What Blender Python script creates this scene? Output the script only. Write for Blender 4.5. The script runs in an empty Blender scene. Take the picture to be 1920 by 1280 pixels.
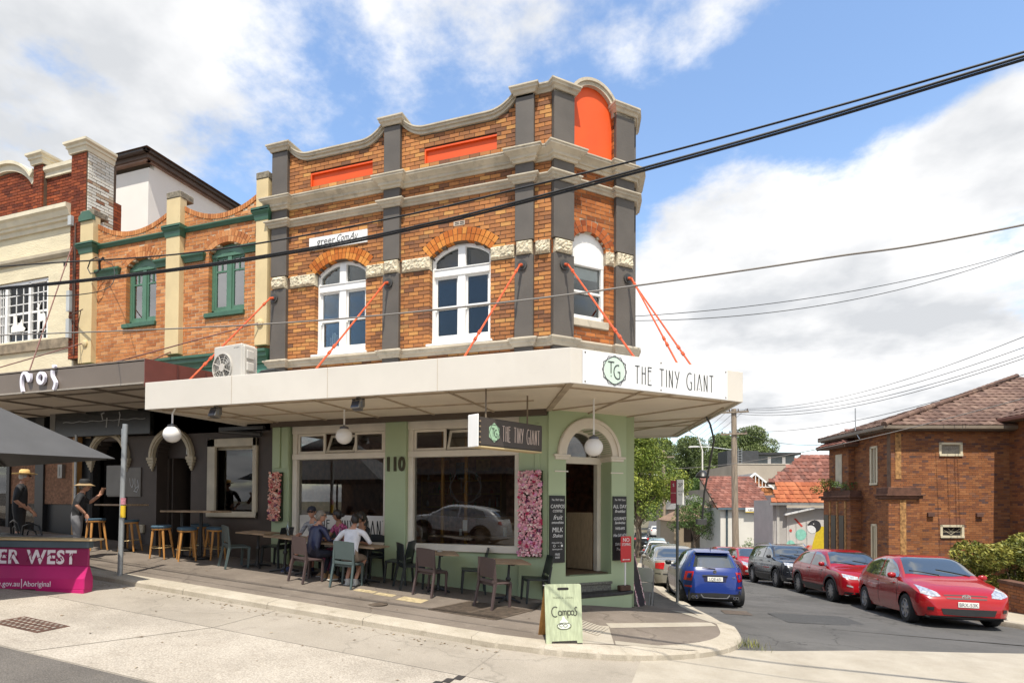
import bpy, bmesh, math, random
from mathutils import Vector, Matrix
random.seed(11)
S = bpy.context.scene
R = math.radians
# ------------------------------------------------------------------ camera
cam_d = bpy.data.cameras.new('camera'); cam = bpy.data.objects.new('camera', cam_d)
S.collection.objects.link(cam); S.camera = cam
cam_d.sensor_width = 36; cam_d.lens = 36*1084.6/1920
cam_d.shift_y = (923-640)/1920
cam_d.clip_end = 3000; cam_d.clip_start = .05
yaw, pit, rol = R(18.823), R(1.04), R(.314)
_a = Vector((-math.sin(yaw)*math.cos(pit), math.cos(yaw)*math.cos(pit), math.sin(pit)))
_r0 = Vector((math.cos(yaw), math.sin(yaw), 0)); _u0 = _r0.cross(_a)
_r = _r0*math.cos(rol)+_u0*math.sin(rol); _u = -_r0*math.sin(rol)+_u0*math.cos(rol)
cam.matrix_world = Matrix(((_r.x,_u.x,-_a.x,0),(_r.y,_u.y,-_a.y,0),(_r.z,_u.z,-_a.z,1.75),(0,0,0,1)))
# ------------------------------------------------------------------ light
SUN = Vector((.16,-.45,1)).normalized()
EL = math.asin(SUN.z); AZ = math.atan2(SUN.x, SUN.y)
sd = bpy.data.lights.new('sun','SUN'); sd.energy = 3.5; sd.angle = R(.55); sd.color = (1,.94,.83)
so = bpy.data.objects.new('sun', sd); S.collection.objects.link(so)
so.rotation_euler = (-SUN).to_track_quat('-Z','Y').to_euler(); so.location = (10,-20,60)
W = bpy.data.worlds.new('World'); S.world = W; W.use_nodes = True
def world():
    nt = W.node_tree; N = nt.nodes; L = nt.links; N.clear()
    out = N.new('ShaderNodeOutputWorld'); bg = N.new('ShaderNodeBackground'); L.new(bg.outputs[0], out.inputs[0])
    sky = N.new('ShaderNodeTexSky'); sky.sky_type = 'NISHITA'; sky.sun_disc = False
    sky.sun_elevation = EL; sky.sun_rotation = AZ; sky.dust_density = .4; sky.ozone_density = 2.2; sky.air_density = 1.15
    bg.inputs[1].default_value = .15
    tc = N.new('ShaderNodeTexCoord'); sep = N.new('ShaderNodeSeparateXYZ'); L.new(tc.outputs['Generated'], sep.inputs[0])
    def m(op, a, b=None, c=None):
        n = N.new('ShaderNodeMath'); n.operation = op
        for i, v in enumerate((a, b, c)):
            if v is None: continue
            if isinstance(v, (int, float)): n.inputs[i].default_value = v
            else: L.new(v, n.inputs[i])
        return n.outputs[0]
    # cloud layer seen on a flat ceiling: direction / (height + k)
    h = m('ADD', m('MAXIMUM', sep.outputs[2], 0), .22)
    cx = m('DIVIDE', sep.outputs[0], h); cy = m('DIVIDE', sep.outputs[1], h)
    cb = N.new('ShaderNodeCombineXYZ'); L.new(cx, cb.inputs[0]); L.new(cy, cb.inputs[1]); cb.inputs[2].default_value = 3.7
    def noise(scale, det, rough, off):
        mp = N.new('ShaderNodeMapping'); L.new(cb.outputs[0], mp.inputs[0]); mp.inputs['Location'].default_value = off
        n = N.new('ShaderNodeTexNoise'); L.new(mp.outputs[0], n.inputs['Vector'])
        n.inputs['Scale'].default_value = scale; n.inputs['Detail'].default_value = det; n.inputs['Roughness'].default_value = rough
        return n.outputs['Fac']
    big = noise(CLOUD[0], 3, .5, CLOUD[1]); fine = noise(2.6, 10, .62, (9.1,2.2,0)); shade = noise(2.1, 6, .55, CLOUD[3])
    dens = m('ADD', m('MULTIPLY', big, .68), m('MULTIPLY', fine, .42))
    # more cloud low down, where one looks through the layer at a slant
    dens = m('ADD', dens, m('MULTIPLY', m('SUBTRACT', .55, sep.outputs[2]), .10))
    ramp = N.new('ShaderNodeMapRange'); ramp.interpolation_type = 'SMOOTHSTEP'
    L.new(dens, ramp.inputs[0]); ramp.inputs[1].default_value = CLOUD[2][0]; ramp.inputs[2].default_value = CLOUD[2][1]
    sr = N.new('ShaderNodeValToRGB'); L.new(m('ADD', m('MULTIPLY', shade, .75), m('MULTIPLY', dens, .28)), sr.inputs[0])
    e = sr.color_ramp.elements
    e[0].position = .41; e[0].color = (4.9,4.85,4.8,1); e[1].position = .635; e[1].color = (2.7,2.78,2.9,1)
    mix = N.new('ShaderNodeMix'); mix.data_type = 'RGBA'
    L.new(ramp.outputs[0], mix.inputs[0]); L.new(sky.outputs[0], mix.inputs[6]); L.new(sr.outputs[0], mix.inputs[7])
    L.new(mix.outputs[2], bg.inputs[0])
CLOUD = (1.05, (19.2,17.4,0), (.485,.575), (8.3,1.7,0))
world()
S.view_settings.view_transform = 'Standard'; S.view_settings.look = 'None'
S.view_settings.exposure = 0.86; S.view_settings.gamma = 1
S.render.engine = 'CYCLES'
# ------------------------------------------------------------------ helpers
def lin(v, pts):
    if v <= pts[0][0]: return pts[0][1]
    for (a0,b0),(a1,b1) in zip(pts, pts[1:]):
        if v <= a1: return b0+(b1-b0)*(v-a0)/(a1-a0)
    return pts[-1][1]
def G(X, Y):
    """height of the ground: the high street falls to the right, the side street falls away from the corner"""
    lat = X+3.1+.21*max(0, Y-12)
    w = lin(Y, [(10.8,1),(15,.18),(40,.1)])
    return (-.09 + w*lin(lat, [(-40,2.6),(-12,.9),(0,0),(4,-.32),(14,-.72),(30,-1.0)])
            + lin(Y, [(-20,-.4),(7.3,-.07),(10.8,0),(12,-.16),(14,-.45),(15.6,-.62),(18,-.78),(24,-1.1),(30,-1.55),(38,-2.1),(60,-2.5),(120,-2.7),(400,-4)]))
def hexc(h, k=1.0):
    h = h.lstrip('#'); o = []
    for i in (0,2,4):
        v = int(h[i:i+2],16)/255
        o.append((v/12.92 if v <= .04045 else ((v+.055)/1.055)**2.4)*k)
    return tuple(o)
MATS = {}
def mat(name, col, rough=.65, var=.12, scale=2.5, bump=0., bscale=60., metal=0., coat=0., spec=.5, emit=None, dirt=0., dcol=(.12,.10,.08), stretch=(1,1,1)):
    if name in MATS: return MATS[name]
    if isinstance(col, str): col = hexc(col)
    m = bpy.data.materials.new(name); m.use_nodes = True
    nt = m.node_tree; N = nt.nodes; L = nt.links; b = N['Principled BSDF']
    b.inputs['Roughness'].default_value = rough; b.inputs['Metallic'].default_value = metal
    b.inputs['Coat Weight'].default_value = coat; b.inputs['Coat Roughness'].default_value = .03
    b.inputs['Specular IOR Level'].default_value = spec
    b.inputs['Base Color'].default_value = (*col,1)
    tc = N.new('ShaderNodeTexCoord'); mp = N.new('ShaderNodeMapping'); mp.inputs['Scale'].default_value = stretch
    L.new(tc.outputs['Object'], mp.inputs[0])
    if var > 0:
        n = N.new('ShaderNodeTexNoise'); n.inputs['Scale'].default_value = scale; n.inputs['Detail'].default_value = 6
        L.new(mp.outputs[0], n.inputs['Vector'])
        r = N.new('ShaderNodeValToRGB'); e = r.color_ramp.elements
        e[0].position = .3; e[0].color = (*[max(0,v*(1-var*1.5)) for v in col],1)
        e[1].position = .7; e[1].color = (*[min(1,v*(1+var)) for v in col],1)
        L.new(n.outputs['Fac'], r.inputs[0]); last = r.outputs[0]
        if dirt > 0:
            n2 = N.new('ShaderNodeTexNoise'); n2.inputs['Scale'].default_value = scale*2.7; n2.inputs['Detail'].default_value = 9; n2.inputs['Roughness'].default_value = .7
            L.new(mp.outputs[0], n2.inputs['Vector'])
            mr = N.new('ShaderNodeMapRange'); mr.inputs[1].default_value = .52; mr.inputs[2].default_value = .75; mr.inputs[4].default_value = dirt
            L.new(n2.outputs['Fac'], mr.inputs[0])
            mx = N.new('ShaderNodeMix'); mx.data_type = 'RGBA'; L.new(mr.outputs[0], mx.inputs[0]); L.new(last, mx.inputs[6]); mx.inputs[7].default_value = (*dcol,1)
            last = mx.outputs[2]
        L.new(last, b.inputs['Base Color'])
    if bump > 0:
        n = N.new('ShaderNodeTexNoise'); n.inputs['Scale'].default_value = bscale; n.inputs['Detail'].default_value = 5
        L.new(mp.outputs[0], n.inputs['Vector'])
        bp = N.new('ShaderNodeBump'); bp.inputs['Strength'].default_value = bump; bp.inputs['Distance'].default_value = .02
        L.new(n.outputs['Fac'], bp.inputs['Height']); L.new(bp.outputs[0], b.inputs['Normal'])
    if emit:
        b.inputs['Emission Color'].default_value = (*col,1); b.inputs['Emission Strength'].default_value = emit
    MATS[name] = m; return m
def glass(name, tint=(.9,.93,.92), refl=.06, rough=.0):
    if name in MATS: return MATS[name]
    m = bpy.data.materials.new(name); m.use_nodes = True
    nt = m.node_tree; N = nt.nodes; L = nt.links; N.clear()
    o = N.new('ShaderNodeOutputMaterial'); mx = N.new('ShaderNodeMixShader'); t = N.new('ShaderNodeBsdfTransparent'); g = N.new('ShaderNodeBsdfGlossy')
    t.inputs[0].default_value = (*tint,1); g.inputs['Roughness'].default_value = rough
    lw = N.new('ShaderNodeFresnel'); lw.inputs[0].default_value = 1.5
    ad = N.new('ShaderNodeMath'); ad.operation = 'MULTIPLY_ADD'; ad.inputs[1].default_value = 1.35; ad.inputs[2].default_value = refl; ad.use_clamp = True
    L.new(lw.outputs[0], ad.inputs[0]); L.new(ad.outputs[0], mx.inputs[0]); L.new(t.outputs[0], mx.inputs[1]); L.new(g.outputs[0], mx.inputs[2]); L.new(mx.outputs[0], o.inputs[0])
    MATS[name] = m; return m
def ramp_mat(name, stops, joined, rough=.8, big=.18, spec=.3, fine=.12, bump=.25):
    """bricks and tiles: every piece takes its own colour from the ramp"""
    if name in MATS: return MATS[name]
    m = bpy.data.materials.new(name); m.use_nodes = True
    nt = m.node_tree; N = nt.nodes; L = nt.links; b = N['Principled BSDF']
    b.inputs['Roughness'].default_value = rough; b.inputs['Specular IOR Level'].default_value = spec
    if joined:
        s = N.new('ShaderNodeAttribute'); s.attribute_name = 'rnd'; src = s.outputs['Fac']
    else:
        s = N.new('ShaderNodeObjectInfo'); src = s.outputs['Random']
    r = N.new('ShaderNodeValToRGB'); e = r.color_ramp.elements
    while len(e) < len(stops): e.new(.5)
    for i,(p,c) in enumerate(stops):
        e[i].position = p; e[i].color = (*(hexc(c) if isinstance(c,str) else c),1)
    L.new(src, r.inputs[0])
    ge = N.new('ShaderNodeNewGeometry')
    def nz(scale, det):
        n = N.new('ShaderNodeTexNoise'); n.inputs['Scale'].default_value = scale; n.inputs['Detail'].default_value = det; L.new(ge.outputs['Position'], n.inputs['Vector']); return n.outputs['Fac']
    hs = N.new('ShaderNodeHueSaturation'); L.new(r.outputs[0], hs.inputs['Color'])
    v = N.new('ShaderNodeMath'); v.operation = 'MULTIPLY_ADD'; L.new(nz(.9,4), v.inputs[0]); v.inputs[1].default_value = big*4; v.inputs[2].default_value = 1-big*2
    v2 = N.new('ShaderNodeMath'); v2.operation = 'MULTIPLY_ADD'; L.new(nz(45,5), v2.inputs[0]); v2.inputs[1].default_value = fine*4; L.new(v.outputs[0], v2.inputs[2])
    v3 = N.new('ShaderNodeMath'); v3.operation = 'SUBTRACT'; L.new(v2.outputs[0], v3.inputs[0]); v3.inputs[1].default_value = fine*2
    L.new(v3.outputs[0], hs.inputs['Value']); L.new(hs.outputs[0], b.inputs['Base Color'])
    if bump:
        bp = N.new('ShaderNodeBump'); bp.inputs['Strength'].default_value = bump; bp.inputs['Distance'].default_value = .01; L.new(nz(70,4), bp.inputs['Height']); L.new(bp.outputs[0], b.inputs['Normal'])
    MATS[name] = m; return m

def tag(o, label=None, cat=None, group=None, kind=None):
    if label: o['label'] = label
    if cat: o['category'] = cat
    if group: o['group'] = group
    if kind: o['kind'] = kind
    return o
def empty(name, loc=(0,0,0), rz=0, label=None, cat=None, group=None):
    o = bpy.data.objects.new(name, None); S.collection.objects.link(o); o.location = loc; o.rotation_euler = (0,0,rz); o.empty_display_size = .1
    return tag(o, label, cat, group)
def adopt(o, parent, world=True):
    """world=True: the mesh is given in world coordinates; a part that is itself a child already stands at the world origin"""
    o.parent = parent
    if world and parent is not None and parent.parent is None:
        o.matrix_parent_inverse = Matrix.LocRotScale(parent.location, parent.rotation_euler, parent.scale).inverted()
def link(name, me, parent=None, world=True):
    o = bpy.data.objects.new(name, me); S.collection.objects.link(o)
    if parent is not None: adopt(o, parent, world)
    return o
class MB:
    """collects shapes into ONE mesh; T maps local (along, out, up) to the world"""
    def __init__(s, T=None): s.v = []; s.f = []; s.T = T; s.rnd = []; s.mi = []; s.cm = 0
    def add(s, vs, fs, rnd=None):
        n = len(s.v)
        s.v += [tuple(s.T(*p)) for p in vs] if s.T else [tuple(p) for p in vs]
        s.f += [tuple(i+n for i in f) for f in fs]; s.mi += [s.cm]*len(fs)
        if rnd is not None: s.rnd += [rnd]*len(vs)
        return s
    def box(s, x0,x1,y0,y1,z0,z1, rnd=None):
        return s.add([(x0,y0,z0),(x1,y0,z0),(x1,y1,z0),(x0,y1,z0),(x0,y0,z1),(x1,y0,z1),(x1,y1,z1),(x0,y1,z1)],
            [(0,3,2,1),(4,5,6,7),(0,1,5,4),(1,2,6,5),(2,3,7,6),(3,0,4,7)], rnd)
    def hexa(s, p, rnd=None):
        return s.add(p, [(0,3,2,1),(4,5,6,7),(0,1,5,4),(1,2,6,5),(2,3,7,6),(3,0,4,7)], rnd)
    def prism(s, poly, h0, h1, ax=2):
        """extrude a 2D polygon along an axis (ax=2: poly is x,y; ax=1: poly is x,z)"""
        n = len(poly)
        if ax == 2: vs = [(a,b,h0) for a,b in poly]+[(a,b,h1) for a,b in poly]
        elif ax == 1: vs = [(a,h0,b) for a,b in poly]+[(a,h1,b) for a,b in poly]
        else: vs = [(h0,a,b) for a,b in poly]+[(h1,a,b) for a,b in poly]
        fs = [tuple(range(n))[::-1], tuple(range(n,2*n))]+[(i,(i+1)%n,n+(i+1)%n,n+i) for i in range(n)]
        return s.add(vs, fs)
    def ring(s, outer, inner, h0, h1, closed=False):
        """band between two equally long polylines in (along, up), extruded along out"""
        n = len(outer); vs = []
        for h in (h0,h1): vs += [(a,h,b) for a,b in outer]+[(a,h,b) for a,b in inner]
        fs = []; rng = range(n if closed else n-1)
        for i in rng:
            j = (i+1)%n
            fs += [(i,j,n+j,n+i),(2*n+i,3*n+i,3*n+j,2*n+j),(i,2*n+i,2*n+j,j),(n+i,n+j,3*n+j,3*n+i)]
        if not closed: fs += [(0,n,3*n,2*n),(n-1,3*n-1,4*n-1,2*n-1)]
        return s.add(vs, fs)
    def tube(s, path, r, n=8, cap=True, ry=None):
        P = [Vector(p) for p in path]; k = len(P); rs = r if isinstance(r,(list,tuple)) else [r]*k
        vs = []; prev = None
        for i,p in enumerate(P):
            t = (P[min(i+1,k-1)]-P[max(i-1,0)])
            t = t.normalized() if t.length > 1e-9 else Vector((0,0,1))
            if prev is None:
                u = t.cross(Vector((0,0,1)) if abs(t.z) < .9 else Vector((1,0,0))).normalized()
            else: u = (prev-t*prev.dot(t)).normalized()
            prev = u; w = t.cross(u)
            for j in range(n):
                a = 2*math.pi*j/n; vs.append(p+u*math.cos(a)*rs[i]+w*math.sin(a)*(rs[i] if ry is None else ry))
        fs = [(i*n+j,i*n+(j+1)%n,(i+1)*n+(j+1)%n,(i+1)*n+j) for i in range(k-1) for j in range(n)]
        if cap: fs += [tuple(range(n))[::-1], tuple(range((k-1)*n,k*n))]
        return s.add(vs, fs)
    def lathe(s, prof, n=16, c=(0,0,0)):
        vs = [(c[0]+r*math.cos(2*math.pi*j/n), c[1]+r*math.sin(2*math.pi*j/n), c[2]+z) for r,z in prof for j in range(n)]; k = len(prof)
        fs = [(i*n+j,i*n+(j+1)%n,(i+1)*n+(j+1)%n,(i+1)*n+j) for i in range(k-1) for j in range(n)]
        return s.add(vs, fs+[tuple(range(n))[::-1], tuple(range((k-1)*n,k*n))])
    def sweep(s, path, prof, caps=True):
        """moulding: prof [(out,z)] swept along a plan path; out is to the right of the walking direction"""
        P = [Vector(p) for p in path]; k = len(P); n = len(prof); vs = []
        for i,p in enumerate(P):
            d0 = (P[i]-P[i-1]).normalized() if i else None; d1 = (P[i+1]-P[i]).normalized() if i < k-1 else None
            nr = lambda d: Vector((d.y,-d.x))
            if d0 is None: m = nr(d1)
            elif d1 is None: m = nr(d0)
            else:
                a, b = nr(d0), nr(d1); q = 1+a.dot(b); m = (a+b)/max(q,.15)
            vs += [(p.x+m.x*o, p.y+m.y*o, z) for o,z in prof]
        fs = [(i*n+j,(i+1)*n+j,(i+1)*n+(j+1)%n,i*n+(j+1)%n) for i in range(k-1) for j in range(n)]
        if caps: fs += [tuple(range(n)), tuple(range((k-1)*n,k*n))[::-1]]
        return s.add(vs, fs)
    def mesh(s, name, mats, smooth=None, recalc=True):
        me = bpy.data.meshes.new(name); me.from_pydata(s.v, [], s.f)
        for m in (mats if isinstance(mats,(list,tuple)) else [mats]): me.materials.append(m)
        if any(s.mi): me.polygons.foreach_set('material_index', s.mi)
        if s.rnd and len(s.rnd) == len(s.v):
            at = me.attributes.new('rnd','FLOAT','POINT'); at.data.foreach_set('value', s.rnd)
        if recalc:
            bm = bmesh.new(); bm.from_mesh(me); bmesh.ops.recalc_face_normals(bm, faces=bm.faces); bm.to_mesh(me); bm.free()
        if smooth is not None:
            me.polygons.foreach_set('use_smooth', [True]*len(me.polygons)); me.set_sharp_from_angle(angle=R(smooth))
        me.update(); return me
    def build(s, name, mats, parent=None, smooth=None, bevel=0, world=True, recalc=True, seg=1):
        o = link(name, s.mesh(name, mats, smooth, recalc), parent, world)
        if bevel:
            b = o.modifiers.new('bevel','BEVEL'); b.width = bevel; b.segments = seg; b.limit_method = 'ANGLE'; b.angle_limit = R(40)
        return o
def copy_tree(o, parent=None):
    c = o.copy(); S.collection.objects.link(c); c.parent = parent
    for ch in list(o.children): copy_tree(ch, c)
    return c
def frame(ox, oy, ang):
    """wall frame: along = direction ang (degrees from +X), out = to the right of it, up"""
    c, s_ = math.cos(R(ang)), math.sin(R(ang))
    return lambda a,o,z: (ox+a*c+o*s_, oy+a*s_-o*c, z)
# ---------------------------------------------------------------- bricks
def interval_sub(iv, cuts):
    for c0,c1 in cuts:
        n = []
        for a,b in iv:
            if c1 <= a or c0 >= b: n.append((a,b)); continue
            if c0 > a: n.append((a,c0))
            if c1 < b: n.append((c1,b))
        iv = n
    return iv
BRICKMESH = {}
def unit_brick(m):
    if m.name not in BRICKMESH:
        b = MB(); e = .04
        p = [(-.5,-.5,-.5),(.5,-.5,-.5),(.5,.5,-.5),(-.5,.5,-.5)]
        vs = [(x*k, y, z*k2) for (y,k,k2) in ((-.5,1,1),(.35,1,1),(.5,.985,.93)) for x,z in ((-.5,-.5),(.5,-.5),(.5,.5),(-.5,.5))]
        fs = [(i*4+j,i*4+(j+1)%4,(i+1)*4+(j+1)%4,(i+1)*4+j) for i in range(2) for j in range(4)]+[(8,9,10,11),(3,2,1,0)]
        b.add(vs, fs); BRICKMESH[m.name] = b.mesh('brick', m)
    return BRICKMESH[m.name]
def course_cells(a0,a1,z0,z1,holes,ch,L,top=None,header_mod=0):
    """list of (a,b,z,edge) cells; holes: functions z -> [(a,b)]"""
    out = []; k = 0; z = z0
    while z+ch*.6 < z1:
        zm = z+ch/2; cuts = []
        for h in holes: cuts += h(zm)
        if top:
            n = 60; st = None
            for i in range(n+1):
                a = a0+(a1-a0)*i/n; bad = top(a) < z+ch*.75
                if bad and st is None: st = a
                if st is not None and (not bad or i == n): cuts.append((st-.01, a if not bad else a1)); st = None
        for (p,q) in interval_sub([(a0,a1)], cuts):
            if q-p < .03: continue
            LL = L/2+.0 if header_mod and k % header_mod == header_mod-1 else L
            off = (k % 2)*LL/2
            g0 = math.floor((p-a0-off)/LL)*LL+a0+off
            cur = p; nx = g0+LL
            while nx < p+.06: nx += LL
            while cur < q-1e-4:
                e = nx if nx < q-.06 else q
                out.append((cur,e,z,abs(cur-p)<1e-6 and p>a0+.01, abs(e-q)<1e-6 and q<a1-.01)); cur = e; nx += LL
        z += ch; k += 1
    return out
def brick_wall(root, T, cells, ch, m1, m2, nsingle=300, joint=.014, proud=.010, back=.03, jamb=.14, name='brick', key=None):
    """the bricks nearest the camera become single parts, the others one joined part"""
    def ctr(c): return Vector(T((c[0]+c[1])/2, 0, c[2]+ch/2))
    cam_p = Vector((0,0,1.75))
    order = sorted(cells, key=key or (lambda c: (ctr(c)-cam_p).length - 3*(c[1]-c[0])))
    mb = MB(T); rs = random.Random(len(cells))
    u = Vector(T(1,0,0))-Vector(T(0,0,0)); n = Vector(T(0,1,0))-Vector(T(0,0,0))
    rot = Matrix((( u.x,n.x,0),(u.y,n.y,0),(0,0,1))).to_4x4()
    me = unit_brick(m1)
    for i,c in enumerate(order):
        a,b,z,e0,e1 = c[:5]
        pr = proud+rs.uniform(-.003,.004); bk = -jamb if (e0 or e1) else -back
        x0 = a+(joint/2 if not e0 else 0); x1 = b-(joint/2 if not e1 else 0)
        if i < nsingle and x1-x0 > .05:
            o = bpy.data.objects.new(name, me); S.collection.objects.link(o)
            p = Vector(T((x0+x1)/2,(pr+bk)/2,z+ch/2))
            M = Matrix.Translation(p) @ rot @ Matrix.Diagonal((x1-x0, pr-bk, ch-joint, 1))
            o.parent = root; o.matrix_parent_inverse = Matrix.Translation(-root.location) if root.parent is None else Matrix.Identity(4); o.matrix_basis = M
        else: mb.box(x0,x1,bk,pr,z+joint/2,z+ch-joint/2, rs.random())
    if mb.v:
        o = mb.build(name+'work', m2, root); tag(o, kind='stuff')
def core_wall(cells, ch, T, thick=.22):
    """solid mortar core behind the bricks, course by course with its openings"""
    mb = MB(T); rows = {}
    for a,b,z,*_ in cells: rows.setdefault(round(z,4), []).append((a,b))
    for z,iv in rows.items():
        iv.sort(); m = [list(iv[0])]
        for a,b in iv[1:]:
            if a <= m[-1][1]+.012: m[-1][1] = max(b, m[-1][1])
            else: m.append([a,b])
        for a,b in m: mb.box(a+.008,b-.008,-thick,0,z-.0005,z+ch+.0005)
    return mb
def arc_pts(c, z0, w, rise, n=14, grow=0.):
    """segmental arch of half width w over springing z0; grow = radial offset"""
    Rr = (w*w+rise*rise)/(2*rise); zc = z0+rise-Rr; al = math.asin(min(1,w/Rr))
    if rise > w-1e-6: al = math.pi/2
    return [(c+(Rr+grow)*math.sin(-al+2*al*i/n), zc+(Rr+grow)*math.cos(-al+2*al*i/n)) for i in range(n+1)]
def arch_hole(c, w, zs, z0, rise, grow=0.):
    """opening from z0 up to an arch; with grow the voussoirs are left out as well"""
    Rr = (w*w+rise*rise)/(2*rise); zc = z0+rise-Rr
    def h(z):
        if z < zs: return []
        if z < z0: return [(c-w,c+w)]
        q = (Rr+grow)**2-(z-zc)**2
        if q <= 0: return []
        x = math.sqrt(q)
        al = math.asin(min(1,w/Rr))
        lim = w+grow*math.sin(al)*max(0,min(1,(z-z0)/(grow*math.cos(al)+1e-6))) if grow else w
        x = min(x, lim)
        return [(c-x,c+x)]
    return h
def rect_hole(a,b,z0,z1): return lambda z: [(a,b)] if z0 <= z <= z1 else []
def voussoirs(root, T, c, w, z0, rise, thick, n, m1, o0=-.14, o1=.012, rings=2, name='arch_brick'):
    Rr = (w*w+rise*rise)/(2*rise); zc = z0+rise-Rr; al = math.asin(min(1,w/Rr)); rt = thick/rings
    for r in range(rings):
        for i in range(n):
            a0 = -al+2*al*i/n; a1 = -al+2*al*(i+1)/n; g = .006/Rr
            ra, rb = Rr+r*rt+.004, Rr+(r+1)*rt-.004
            P = [(c+ra*math.sin(a0+g),zc+ra*math.cos(a0+g)),(c+ra*math.sin(a1-g),zc+ra*math.cos(a1-g)),(c+rb*math.sin(a1-g),zc+rb*math.cos(a1-g)),(c+rb*math.sin(a0+g),zc+rb*math.cos(a0+g))]
            MB(T).prism(P, o0, o1, 1).build(name, m1, root)
def text_mesh(txt, size, mat_, T, parent, name='lettering', depth=.004, align='LEFT', xs=1., shear=0., space=1., bold=0.):
    """flat lettering from the built-in font; T maps (along, out, up)"""
    cu = bpy.data.curves.new('t','FONT'); cu.body = txt; cu.size = size; cu.align_x = align; cu.extrude = depth/2; cu.shear = shear; cu.space_character = space; cu.resolution_u = 3; cu.offset = bold
    o = bpy.data.objects.new('t', cu); S.collection.objects.link(o)
    dg = bpy.context.evaluated_depsgraph_get(); me = bpy.data.meshes.new_from_object(o.evaluated_get(dg))
    bpy.data.objects.remove(o); bpy.data.curves.remove(cu)
    for v in me.vertices: v.co = Vector(T(v.co.x*xs, v.co.z+depth/2, v.co.y))
    me.materials.clear(); me.materials.append(mat_); me.update()
    return link(name, me, parent)
def strokes(lines, w, T, mat_, parent, name='lettering', depth=.004, o=0.):
    """lettering drawn as strokes: polylines in (along, up)"""
    mb = MB(T)
    for ln in lines:
        P = [Vector(p) for p in ln]; k = len(P); L_, R_ = [], []
        for i,p in enumerate(P):
            d0 = (P[i]-P[i-1]).normalized() if i else None; d1 = (P[i+1]-P[i]).normalized() if i < k-1 else None
            if d0 is None: nn = Vector((-d1.y,d1.x)); q = p-d1*w*.0
            elif d1 is None: nn = Vector((-d0.y,d0.x))
            else:
                a = Vector((-d0.y,d0.x)); b = Vector((-d1.y,d1.x)); nn = (a+b)/max(1+a.dot(b),.4)
            L_.append(tuple(p+nn*w/2)); R_.append(tuple(p-nn*w/2))
        mb.ring(L_, R_, o, o+depth)
    return mb.build(name, mat_, parent)
def arcp(cx_, cy_, rx, ry, a0, a1, n=10): return [(cx_+rx*math.cos(R(a0+(a1-a0)*i/n)), cy_+ry*math.sin(R(a0+(a1-a0)*i/n))) for i in range(n+1)]
# ------------------------------------------------------------------ ground, roads, pavements
def ground_mat(name, c0, c1, scale=1.2, speck=.5, sscale=120, bump=.5, rough=.9, crack=0., stain=None, sfac=.35, blotch=.0):
    if name in MATS: return MATS[name]
    c0 = hexc(c0) if isinstance(c0,str) else c0; c1 = hexc(c1) if isinstance(c1,str) else c1
    m = bpy.data.materials.new(name); m.use_nodes = True; nt = m.node_tree; N = nt.nodes; L = nt.links; b = N['Principled BSDF']
    b.inputs['Roughness'].default_value = rough; b.inputs['Specular IOR Level'].default_value = .25
    ge = N.new('ShaderNodeNewGeometry')
    def nz(s_, d, r_=.55):
        n = N.new('ShaderNodeTexNoise'); n.inputs['Scale'].default_value = s_; n.inputs['Detail'].default_value = d; n.inputs['Roughness'].default_value = r_; L.new(ge.outputs['Position'], n.inputs['Vector']); return n.outputs['Fac']
    def mr(v, a, b_, c=0., d=1.):
        n = N.new('ShaderNodeMapRange'); L.new(v, n.inputs[0]); n.inputs[1].default_value = a; n.inputs[2].default_value = b_; n.inputs[3].default_value = c; n.inputs[4].default_value = d; return n.outputs[0]
    def mx(f, a, b_, mode='MIX'):
        n = N.new('ShaderNodeMix'); n.data_type = 'RGBA'; n.blend_type = mode
        if isinstance(f,(int,float)): n.inputs[0].default_value = f
        else: L.new(f, n.inputs[0])
        for k,v in ((6,a),(7,b_)):
            if isinstance(v,tuple): n.inputs[k].default_value = (*v,1)
            else: L.new(v, n.inputs[k])
        return n.outputs[2]
    col = mx(mr(nz(scale,8,.62),.36,.64), c0, c1)
    sp = nz(sscale,3,.7)
    col = mx(mr(sp,.35,.65), mx(speck, col, tuple(v*.45 for v in c0)), mx(speck*.6, col, tuple(min(1,v*1.6) for v in c1)))
    if blotch: col = mx(mr(nz(.55,6,.7),.5,.62,0,blotch), col, tuple(v*.55 for v in c0))
    if stain: col = mx(mr(nz(3.1,10,.72),.56,.72,0,sfac), col, hexc(stain) if isinstance(stain,str) else stain)
    if crack:
        v = N.new('ShaderNodeTexVoronoi'); v.feature = 'DISTANCE_TO_EDGE'; v.inputs['Scale'].default_value = .33
        wv = N.new('ShaderNodeVectorMath'); wv.operation = 'MULTIPLY_ADD'; wv.inputs[1].default_value = (.8,.8,.8)
        nn = N.new('ShaderNodeTexNoise'); nn.inputs['Scale'].default_value = 2.2; nn.inputs['Detail'].default_value = 7; L.new(ge.outputs['Position'], nn.inputs['Vector'])
        L.new(nn.outputs['Color'], wv.inputs[0]); L.new(ge.outputs['Position'], wv.inputs[2]); L.new(wv.outputs[0], v.inputs['Vector'])
        col = mx(mr(v.outputs['Distance'],.002,.008,crack,0), col, tuple(v_*.25 for v_ in c0))
    L.new(col, b.inputs['Base Color'])
    bp = N.new('ShaderNodeBump'); bp.inputs['Strength'].default_value = bump; bp.inputs['Distance'].default_value = .006; L.new(sp, bp.inputs['Height']); L.new(bp.outputs[0], b.inputs['Normal'])
    MATS[name] = m; return m
M_ASPH = ground_mat('asphalt_main', (.105,.095,.085), (.15,.135,.12), speck=.6, sscale=70, bump=.9, stain=(.2,.17,.13))
M_ASPHS = ground_mat('asphalt_side', (.085,.082,.079), (.12,.115,.11), scale=.5, speck=.35, sscale=90, stain=(.05,.05,.05), crack=.5, blotch=.35)
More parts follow.
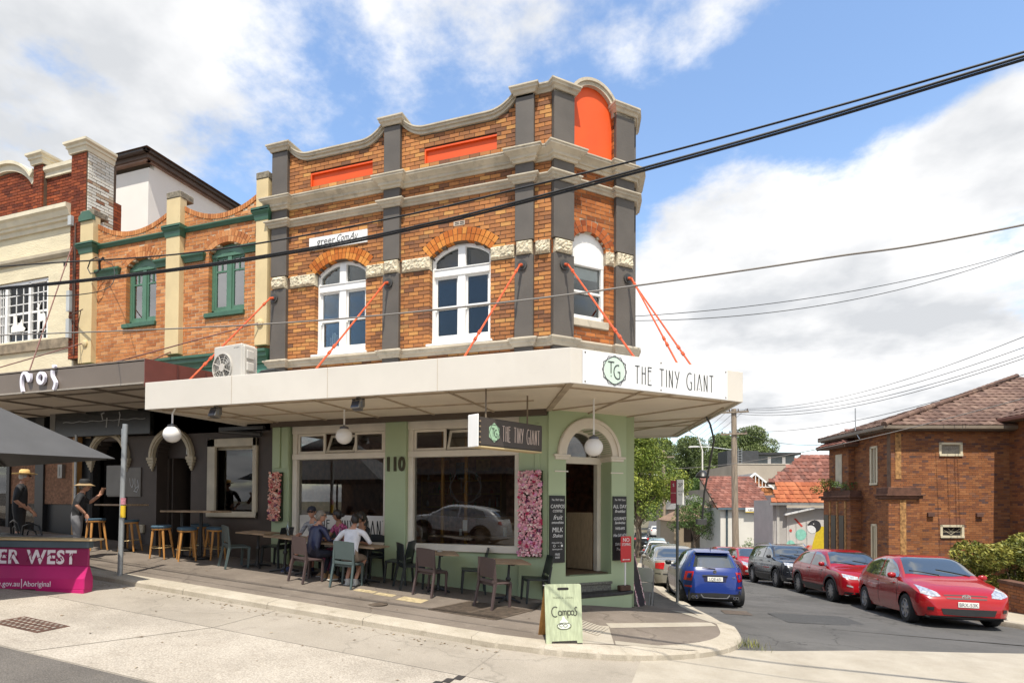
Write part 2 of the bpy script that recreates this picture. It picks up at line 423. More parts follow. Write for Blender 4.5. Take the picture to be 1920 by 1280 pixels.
M_CONC = ground_mat('concrete_lane', (.33,.29,.24), (.43,.385,.325), speck=.5, sscale=50, bump=1., stain=(.22,.185,.145), sfac=.55, blotch=.3)
M_GUT = ground_mat('concrete_gutter', (.29,.256,.21), (.36,.32,.268), scale=.9, speck=.4, sscale=110, bump=.5, stain=(.17,.145,.12), sfac=.5, crack=.22, blotch=.2)
M_KERB = ground_mat('kerb_concrete', (.34,.298,.232), (.46,.41,.335), scale=2.2, speck=.35, sscale=110, bump=.7, stain=(.2,.165,.12), sfac=.75)
M_PATH = ground_mat('footpath_asphalt', (.145,.12,.098), (.205,.172,.143), scale=1.0, speck=.35, sscale=130, bump=.5, stain=(.30,.26,.21), sfac=.5, crack=.35, blotch=.3)
M_PALE = ground_mat('pale_concrete', (.315,.278,.222), (.395,.355,.292), scale=2.0, speck=.3, sscale=140, bump=.4, stain=(.3,.26,.2), sfac=.6)
M_EARTH = ground_mat('earth', (.10,.09,.06), (.16,.14,.09), scale=.3, speck=.3, sscale=20)
def sheet(name, rows, m, parent=None, kind='structure'):
    """grid of world points"""
    nr, nc = len(rows), len(rows[0]); vs = [p for r_ in rows for p in r_]
    fs = [(i*nc+j,i*nc+j+1,(i+1)*nc+j+1,(i+1)*nc+j) for i in range(nr-1) for j in range(nc-1)]
    mb = MB(); mb.add(vs, fs); me = mb.mesh(name, m, recalc=False)
    if me.polygons[0].normal.z < 0: me.flip_normals()
    me.polygons.foreach_set('use_smooth',[True]*len(me.polygons))
    o = link(name, me, parent)
    if kind and parent is None: o['kind'] = kind
    return o
ROAD = -.115
def frange(a,b,n): return [a+(b-a)*i/n for i in range(n+1)]
gx = [-1500,-600,-250,-120,-70]+frange(-50,40,45)+[60,120,250,600,1500]; gy = [-900,-300,-90,-40,-20]+frange(-14,70,42)+[85,110,150,220,400,900,1800]
sheet('ground', [[(x,y,G(max(-50,min(40,x)),y)-.32-(.0 if abs(x)<60 else .4)) for x in gx] for y in gy], M_EARTH)
road = sheet('main_road', [[(x,y,G(x,y)+ROAD) for x in frange(-46,40,86)] for y in [-14,-9,-5,-2,0,1.5,3,4,4.52]], M_ASPH)
# concrete lane slabs and the gutter apron beside the kerb
random.seed(3)
def quad_slab(name, x00,x01,x10,x11,y0,y1,z,m,parent,n=6):
    ny = max(2,int((y1-y0)/.5)); rows = []
    for j in range(ny+1):
        y = y0+(y1-y0)*j/ny; t = j/ny; a = x00+(x10-x00)*t; b = x01+(x11-x01)*t
        rows.append([(a+(b-a)*i/n, y, G(a+(b-a)*i/n,y)+ROAD+z) for i in range(n+1)])
    return sheet(name, rows, m, parent)
xs = [(-46,-46),(-30,-30),(-18,-17.6),(-11.2,-10.9),(-7.4,-6.6),(-3.62,-2.75),(1.0,1.5),(5.2,5.6),(10,10.5),(18,18.5),(40,40)]
for (a,b),(c,d) in zip(xs,xs[1:]):
    quad_slab('concrete_slab', a+.012,c-.012,b+.012,d-.012, 4.515,6.36, .006, M_CONC, road)
    if c < 2: quad_slab('gutter_slab', b+.006,d-.006,b+.006,d-.006, 6.375,7.72, .005, M_GUT, road)
M_TAR = mat('joint_tar', (.035,.03,.028), .8, .2)
mb = MB()
for i in range(60):
    x = -16+i*.3; y = 6.367; q = [(x,y-.007),(x+.3,y-.007),(x+.3,y+.007),(x,y+.007)]; mb.hexa([(a,b,G(a,b)+ROAD-.02) for a,b in q]+[(a,b,G(a,b)+ROAD+.005) for a,b in q])
for t in range(12):
    x = -3.62+.87*t/12; y = 4.52+1.84*t/12; w = .012+(.05 if t<4 else 0)*abs(math.sin(t*2.1)); mb.box(x-w,x+.075+w,y,y+.155,G(x,y)+ROAD-.02,G(x,y)+ROAD+.0085)
mb.build('joint_seal', M_TAR, road)
# the mouth and the side street
def LK(Y): return .48-.19*(min(Y,30)-10)-.09*max(0,Y-30)          # left kerb of the side street
def RK(Y): return 6.3-.20*(min(Y,30)-15)-.115*max(0,Y-30)          # right kerb
side = sheet('side_road', [[(LK(y)-.3+(RK(y)+1.2-LK(y))*t, y, G(LK(y)+(RK(y)-LK(y))*t,y)+ROAD+.004) for t in frange(0,1,10)] for y in frange(13,40,36)+[46,54,64,80,100,130,170,220]], M_ASPHS)
yb = lambda x: 9.3 if x < 0 else min(9.42+.52*x, 12.6)
mouth = sheet('road_mouth', [[(x, 6.37+(yb(x)-6.37)*t, G(x,6.37+(yb(x)-6.37)*t)+ROAD+.010) for t in frange(0,1,10)] for x in frange(-.9,24,50)], M_PALE)
sheet('side_road_mouth', [[(x, yb(x)-.02+(13-yb(x)+.02)*t, G(x,yb(x)-.02+(13-yb(x)+.02)*t)+ROAD+.004) for t in frange(0,1,10)] for x in frange(-.5,8.2,30)], M_ASPHS)
sheet('gutter_base', [[(x,y,G(x,y)+ROAD+.001) for x in frange(-46,30,95)] for y in frange(4.5,9.2,10)], M_GUT)
sheet('main_road_far', [[(x,yb(x)+(15.6-yb(x))*t,G(x,yb(x)+(15.6-yb(x))*t)+ROAD-.01) for x in frange(7,40,24)] for t in frange(0,1,8)], M_ASPHS)
# kerb: stones along the corner
def smooth_path(P, n=6):
    out = []
    for i in range(len(P)-1):
        p0 = Vector(P[max(i-1,0)]); p1 = Vector(P[i]); p2 = Vector(P[i+1]); p3 = Vector(P[min(i+2,len(P)-1)])
        for k in range(n):
            t = k/n; out.append(tuple(.5*((2*p1)+(p2-p0)*t+(2*p0-5*p1+4*p2-p3)*t*t+(3*p1-p0-3*p2+p3)*t**3)))
    return out+[tuple(P[-1])]
KC = smooth_path([(-2.9,7.62),(-2.0,7.78),(-1.2,8.05),(-.55,8.45),(-.02,8.95),(.34,9.5),(.5,10.1),(.44,10.9)],6)
KP = [(x,7.56+.06*(x+30)/27) for x in frange(-30,-3.2,30)]+KC+[(LK(y),y) for y in frange(11.4,40,32)]
def offset(P, d):
    out = []
    for i,p in enumerate(P):
        a = Vector(P[max(i-1,0)]); b = Vector(P[min(i+1,len(P)-1)]); t = (b-a).normalized(); out.append((p[0]-t.y*d, p[1]+t.x*d))
    return out
KI = offset(KP, .33)
kerb = empty('kerb', (-3,7.6,G(-3,7.6))); kerb['kind'] = 'structure'
def kerb_piece(P, I, parent, drop=.17):
    mb = MB(); vs = []; rs = random.Random(int(P[0][0]*977))
    for (x,y),(u,v) in zip(P,I):
        z = G(x,y); zi = G(u,v)+.004; c = .72+.1*rs.random()
        q = lambda t: (x+(u-x)*t, y+(v-y)*t)
        e = rs.uniform(-.006,.006)
        vs += [(*q(e),z+ROAD-.06),(*q(e+.02),z-.035),(*q(.10),z-.004+e*.3),(*q(1.0),zi),(*q(1.0),zi-.2)]
    n = 5; k = len(P)
    mb.add(vs, [(i*n+j,i*n+(j+1)%n,(i+1)*n+(j+1)%n,(i+1)*n+j) for i in range(k-1) for j in range(n)]+[tuple(range(n)),tuple(range((k-1)*n,k*n))])
    return mb.build('kerbstone', M_KERB, parent, smooth=35)
i = 0
while i < len(KP)-1:
    j = min(i+(2 if 0 <= i < 31 else 4), len(KP)-1)
    def sub(Q):
        S_ = [Vector(p) for p in Q[i:j+1]]; out = []
        for a,b in zip(S_,S_[1:]):
            for t in range(4): out.append(tuple(a.lerp(b,t/4)))
        out.append(tuple(S_[-1]))
        if len(out) > 2: out[0] = tuple(Vector(out[0]).lerp(Vector(out[1]),.02)); out[-1] = tuple(Vector(out[-1]).lerp(Vector(out[-2]),.02))
        return out
    kerb_piece(sub(KP), sub(KI), kerb); i = j
# footpath between kerb and buildings
WALL_R = (-1.535,12.165); SD = (-.2164,.9763)
def inner_pt(p):
    x, y = p
    if y < 9.4 and x < -2.9: return (x, 11.1)
    if y < 12: 
        t = max(0,min(1,(x+2.9)/3.3)); return (-3.0+1.5*t, 11.0+1.2*t)
    return (WALL_R[0]+SD[0]*(y-12.165)/SD[1]-.1, y)
rows = []
for p in KI:
    q = inner_pt(p); rows.append([(p[0]+(q[0]-p[0])*t, p[1]+(q[1]-p[1])*t, G(p[0]+(q[0]-p[0])*t, p[1]+(q[1]-p[1])*t)) for t in frange(0,1,8)])
footpath = sheet('footpath', rows, M_PATH)
def patch(name, P, m, parent, z=.004, n=8):
    """four-cornered paving patch laid on the footpath (corners in order)"""
    A,B,C_,D_ = [Vector(p) for p in P]; rows = []
    for i in range(n+1):
        a = A.lerp(D_,i/n); b = B.lerp(C_,i/n); rows.append([(*a.lerp(b,j/n), G(*a.lerp(b,j/n))+z) for j in range(n+1)])
    return sheet(name, rows, m, parent)
# concrete bands at the corner, ribbed crossing ramp
patch('concrete_band', [(-1.5,9.35),(.12,10.62),(.02,10.86),(-1.62,9.62)], M_PALE, footpath)
patch('concrete_band', [(.02,10.92),(-.75,12.35),(-.5,12.5),(.2,10.9)], M_PALE, footpath)
patch('concrete_band', [(-2.1,8.02),(-1.3,8.42),(-1.55,9.45),(-2.3,9.1)], M_PALE, footpath, .005)
patch('concrete_band', [(-1.28,8.43),(-.3,8.75),(-.15,8.85),(-1.32,8.62)], M_PALE, footpath, .005)
mb = MB()
for i in range(9):
    t = i/9; a = Vector((-1.62,8.72)).lerp(Vector((-2.12,9.0)),t) ; d = Vector((.08,.55)); q = Vector((.022,.0))
    z = G(a.x,a.y)+.004; z2 = G(a.x+d.x,a.y+d.y)+.004
    mb.hexa([(a.x-q.x,a.y,z),(a.x+q.x,a.y,z),(a.x+d.x+q.x,a.y+d.y,z2),(a.x+d.x-q.x,a.y+d.y,z2),(a.x-q.x,a.y,z+.012),(a.x+q.x,a.y,z+.012),(a.x+d.x+q.x,a.y+d.y,z2+.012),(a.x+d.x-q.x,a.y+d.y,z2+.012)])
mb.build('ramp_rib', M_PALE, footpath)
# service covers and drain grates in the footpath
M_IRON = mat('cast_iron', (.10,.075,.055), .7, .3, 12, bump=.3)
M_SLOT = mat('slot_dark', (.02,.018,.016), .9, 0)
for k,(cx_,cy_,w,d) in enumerate([(-6.05,9.33,.42,.2),(-5.6,9.28,.38,.2),(-5.0,9.2,.5,.32)]):
    patch('service_cover', [(cx_-w/2,cy_-d/2),(cx_+w/2,cy_-d/2),(cx_+w/2,cy_+d/2),(cx_-w/2,cy_+d/2)], mat('cover_concrete',(.42,.34,.2),.8,.3,14), footpath, .004, 2)
def grate(P, nx, ny):
    A,B,C_,D_ = [Vector(p) for p in P]
    patch('grate_bed', P, M_SLOT, footpath, .003, 3); mb = MB()
    pt = lambda u,v: (A.lerp(B,u)).lerp(D_.lerp(C_,u),v)
    def bar(p,q,w,h):
        t = (q-p).normalized(); n = Vector((-t.y,t.x))*w
        mb.hexa([(*(p-n),G(*p)),(*(p+n),G(*p)),(*(q+n),G(*q)),(*(q-n),G(*q)),(*(p-n),G(*p)+h),(*(p+n),G(*p)+h),(*(q+n),G(*q)+h),(*(q-n),G(*q)+h)])
    for i in range(nx+1): bar(pt(i/nx,0),pt(i/nx,1),.011 if i not in (0,nx,nx//2) else .028,.011)
    for j in range(ny+1): bar(pt(0,j/ny),pt(1,j/ny),.009 if j not in (0,ny) else .028,.010)
    o = mb.build('drain_grate', M_IRON, footpath)
grate([(-4.42,8.72),(-3.25,8.72),(-2.95,9.72),(-4.1,9.72)], 30, 12)
mb = MB(); mb.lathe([(.0,0),(.17,0),(.17,.008),(0,.008)],20,(-5.3,8.55,G(-5.3,8.55))); mb.build('valve_cover', M_IRON, footpath)
# checkered manhole in the lane, left
mz = lambda x,y: G(x,y)+ROAD
mb = MB(); x0,x1,y0,y1 = -8.95,-8.05,5.02,5.42
mb.hexa([(x0,y0,mz(x0,y0)),(x1,y0,mz(x1,y0)),(x1,y1,mz(x1,y1)),(x0,y1,mz(x0,y1))]+[(x,y,mz(x,y)+.012) for x,y in ((x0,y0),(x1,y0),(x1,y1),(x0,y1))])
mh = mb.build('manhole_cover', mat('rust_iron',(.09,.045,.03),.8,.3,10), road)
mb = MB()
for i in range(9):
    for j in range(4):
        x = x0+.08+i*.093; y = y0+.06+j*.093; mb.box(x-.018,x+.018,y-.018,y+.018,mz(x,y)+.011,mz(x,y)+.018)
mb.build('manhole_stud', mat('stud_pale',(.4,.36,.3),.7,.2), road)
# right side of the side street: kerb and footpath
KR = [(26,11.8),(12,12.3),(9.2,12.7),(7.6,13.4),(6.75,14.2),(6.35,15.0)]+[(RK(y),y) for y in frange(16,40,24)]
KRi = offset(KR, -.3)
i = 0
while i < len(KR)-1:
    j = min(i+2,len(KR)-1); kerb_piece(KR[i:j+1], KRi[i:j+1], kerb); i = j
sheet('footpath_right', [[(p[0]+q*(22*max(0,min(1,(15.5-p[1])/3))+2.2), p[1]+q*(2.0 if p[1]<15 else .5), G(p[0]+q*2.2,p[1]+q*.5)+.002) for q in frange(0,1,5)] for p in KRi[1:]], ground_mat('footpath_conc',(.33,.29,.22),(.45,.40,.31),speck=.3,stain=(.2,.17,.12)))
sheet('verge_right', [[(RK(y)+2.3+t*14,y,G(RK(y)+2.3+t*14,y)-.01) for t in frange(0,1,4)] for y in frange(14,24,10)], M_EARTH)
# ------------------------------------------------------------------ corner building
BR = [(0,'#74503c'),(.2,'#95633f'),(.5,'#a96f42'),(.8,'#b57b48'),(.95,'#c29054'),(1,'#6e4e40')]
BRO = [(0,'#a85a22'),(.5,'#c07330'),(1,'#cc8a42')]
B1, B2 = ramp_mat('brick_brown',BR,False), ramp_mat('brick_brown_joined',BR,True)
BO1, BO2 = ramp_mat('brick_orange',BRO,False), ramp_mat('brick_orange_joined',BRO,True)
M_MORT = mat('mortar_brown', (.115,.075,.048), .9, .2, 6)
M_GREY = mat('pilaster_grey', (.10,.086,.073), .6, .14, 1.5, bump=.12, bscale=30)
M_STUC = mat('cornice_stucco', (.53,.465,.36), .75, .14, 2.2, bump=.2, bscale=40, dirt=.6, dcol=(.17,.145,.11))
M_ORNG = mat('panel_orange', (.76,.085,.004), .55, .07, 2)
M_WHT = mat('white_paint', (.80,.79,.765), .45, .03, 3)
M_CREAMP = mat('offwhite_paint', (.60,.53,.43), .5, .06, 3)
M_GLASS = glass('window_glass', refl=-.02); M_SHOP = glass('shop_glass', (.84,.84,.82), .035)
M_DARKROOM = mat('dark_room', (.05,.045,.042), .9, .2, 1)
M_GREEN = mat('green_paint', (.40,.485,.30), .5, .05, 1.2, bump=.05)
D = 10.8
T1 = lambda a,o,z: (a, D-o, z)
q2 = math.sqrt(.5)
T2 = lambda s_,o,z: (-2.9+q2*s_+q2*o, D+q2*s_-q2*o, z)
T3 = lambda s_,o,z: (WALL_R[0]+SD[0]*s_+SD[1]*o, WALL_R[1]+SD[1]*s_-SD[0]*o, z)
cb = empty('corner_building', (-6,10.8,.1), label='two storey corner brick building with orange parapet panels and green ground floor', cat='building')
CH = .084; BL = .228
W1 = arch_hole(-7.725,.665,5.02,6.86,.26); W2 = arch_hole(-4.84,.68,5.02,6.86,.26)
W1g = arch_hole(-7.725,.665,5.02,6.86,.26,.28); W2g = arch_hole(-4.84,.68,5.02,6.86,.26,.28)
def cope(a):
    for p,q in ((-9.11,-6.59),(-6.2,-3.62)):
        if p <= a <= q:
            d = min(a-p, q-a); return 9.50+.30*max(0,1-d/.6)**2.2
    return 9.80
holes_core = [W1,W2,rect_hole(-8.54,-6.92,8.86,9.18),rect_hole(-5.665,-4.04,8.86,9.18)]
holes_brick = [W1g,W2g]+holes_core[2:]+[rect_hole(-9.5,-9.14,0,20),rect_hole(-6.56,-6.23,0,20),rect_hole(-3.59,-3.27,0,20),rect_hole(-9.5,-8.39,6.62,6.88),rect_hole(-7.06,-5.52,6.62,6.88),rect_hole(-4.16,-2.9,6.62,6.88)]
cells = course_cells(-9.54,-2.9,4.0,9.9,holes_brick,CH,BL,cope)
brick_wall(cb, T1, cells, CH, B1, B2, 230)
ccells = course_cells(-9.54,-2.9,3.5,9.9,holes_core,CH,BL,cope)
core_wall(ccells, CH, T1, .24).build('wall_core', M_MORT, cb)
# chamfered corner
WC = arch_hole(.865,.405,5.27,6.93,.27); WCg = arch_hole(.865,.405,5.27,6.93,.27,.24)
pan = lambda z: [(.48,1.45)] if z > 8.72 else []
cells2 = course_cells(0.0,1.95,4.0,9.75,[WCg,pan,rect_hole(.03,.43,0,20),rect_hole(1.5,1.9,0,20),rect_hole(1.27,1.95,6.62,6.88)],CH,BL)
BRC = [(0,'#6e3c20'),(.4,'#96562a'),(.8,'#b06c3a'),(1,'#8c5630')]
brick_wall(cb, T2, cells2, CH, ramp_mat('brick_corner',BRC,False), ramp_mat('brick_corner_joined',BRC,True), 70, joint=.013)
core_wall(course_cells(0.0,1.95,3.5,9.75,[WC,pan],CH,BL), CH, T2, .24).build('wall_core', mat('mortar_pale',(.42,.34,.25),.9,.25,6), cb)
for k in range(8): pass
# side wall on the side street, back and roof
mb = MB(T3); mb.box(0,9,-.24,0,-1.6,9.5); mb.build('side_wall', mat('side_wall_brick',(.30,.14,.06),.85,.25,5,bump=.3), cb)
mb = MB(); mb.prism([(-9.5,11.0),(-3.0,11.0),(-1.7,12.3),(-3.2,19),(-9.5,19)], 8.6,8.75); mb.build('roof', mat('roof_sheet',(.25,.25,.25),.6), cb)
mb = MB(); mb.box(-9.54,-9.3,11.04,19.5,.3,9.4); mb.box(-9.5,-3.3,18.9,19.1,-1,9.0); mb.build('rear_wall', mat('rear_brick',(.28,.15,.09),.9,.2,4), cb)
# voussoirs
for (c,w) in ((-7.725,.665),(-4.84,.68)): voussoirs(cb, T1, c, w, 6.86, .26, .28, 17, BO1)
BRV = [(0,'#7e3d1e'),(1,'#b06030')]
voussoirs(cb, T2, .865,.405, 6.93,.27,.24,11, ramp_mat('brick_arch_corner',BRV,False))
# pilasters
for a,b in ((-9.54,-9.11),(-6.59,-6.2),(-3.62,-3.24)):
    mb = MB(T1); mb.box(a,b,-.02,.10,4.0,6.60); mb.box(a,b,-.02,.10,6.90,9.80); mb.build('pilaster', M_GREY, cb, bevel=.006)
for a,b in ((0,.46),(1.47,1.93)):
    mb = MB(T2); mb.box(a,b,-.02,.10,4.0,6.60); mb.box(a,b,-.02,.10,6.90,9.80); mb.build('pilaster', M_GREY, cb, bevel=.006)
mb = MB(T3); mb.box(.12,.5,-.02,.10,4.0,9.80); mb.build('pilaster', M_GREY, cb, bevel=.006)
# mouldings that break forward round the pilasters
def plan_path(pr):
    P = [(-9.54,D)] if False else []
    P += [(-9.545,D-.001),(-9.545,D-pr)]
    P += [(-9.11,D-pr),(-9.11,D),(-6.59,D),(-6.59,D-pr),(-6.2,D-pr),(-6.2,D),(-3.62,D),(-3.62,D-pr),(-3.24,D-pr),(-3.24,D)]
    P += [(-2.9,D)] if False else []
    P += [T2(0,0,0)[:2], T2(0.0,pr,0)[:2], T2(.46,pr,0)[:2], T2(.46,0,0)[:2], T2(1.47,0,0)[:2], T2(1.47,pr,0)[:2]]
    P += [T2(1.93+.02,pr,0)[:2], T3(.12,pr,0)[:2], T3(.5,pr,0)[:2], T3(.5,0,0)[:2], T3(8.5,0,0)[:2]]
    return P
def moulding(name, prof, pr=.10): MB().sweep(plan_path(pr), prof).build(name, M_STUC, cb, smooth=30)
moulding('string_course', [(-.03,4.80),(.03,4.80),(.045,4.845),(.075,4.865),(.075,4.90),(.11,4.93),(.11,4.955),(.04,4.985),(-.03,4.99)])
moulding('lower_cornice', [(-.03,8.02),(.035,8.02),(.05,8.055),(.085,8.075),(.085,8.105),(.125,8.13),(.125,8.155),(-.03,8.20)])
moulding('main_cornice', [(-.03,8.42),(.04,8.42),(.055,8.47),(.085,8.48),(.085,8.53),(.14,8.575),(.185,8.60),(.185,8.635),(.20,8.64),(.20,8.665),(-.03,8.72)])
# orange panels
for a,b in ((-8.54,-6.92),(-5.665,-4.04)):
    mb = MB(T1); mb.box(a,b,-.2,-.045,8.86,9.18); mb.box(a,b,-.045,.0,9.145,9.18); mb.box(a,a+.03,-.045,.0,8.86,9.145); mb.build('orange_panel', M_ORNG, cb)
arc_o = arc_pts(.965,9.71,.485,.485,20)
mb = MB(T2); mb.prism([(.48,8.70),(1.45,8.70)]+[(a,z) for a,z in arc_o[::-1]], -.24, -.05, 1); mb.build('orange_arch_panel', M_ORNG, cb)
mb = MB(T2); mb.ring(arc_pts(.965,9.71,.485,.485,24,.10), arc_o if False else arc_pts(.965,9.71,.485,.485,24,-.005), -.28, .03)
mb.ring(arc_pts(.965,9.71,.485,.485,24,.13), arc_pts(.965,9.71,.485,.485,24,.07), -.28, .06); mb.build('arched_coping', M_STUC, cb, smooth=30)
# copings: sweeping between the piers, moulded caps on the piers
def coping(a0,a1):
    n = 40; pts = [(a0+(a1-a0)*i/n) for i in range(n+1)]
    mb = MB(T1)
    for (o0,o1,d0,d1) in ((-.27,.05,-.02,.05),(-.29,.085,.045,.10),(-.30,.11,.095,.125)):
        mb.ring([(a,cope(a)+d1) for a in pts],[(a,cope(a)+d0) for a in pts],o0,o1)
    mb.build('parapet_coping', M_STUC, cb, smooth=30)
coping(-9.11,-6.59); coping(-6.2,-3.62)
cap_prof = [(-.02,9.78),(.03,9.78),(.05,9.83),(.085,9.85),(.085,9.885),(.11,9.905),(.11,9.935),(-.02,9.95)]
def cap(T,a,b,pr=.10,bk=-.3):
    P = [T(a,bk,0)[:2],T(a,pr,0)[:2],T(b,pr,0)[:2],T(b,bk,0)[:2]]
    mb = MB(); mb.sweep(P,cap_prof); mb.build('pier_cap', M_STUC, cb, smooth=30)
    mb = MB(T); mb.box(a,b,bk,pr,9.76,9.949); mb.build('pier_cap', M_STUC, cb)
cap(T1,-9.54,-9.11); cap(T1,-6.59,-6.2)
P = [T1(-3.62,-.3,0)[:2],T1(-3.62,.1,0)[:2],T1(-3.24,.1,0)[:2],T1(-3.24,0,0)[:2],T2(0,0,0)[:2],T2(0,.1,0)[:2],T2(.46,.1,0)[:2],T2(.46,-.3,0)[:2]]
MB().sweep(P,cap_prof).build('pier_cap', M_STUC, cb, smooth=30)
mb = MB(); mb.prism(P, 9.74,9.948); mb.build('pier_cap', M_STUC, cb)
P = [T2(1.47,-.3,0)[:2],T2(1.47,.1,0)[:2],T2(1.95,.1,0)[:2],T3(.12,.1,0)[:2],T3(.5,.1,0)[:2],T3(.5,-.3,0)[:2]]
MB().sweep(P,cap_prof).build('pier_cap', M_STUC, cb, smooth=30)
mb = MB(); mb.prism(P, 9.72,9.947); mb.build('pier_cap', M_STUC, cb)
mb = MB(T3); mb.box(.5,8.5,-.28,.03,9.4,9.55); mb.build('parapet_coping', M_STUC, cb)
# rock-faced stone band
M_STONE = mat('rough_stone', (.68,.60,.44), .85, .16, 9, bump=1., bscale=45, dirt=.35, dcol=(.3,.25,.17))
def rough_block(T,a,b,z0,z1,o=.07):
    rs = random.Random(int(a*1000)); n = max(3,int((b-a)/.032)); m_ = 8; mb = MB(T); vs = []
    for j in range(m_+1):
        for i in range(n+1):
            ed = i in (0,n) or j in (0,m_); vs.append((a+(b-a)*i/n+(0 if ed else rs.uniform(-.012,.012)), (.02 if ed else o+rs.uniform(-.016,.014)), z0+(z1-z0)*j/m_+(0 if ed else rs.uniform(-.012,.012))))
    fs = [(j*(n+1)+i,j*(n+1)+i+1,(j+1)*(n+1)+i+1,(j+1)*(n+1)+i) for j in range(m_) for i in range(n)]
    mb.add(vs,fs); mb.box(a,b,-.1,.021,z0,z1); mb.build('stone_block', M_STONE, cb)
rough_block(T1,-9.05,-8.39,6.62,6.88); rough_block(T1,-7.06,-6.62,6.62,6.88); rough_block(T1,-6.17,-5.52,6.62,6.88); rough_block(T1,-4.16,-3.66,6.62,6.88); rough_block(T1,-3.22,-2.93,6.62,6.88,.09)
for a,b in ((-9.50,-9.14),(-6.56,-6.23),(-3.59,-3.27)): rough_block(lambda x,o,z:T1(x,o+.08,z),a,b,6.62,6.88)
for a,b in ((.04,.42),(1.51,1.89)): rough_block(lambda x,o,z:T2(x,o+.08,z),a,b,6.62,6.88)
rough_block(T2,1.28,1.46,6.62,6.88,.09)
# upper windows: white timber frame, transom lights, double hung sashes
def upper_window(c,w):
    o0,o1 = -.20,-.11
    fr = MB(T1); arc = arc_pts(c,6.86,w,.26,16,-.004); arci = arc_pts(c,6.86,w,.26,16,-.075)
    fr.ring(arc,[(max(c-w+.075,min(c+w-.075,a)),z) for a,z in arci],o0,o1)
    fr.box(c-w+.004,c-w+.075,o0,o1,5.05,6.87); fr.box(c+w-.075,c+w-.004,o0,o1,5.05,6.87)
    fr.box(c-.085,c+.085,o0,o1+.015,5.05,7.08)                       # mullion
    fr.box(c-w+.06,c+w-.06,o0,o1+.03,6.46,6.60); fr.box(c-w+.06,c+w-.06,o0-.01,o1+.045,6.60,6.625)   # transom
    fr.box(c-w+.004,c+w-.004,o0,o1+.01,5.03,5.17)
    win = fr.build('window_frame', M_WHT, cb, bevel=.006)
    for sgn in (-1,1):
        x0,x1 = (c-w+.07,c-.08) if sgn<0 else (c+.08,c+w-.07)
        sa = MB(T1)
        for (za,zb,oo) in ((5.16,5.84,-.185),(5.80,6.47,-.15)):
            sa.box(x0,x0+.045,oo-.03,oo+.01,za,zb); sa.box(x1-.045,x1,oo-.03,oo+.01,za,zb); sa.box(x0,x1,oo-.03,oo+.008,za,za+(.09 if za<5.5 else .05)); sa.box(x0,x1,oo-.03,oo+.008,zb-.045,zb)
            sa.box(x0+.0,x0+.03,oo-.03,oo+.02,za-.05 if za>5.5 else za,za)   # sash horn
        sa.build('sash', M_WHT, win)
        for (za,zb,oo) in ((5.20,5.82,-.195),(5.84,6.44,-.16)):
            MB(T1).box(x0+.02,x1-.02,oo-.006,oo,za,zb).build('pane', M_GLASS, win)
        # transom light
        xs_ = [x0+(x1-x0)*i/8 for i in range(9)]; Rr = (w*w+.26**2)/.52; zc = 6.86+.26-Rr
        top = [(x,min(7.1,zc+math.sqrt(max(0,(Rr-.06)**2-(x-c)**2)))) for x in xs_]
        MB(T1).prism([(x0,6.61),(x1,6.61)]+top[::-1],-.17,-.164,1).build('pane', M_GLASS, win)
    MB(T1).box(c-w-.06,c+w+.05,-.12,.06,4.985,5.035).build('window_sill', M_WHT, win, bevel=.008)
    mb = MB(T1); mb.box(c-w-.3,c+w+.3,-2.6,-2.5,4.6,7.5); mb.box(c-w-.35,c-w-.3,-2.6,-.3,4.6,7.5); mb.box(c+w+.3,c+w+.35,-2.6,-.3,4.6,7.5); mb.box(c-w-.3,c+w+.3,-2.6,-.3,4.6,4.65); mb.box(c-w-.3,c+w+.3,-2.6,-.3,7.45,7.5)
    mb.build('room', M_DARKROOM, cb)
    return win
w1 = upper_window(-7.725,.665); w2 = upper_window(-4.84,.68)
mb = MB(T1)
for i in range(9):
    mb.box(-8.22+i*.03,-8.2+i*.03,-.36-.02*(i%2),-.34-.02*(i%2),5.2,5.62-.012*(i-3)**2)
mb.build('curtain', mat('net_curtain',(.55,.56,.57),.9), w1)
mb = MB(T1)
for (x0,x1) in ((-8.25,-7.85),(-7.6,-7.2),(-5.4,-4.98),(-4.7,-4.25)): mb.box(x0,x1,-.26,-.25,6.62,7.02)
mb.build('transom_blind', mat('blind_brown',(.10,.06,.045),.7), w1)
# corner window: white tympanum, single sash
mb = MB(T2); mb.prism([(.46,6.60),(1.27,6.60)]+arc_pts(.865,6.93,.405,.27,14)[::-1],-.14,-.07,1); mb.build('tympanum', M_WHT, cb)
mb = MB(T2); mb.box(.465,.53,-.16,-.05,5.42,6.60); mb.box(1.20,1.265,-.16,-.05,5.42,6.60); mb.box(.465,1.265,-.16,-.045,6.52,6.60); mb.box(.465,1.265,-.16,-.05,5.42,5.52); mb.box(.52,1.21,-.15,-.08,5.98,6.025)
wf = mb.build('window_frame', M_WHT, cb, bevel=.006)
for z0,z1,o in ((5.52,6.0,-.135),(6.02,6.53,-.11)): MB(T2).box(.525,1.205,o-.006,o,z0,z1).build('pane', M_GLASS, wf)
mb = MB(T2); mb.box(.54,1.19,-.18,-.17,6.3,6.52); mb.build('roller_blind', mat('blind_white',(.6,.62,.62),.8), wf)
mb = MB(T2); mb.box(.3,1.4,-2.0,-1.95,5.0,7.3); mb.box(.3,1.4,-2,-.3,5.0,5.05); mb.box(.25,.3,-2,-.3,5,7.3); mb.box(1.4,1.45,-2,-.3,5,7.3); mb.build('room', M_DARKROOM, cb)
MB(T2).box(.44,1.33,-.12,.05,5.27,5.42).build('window_sill', M_STUC, cb, bevel=.01)
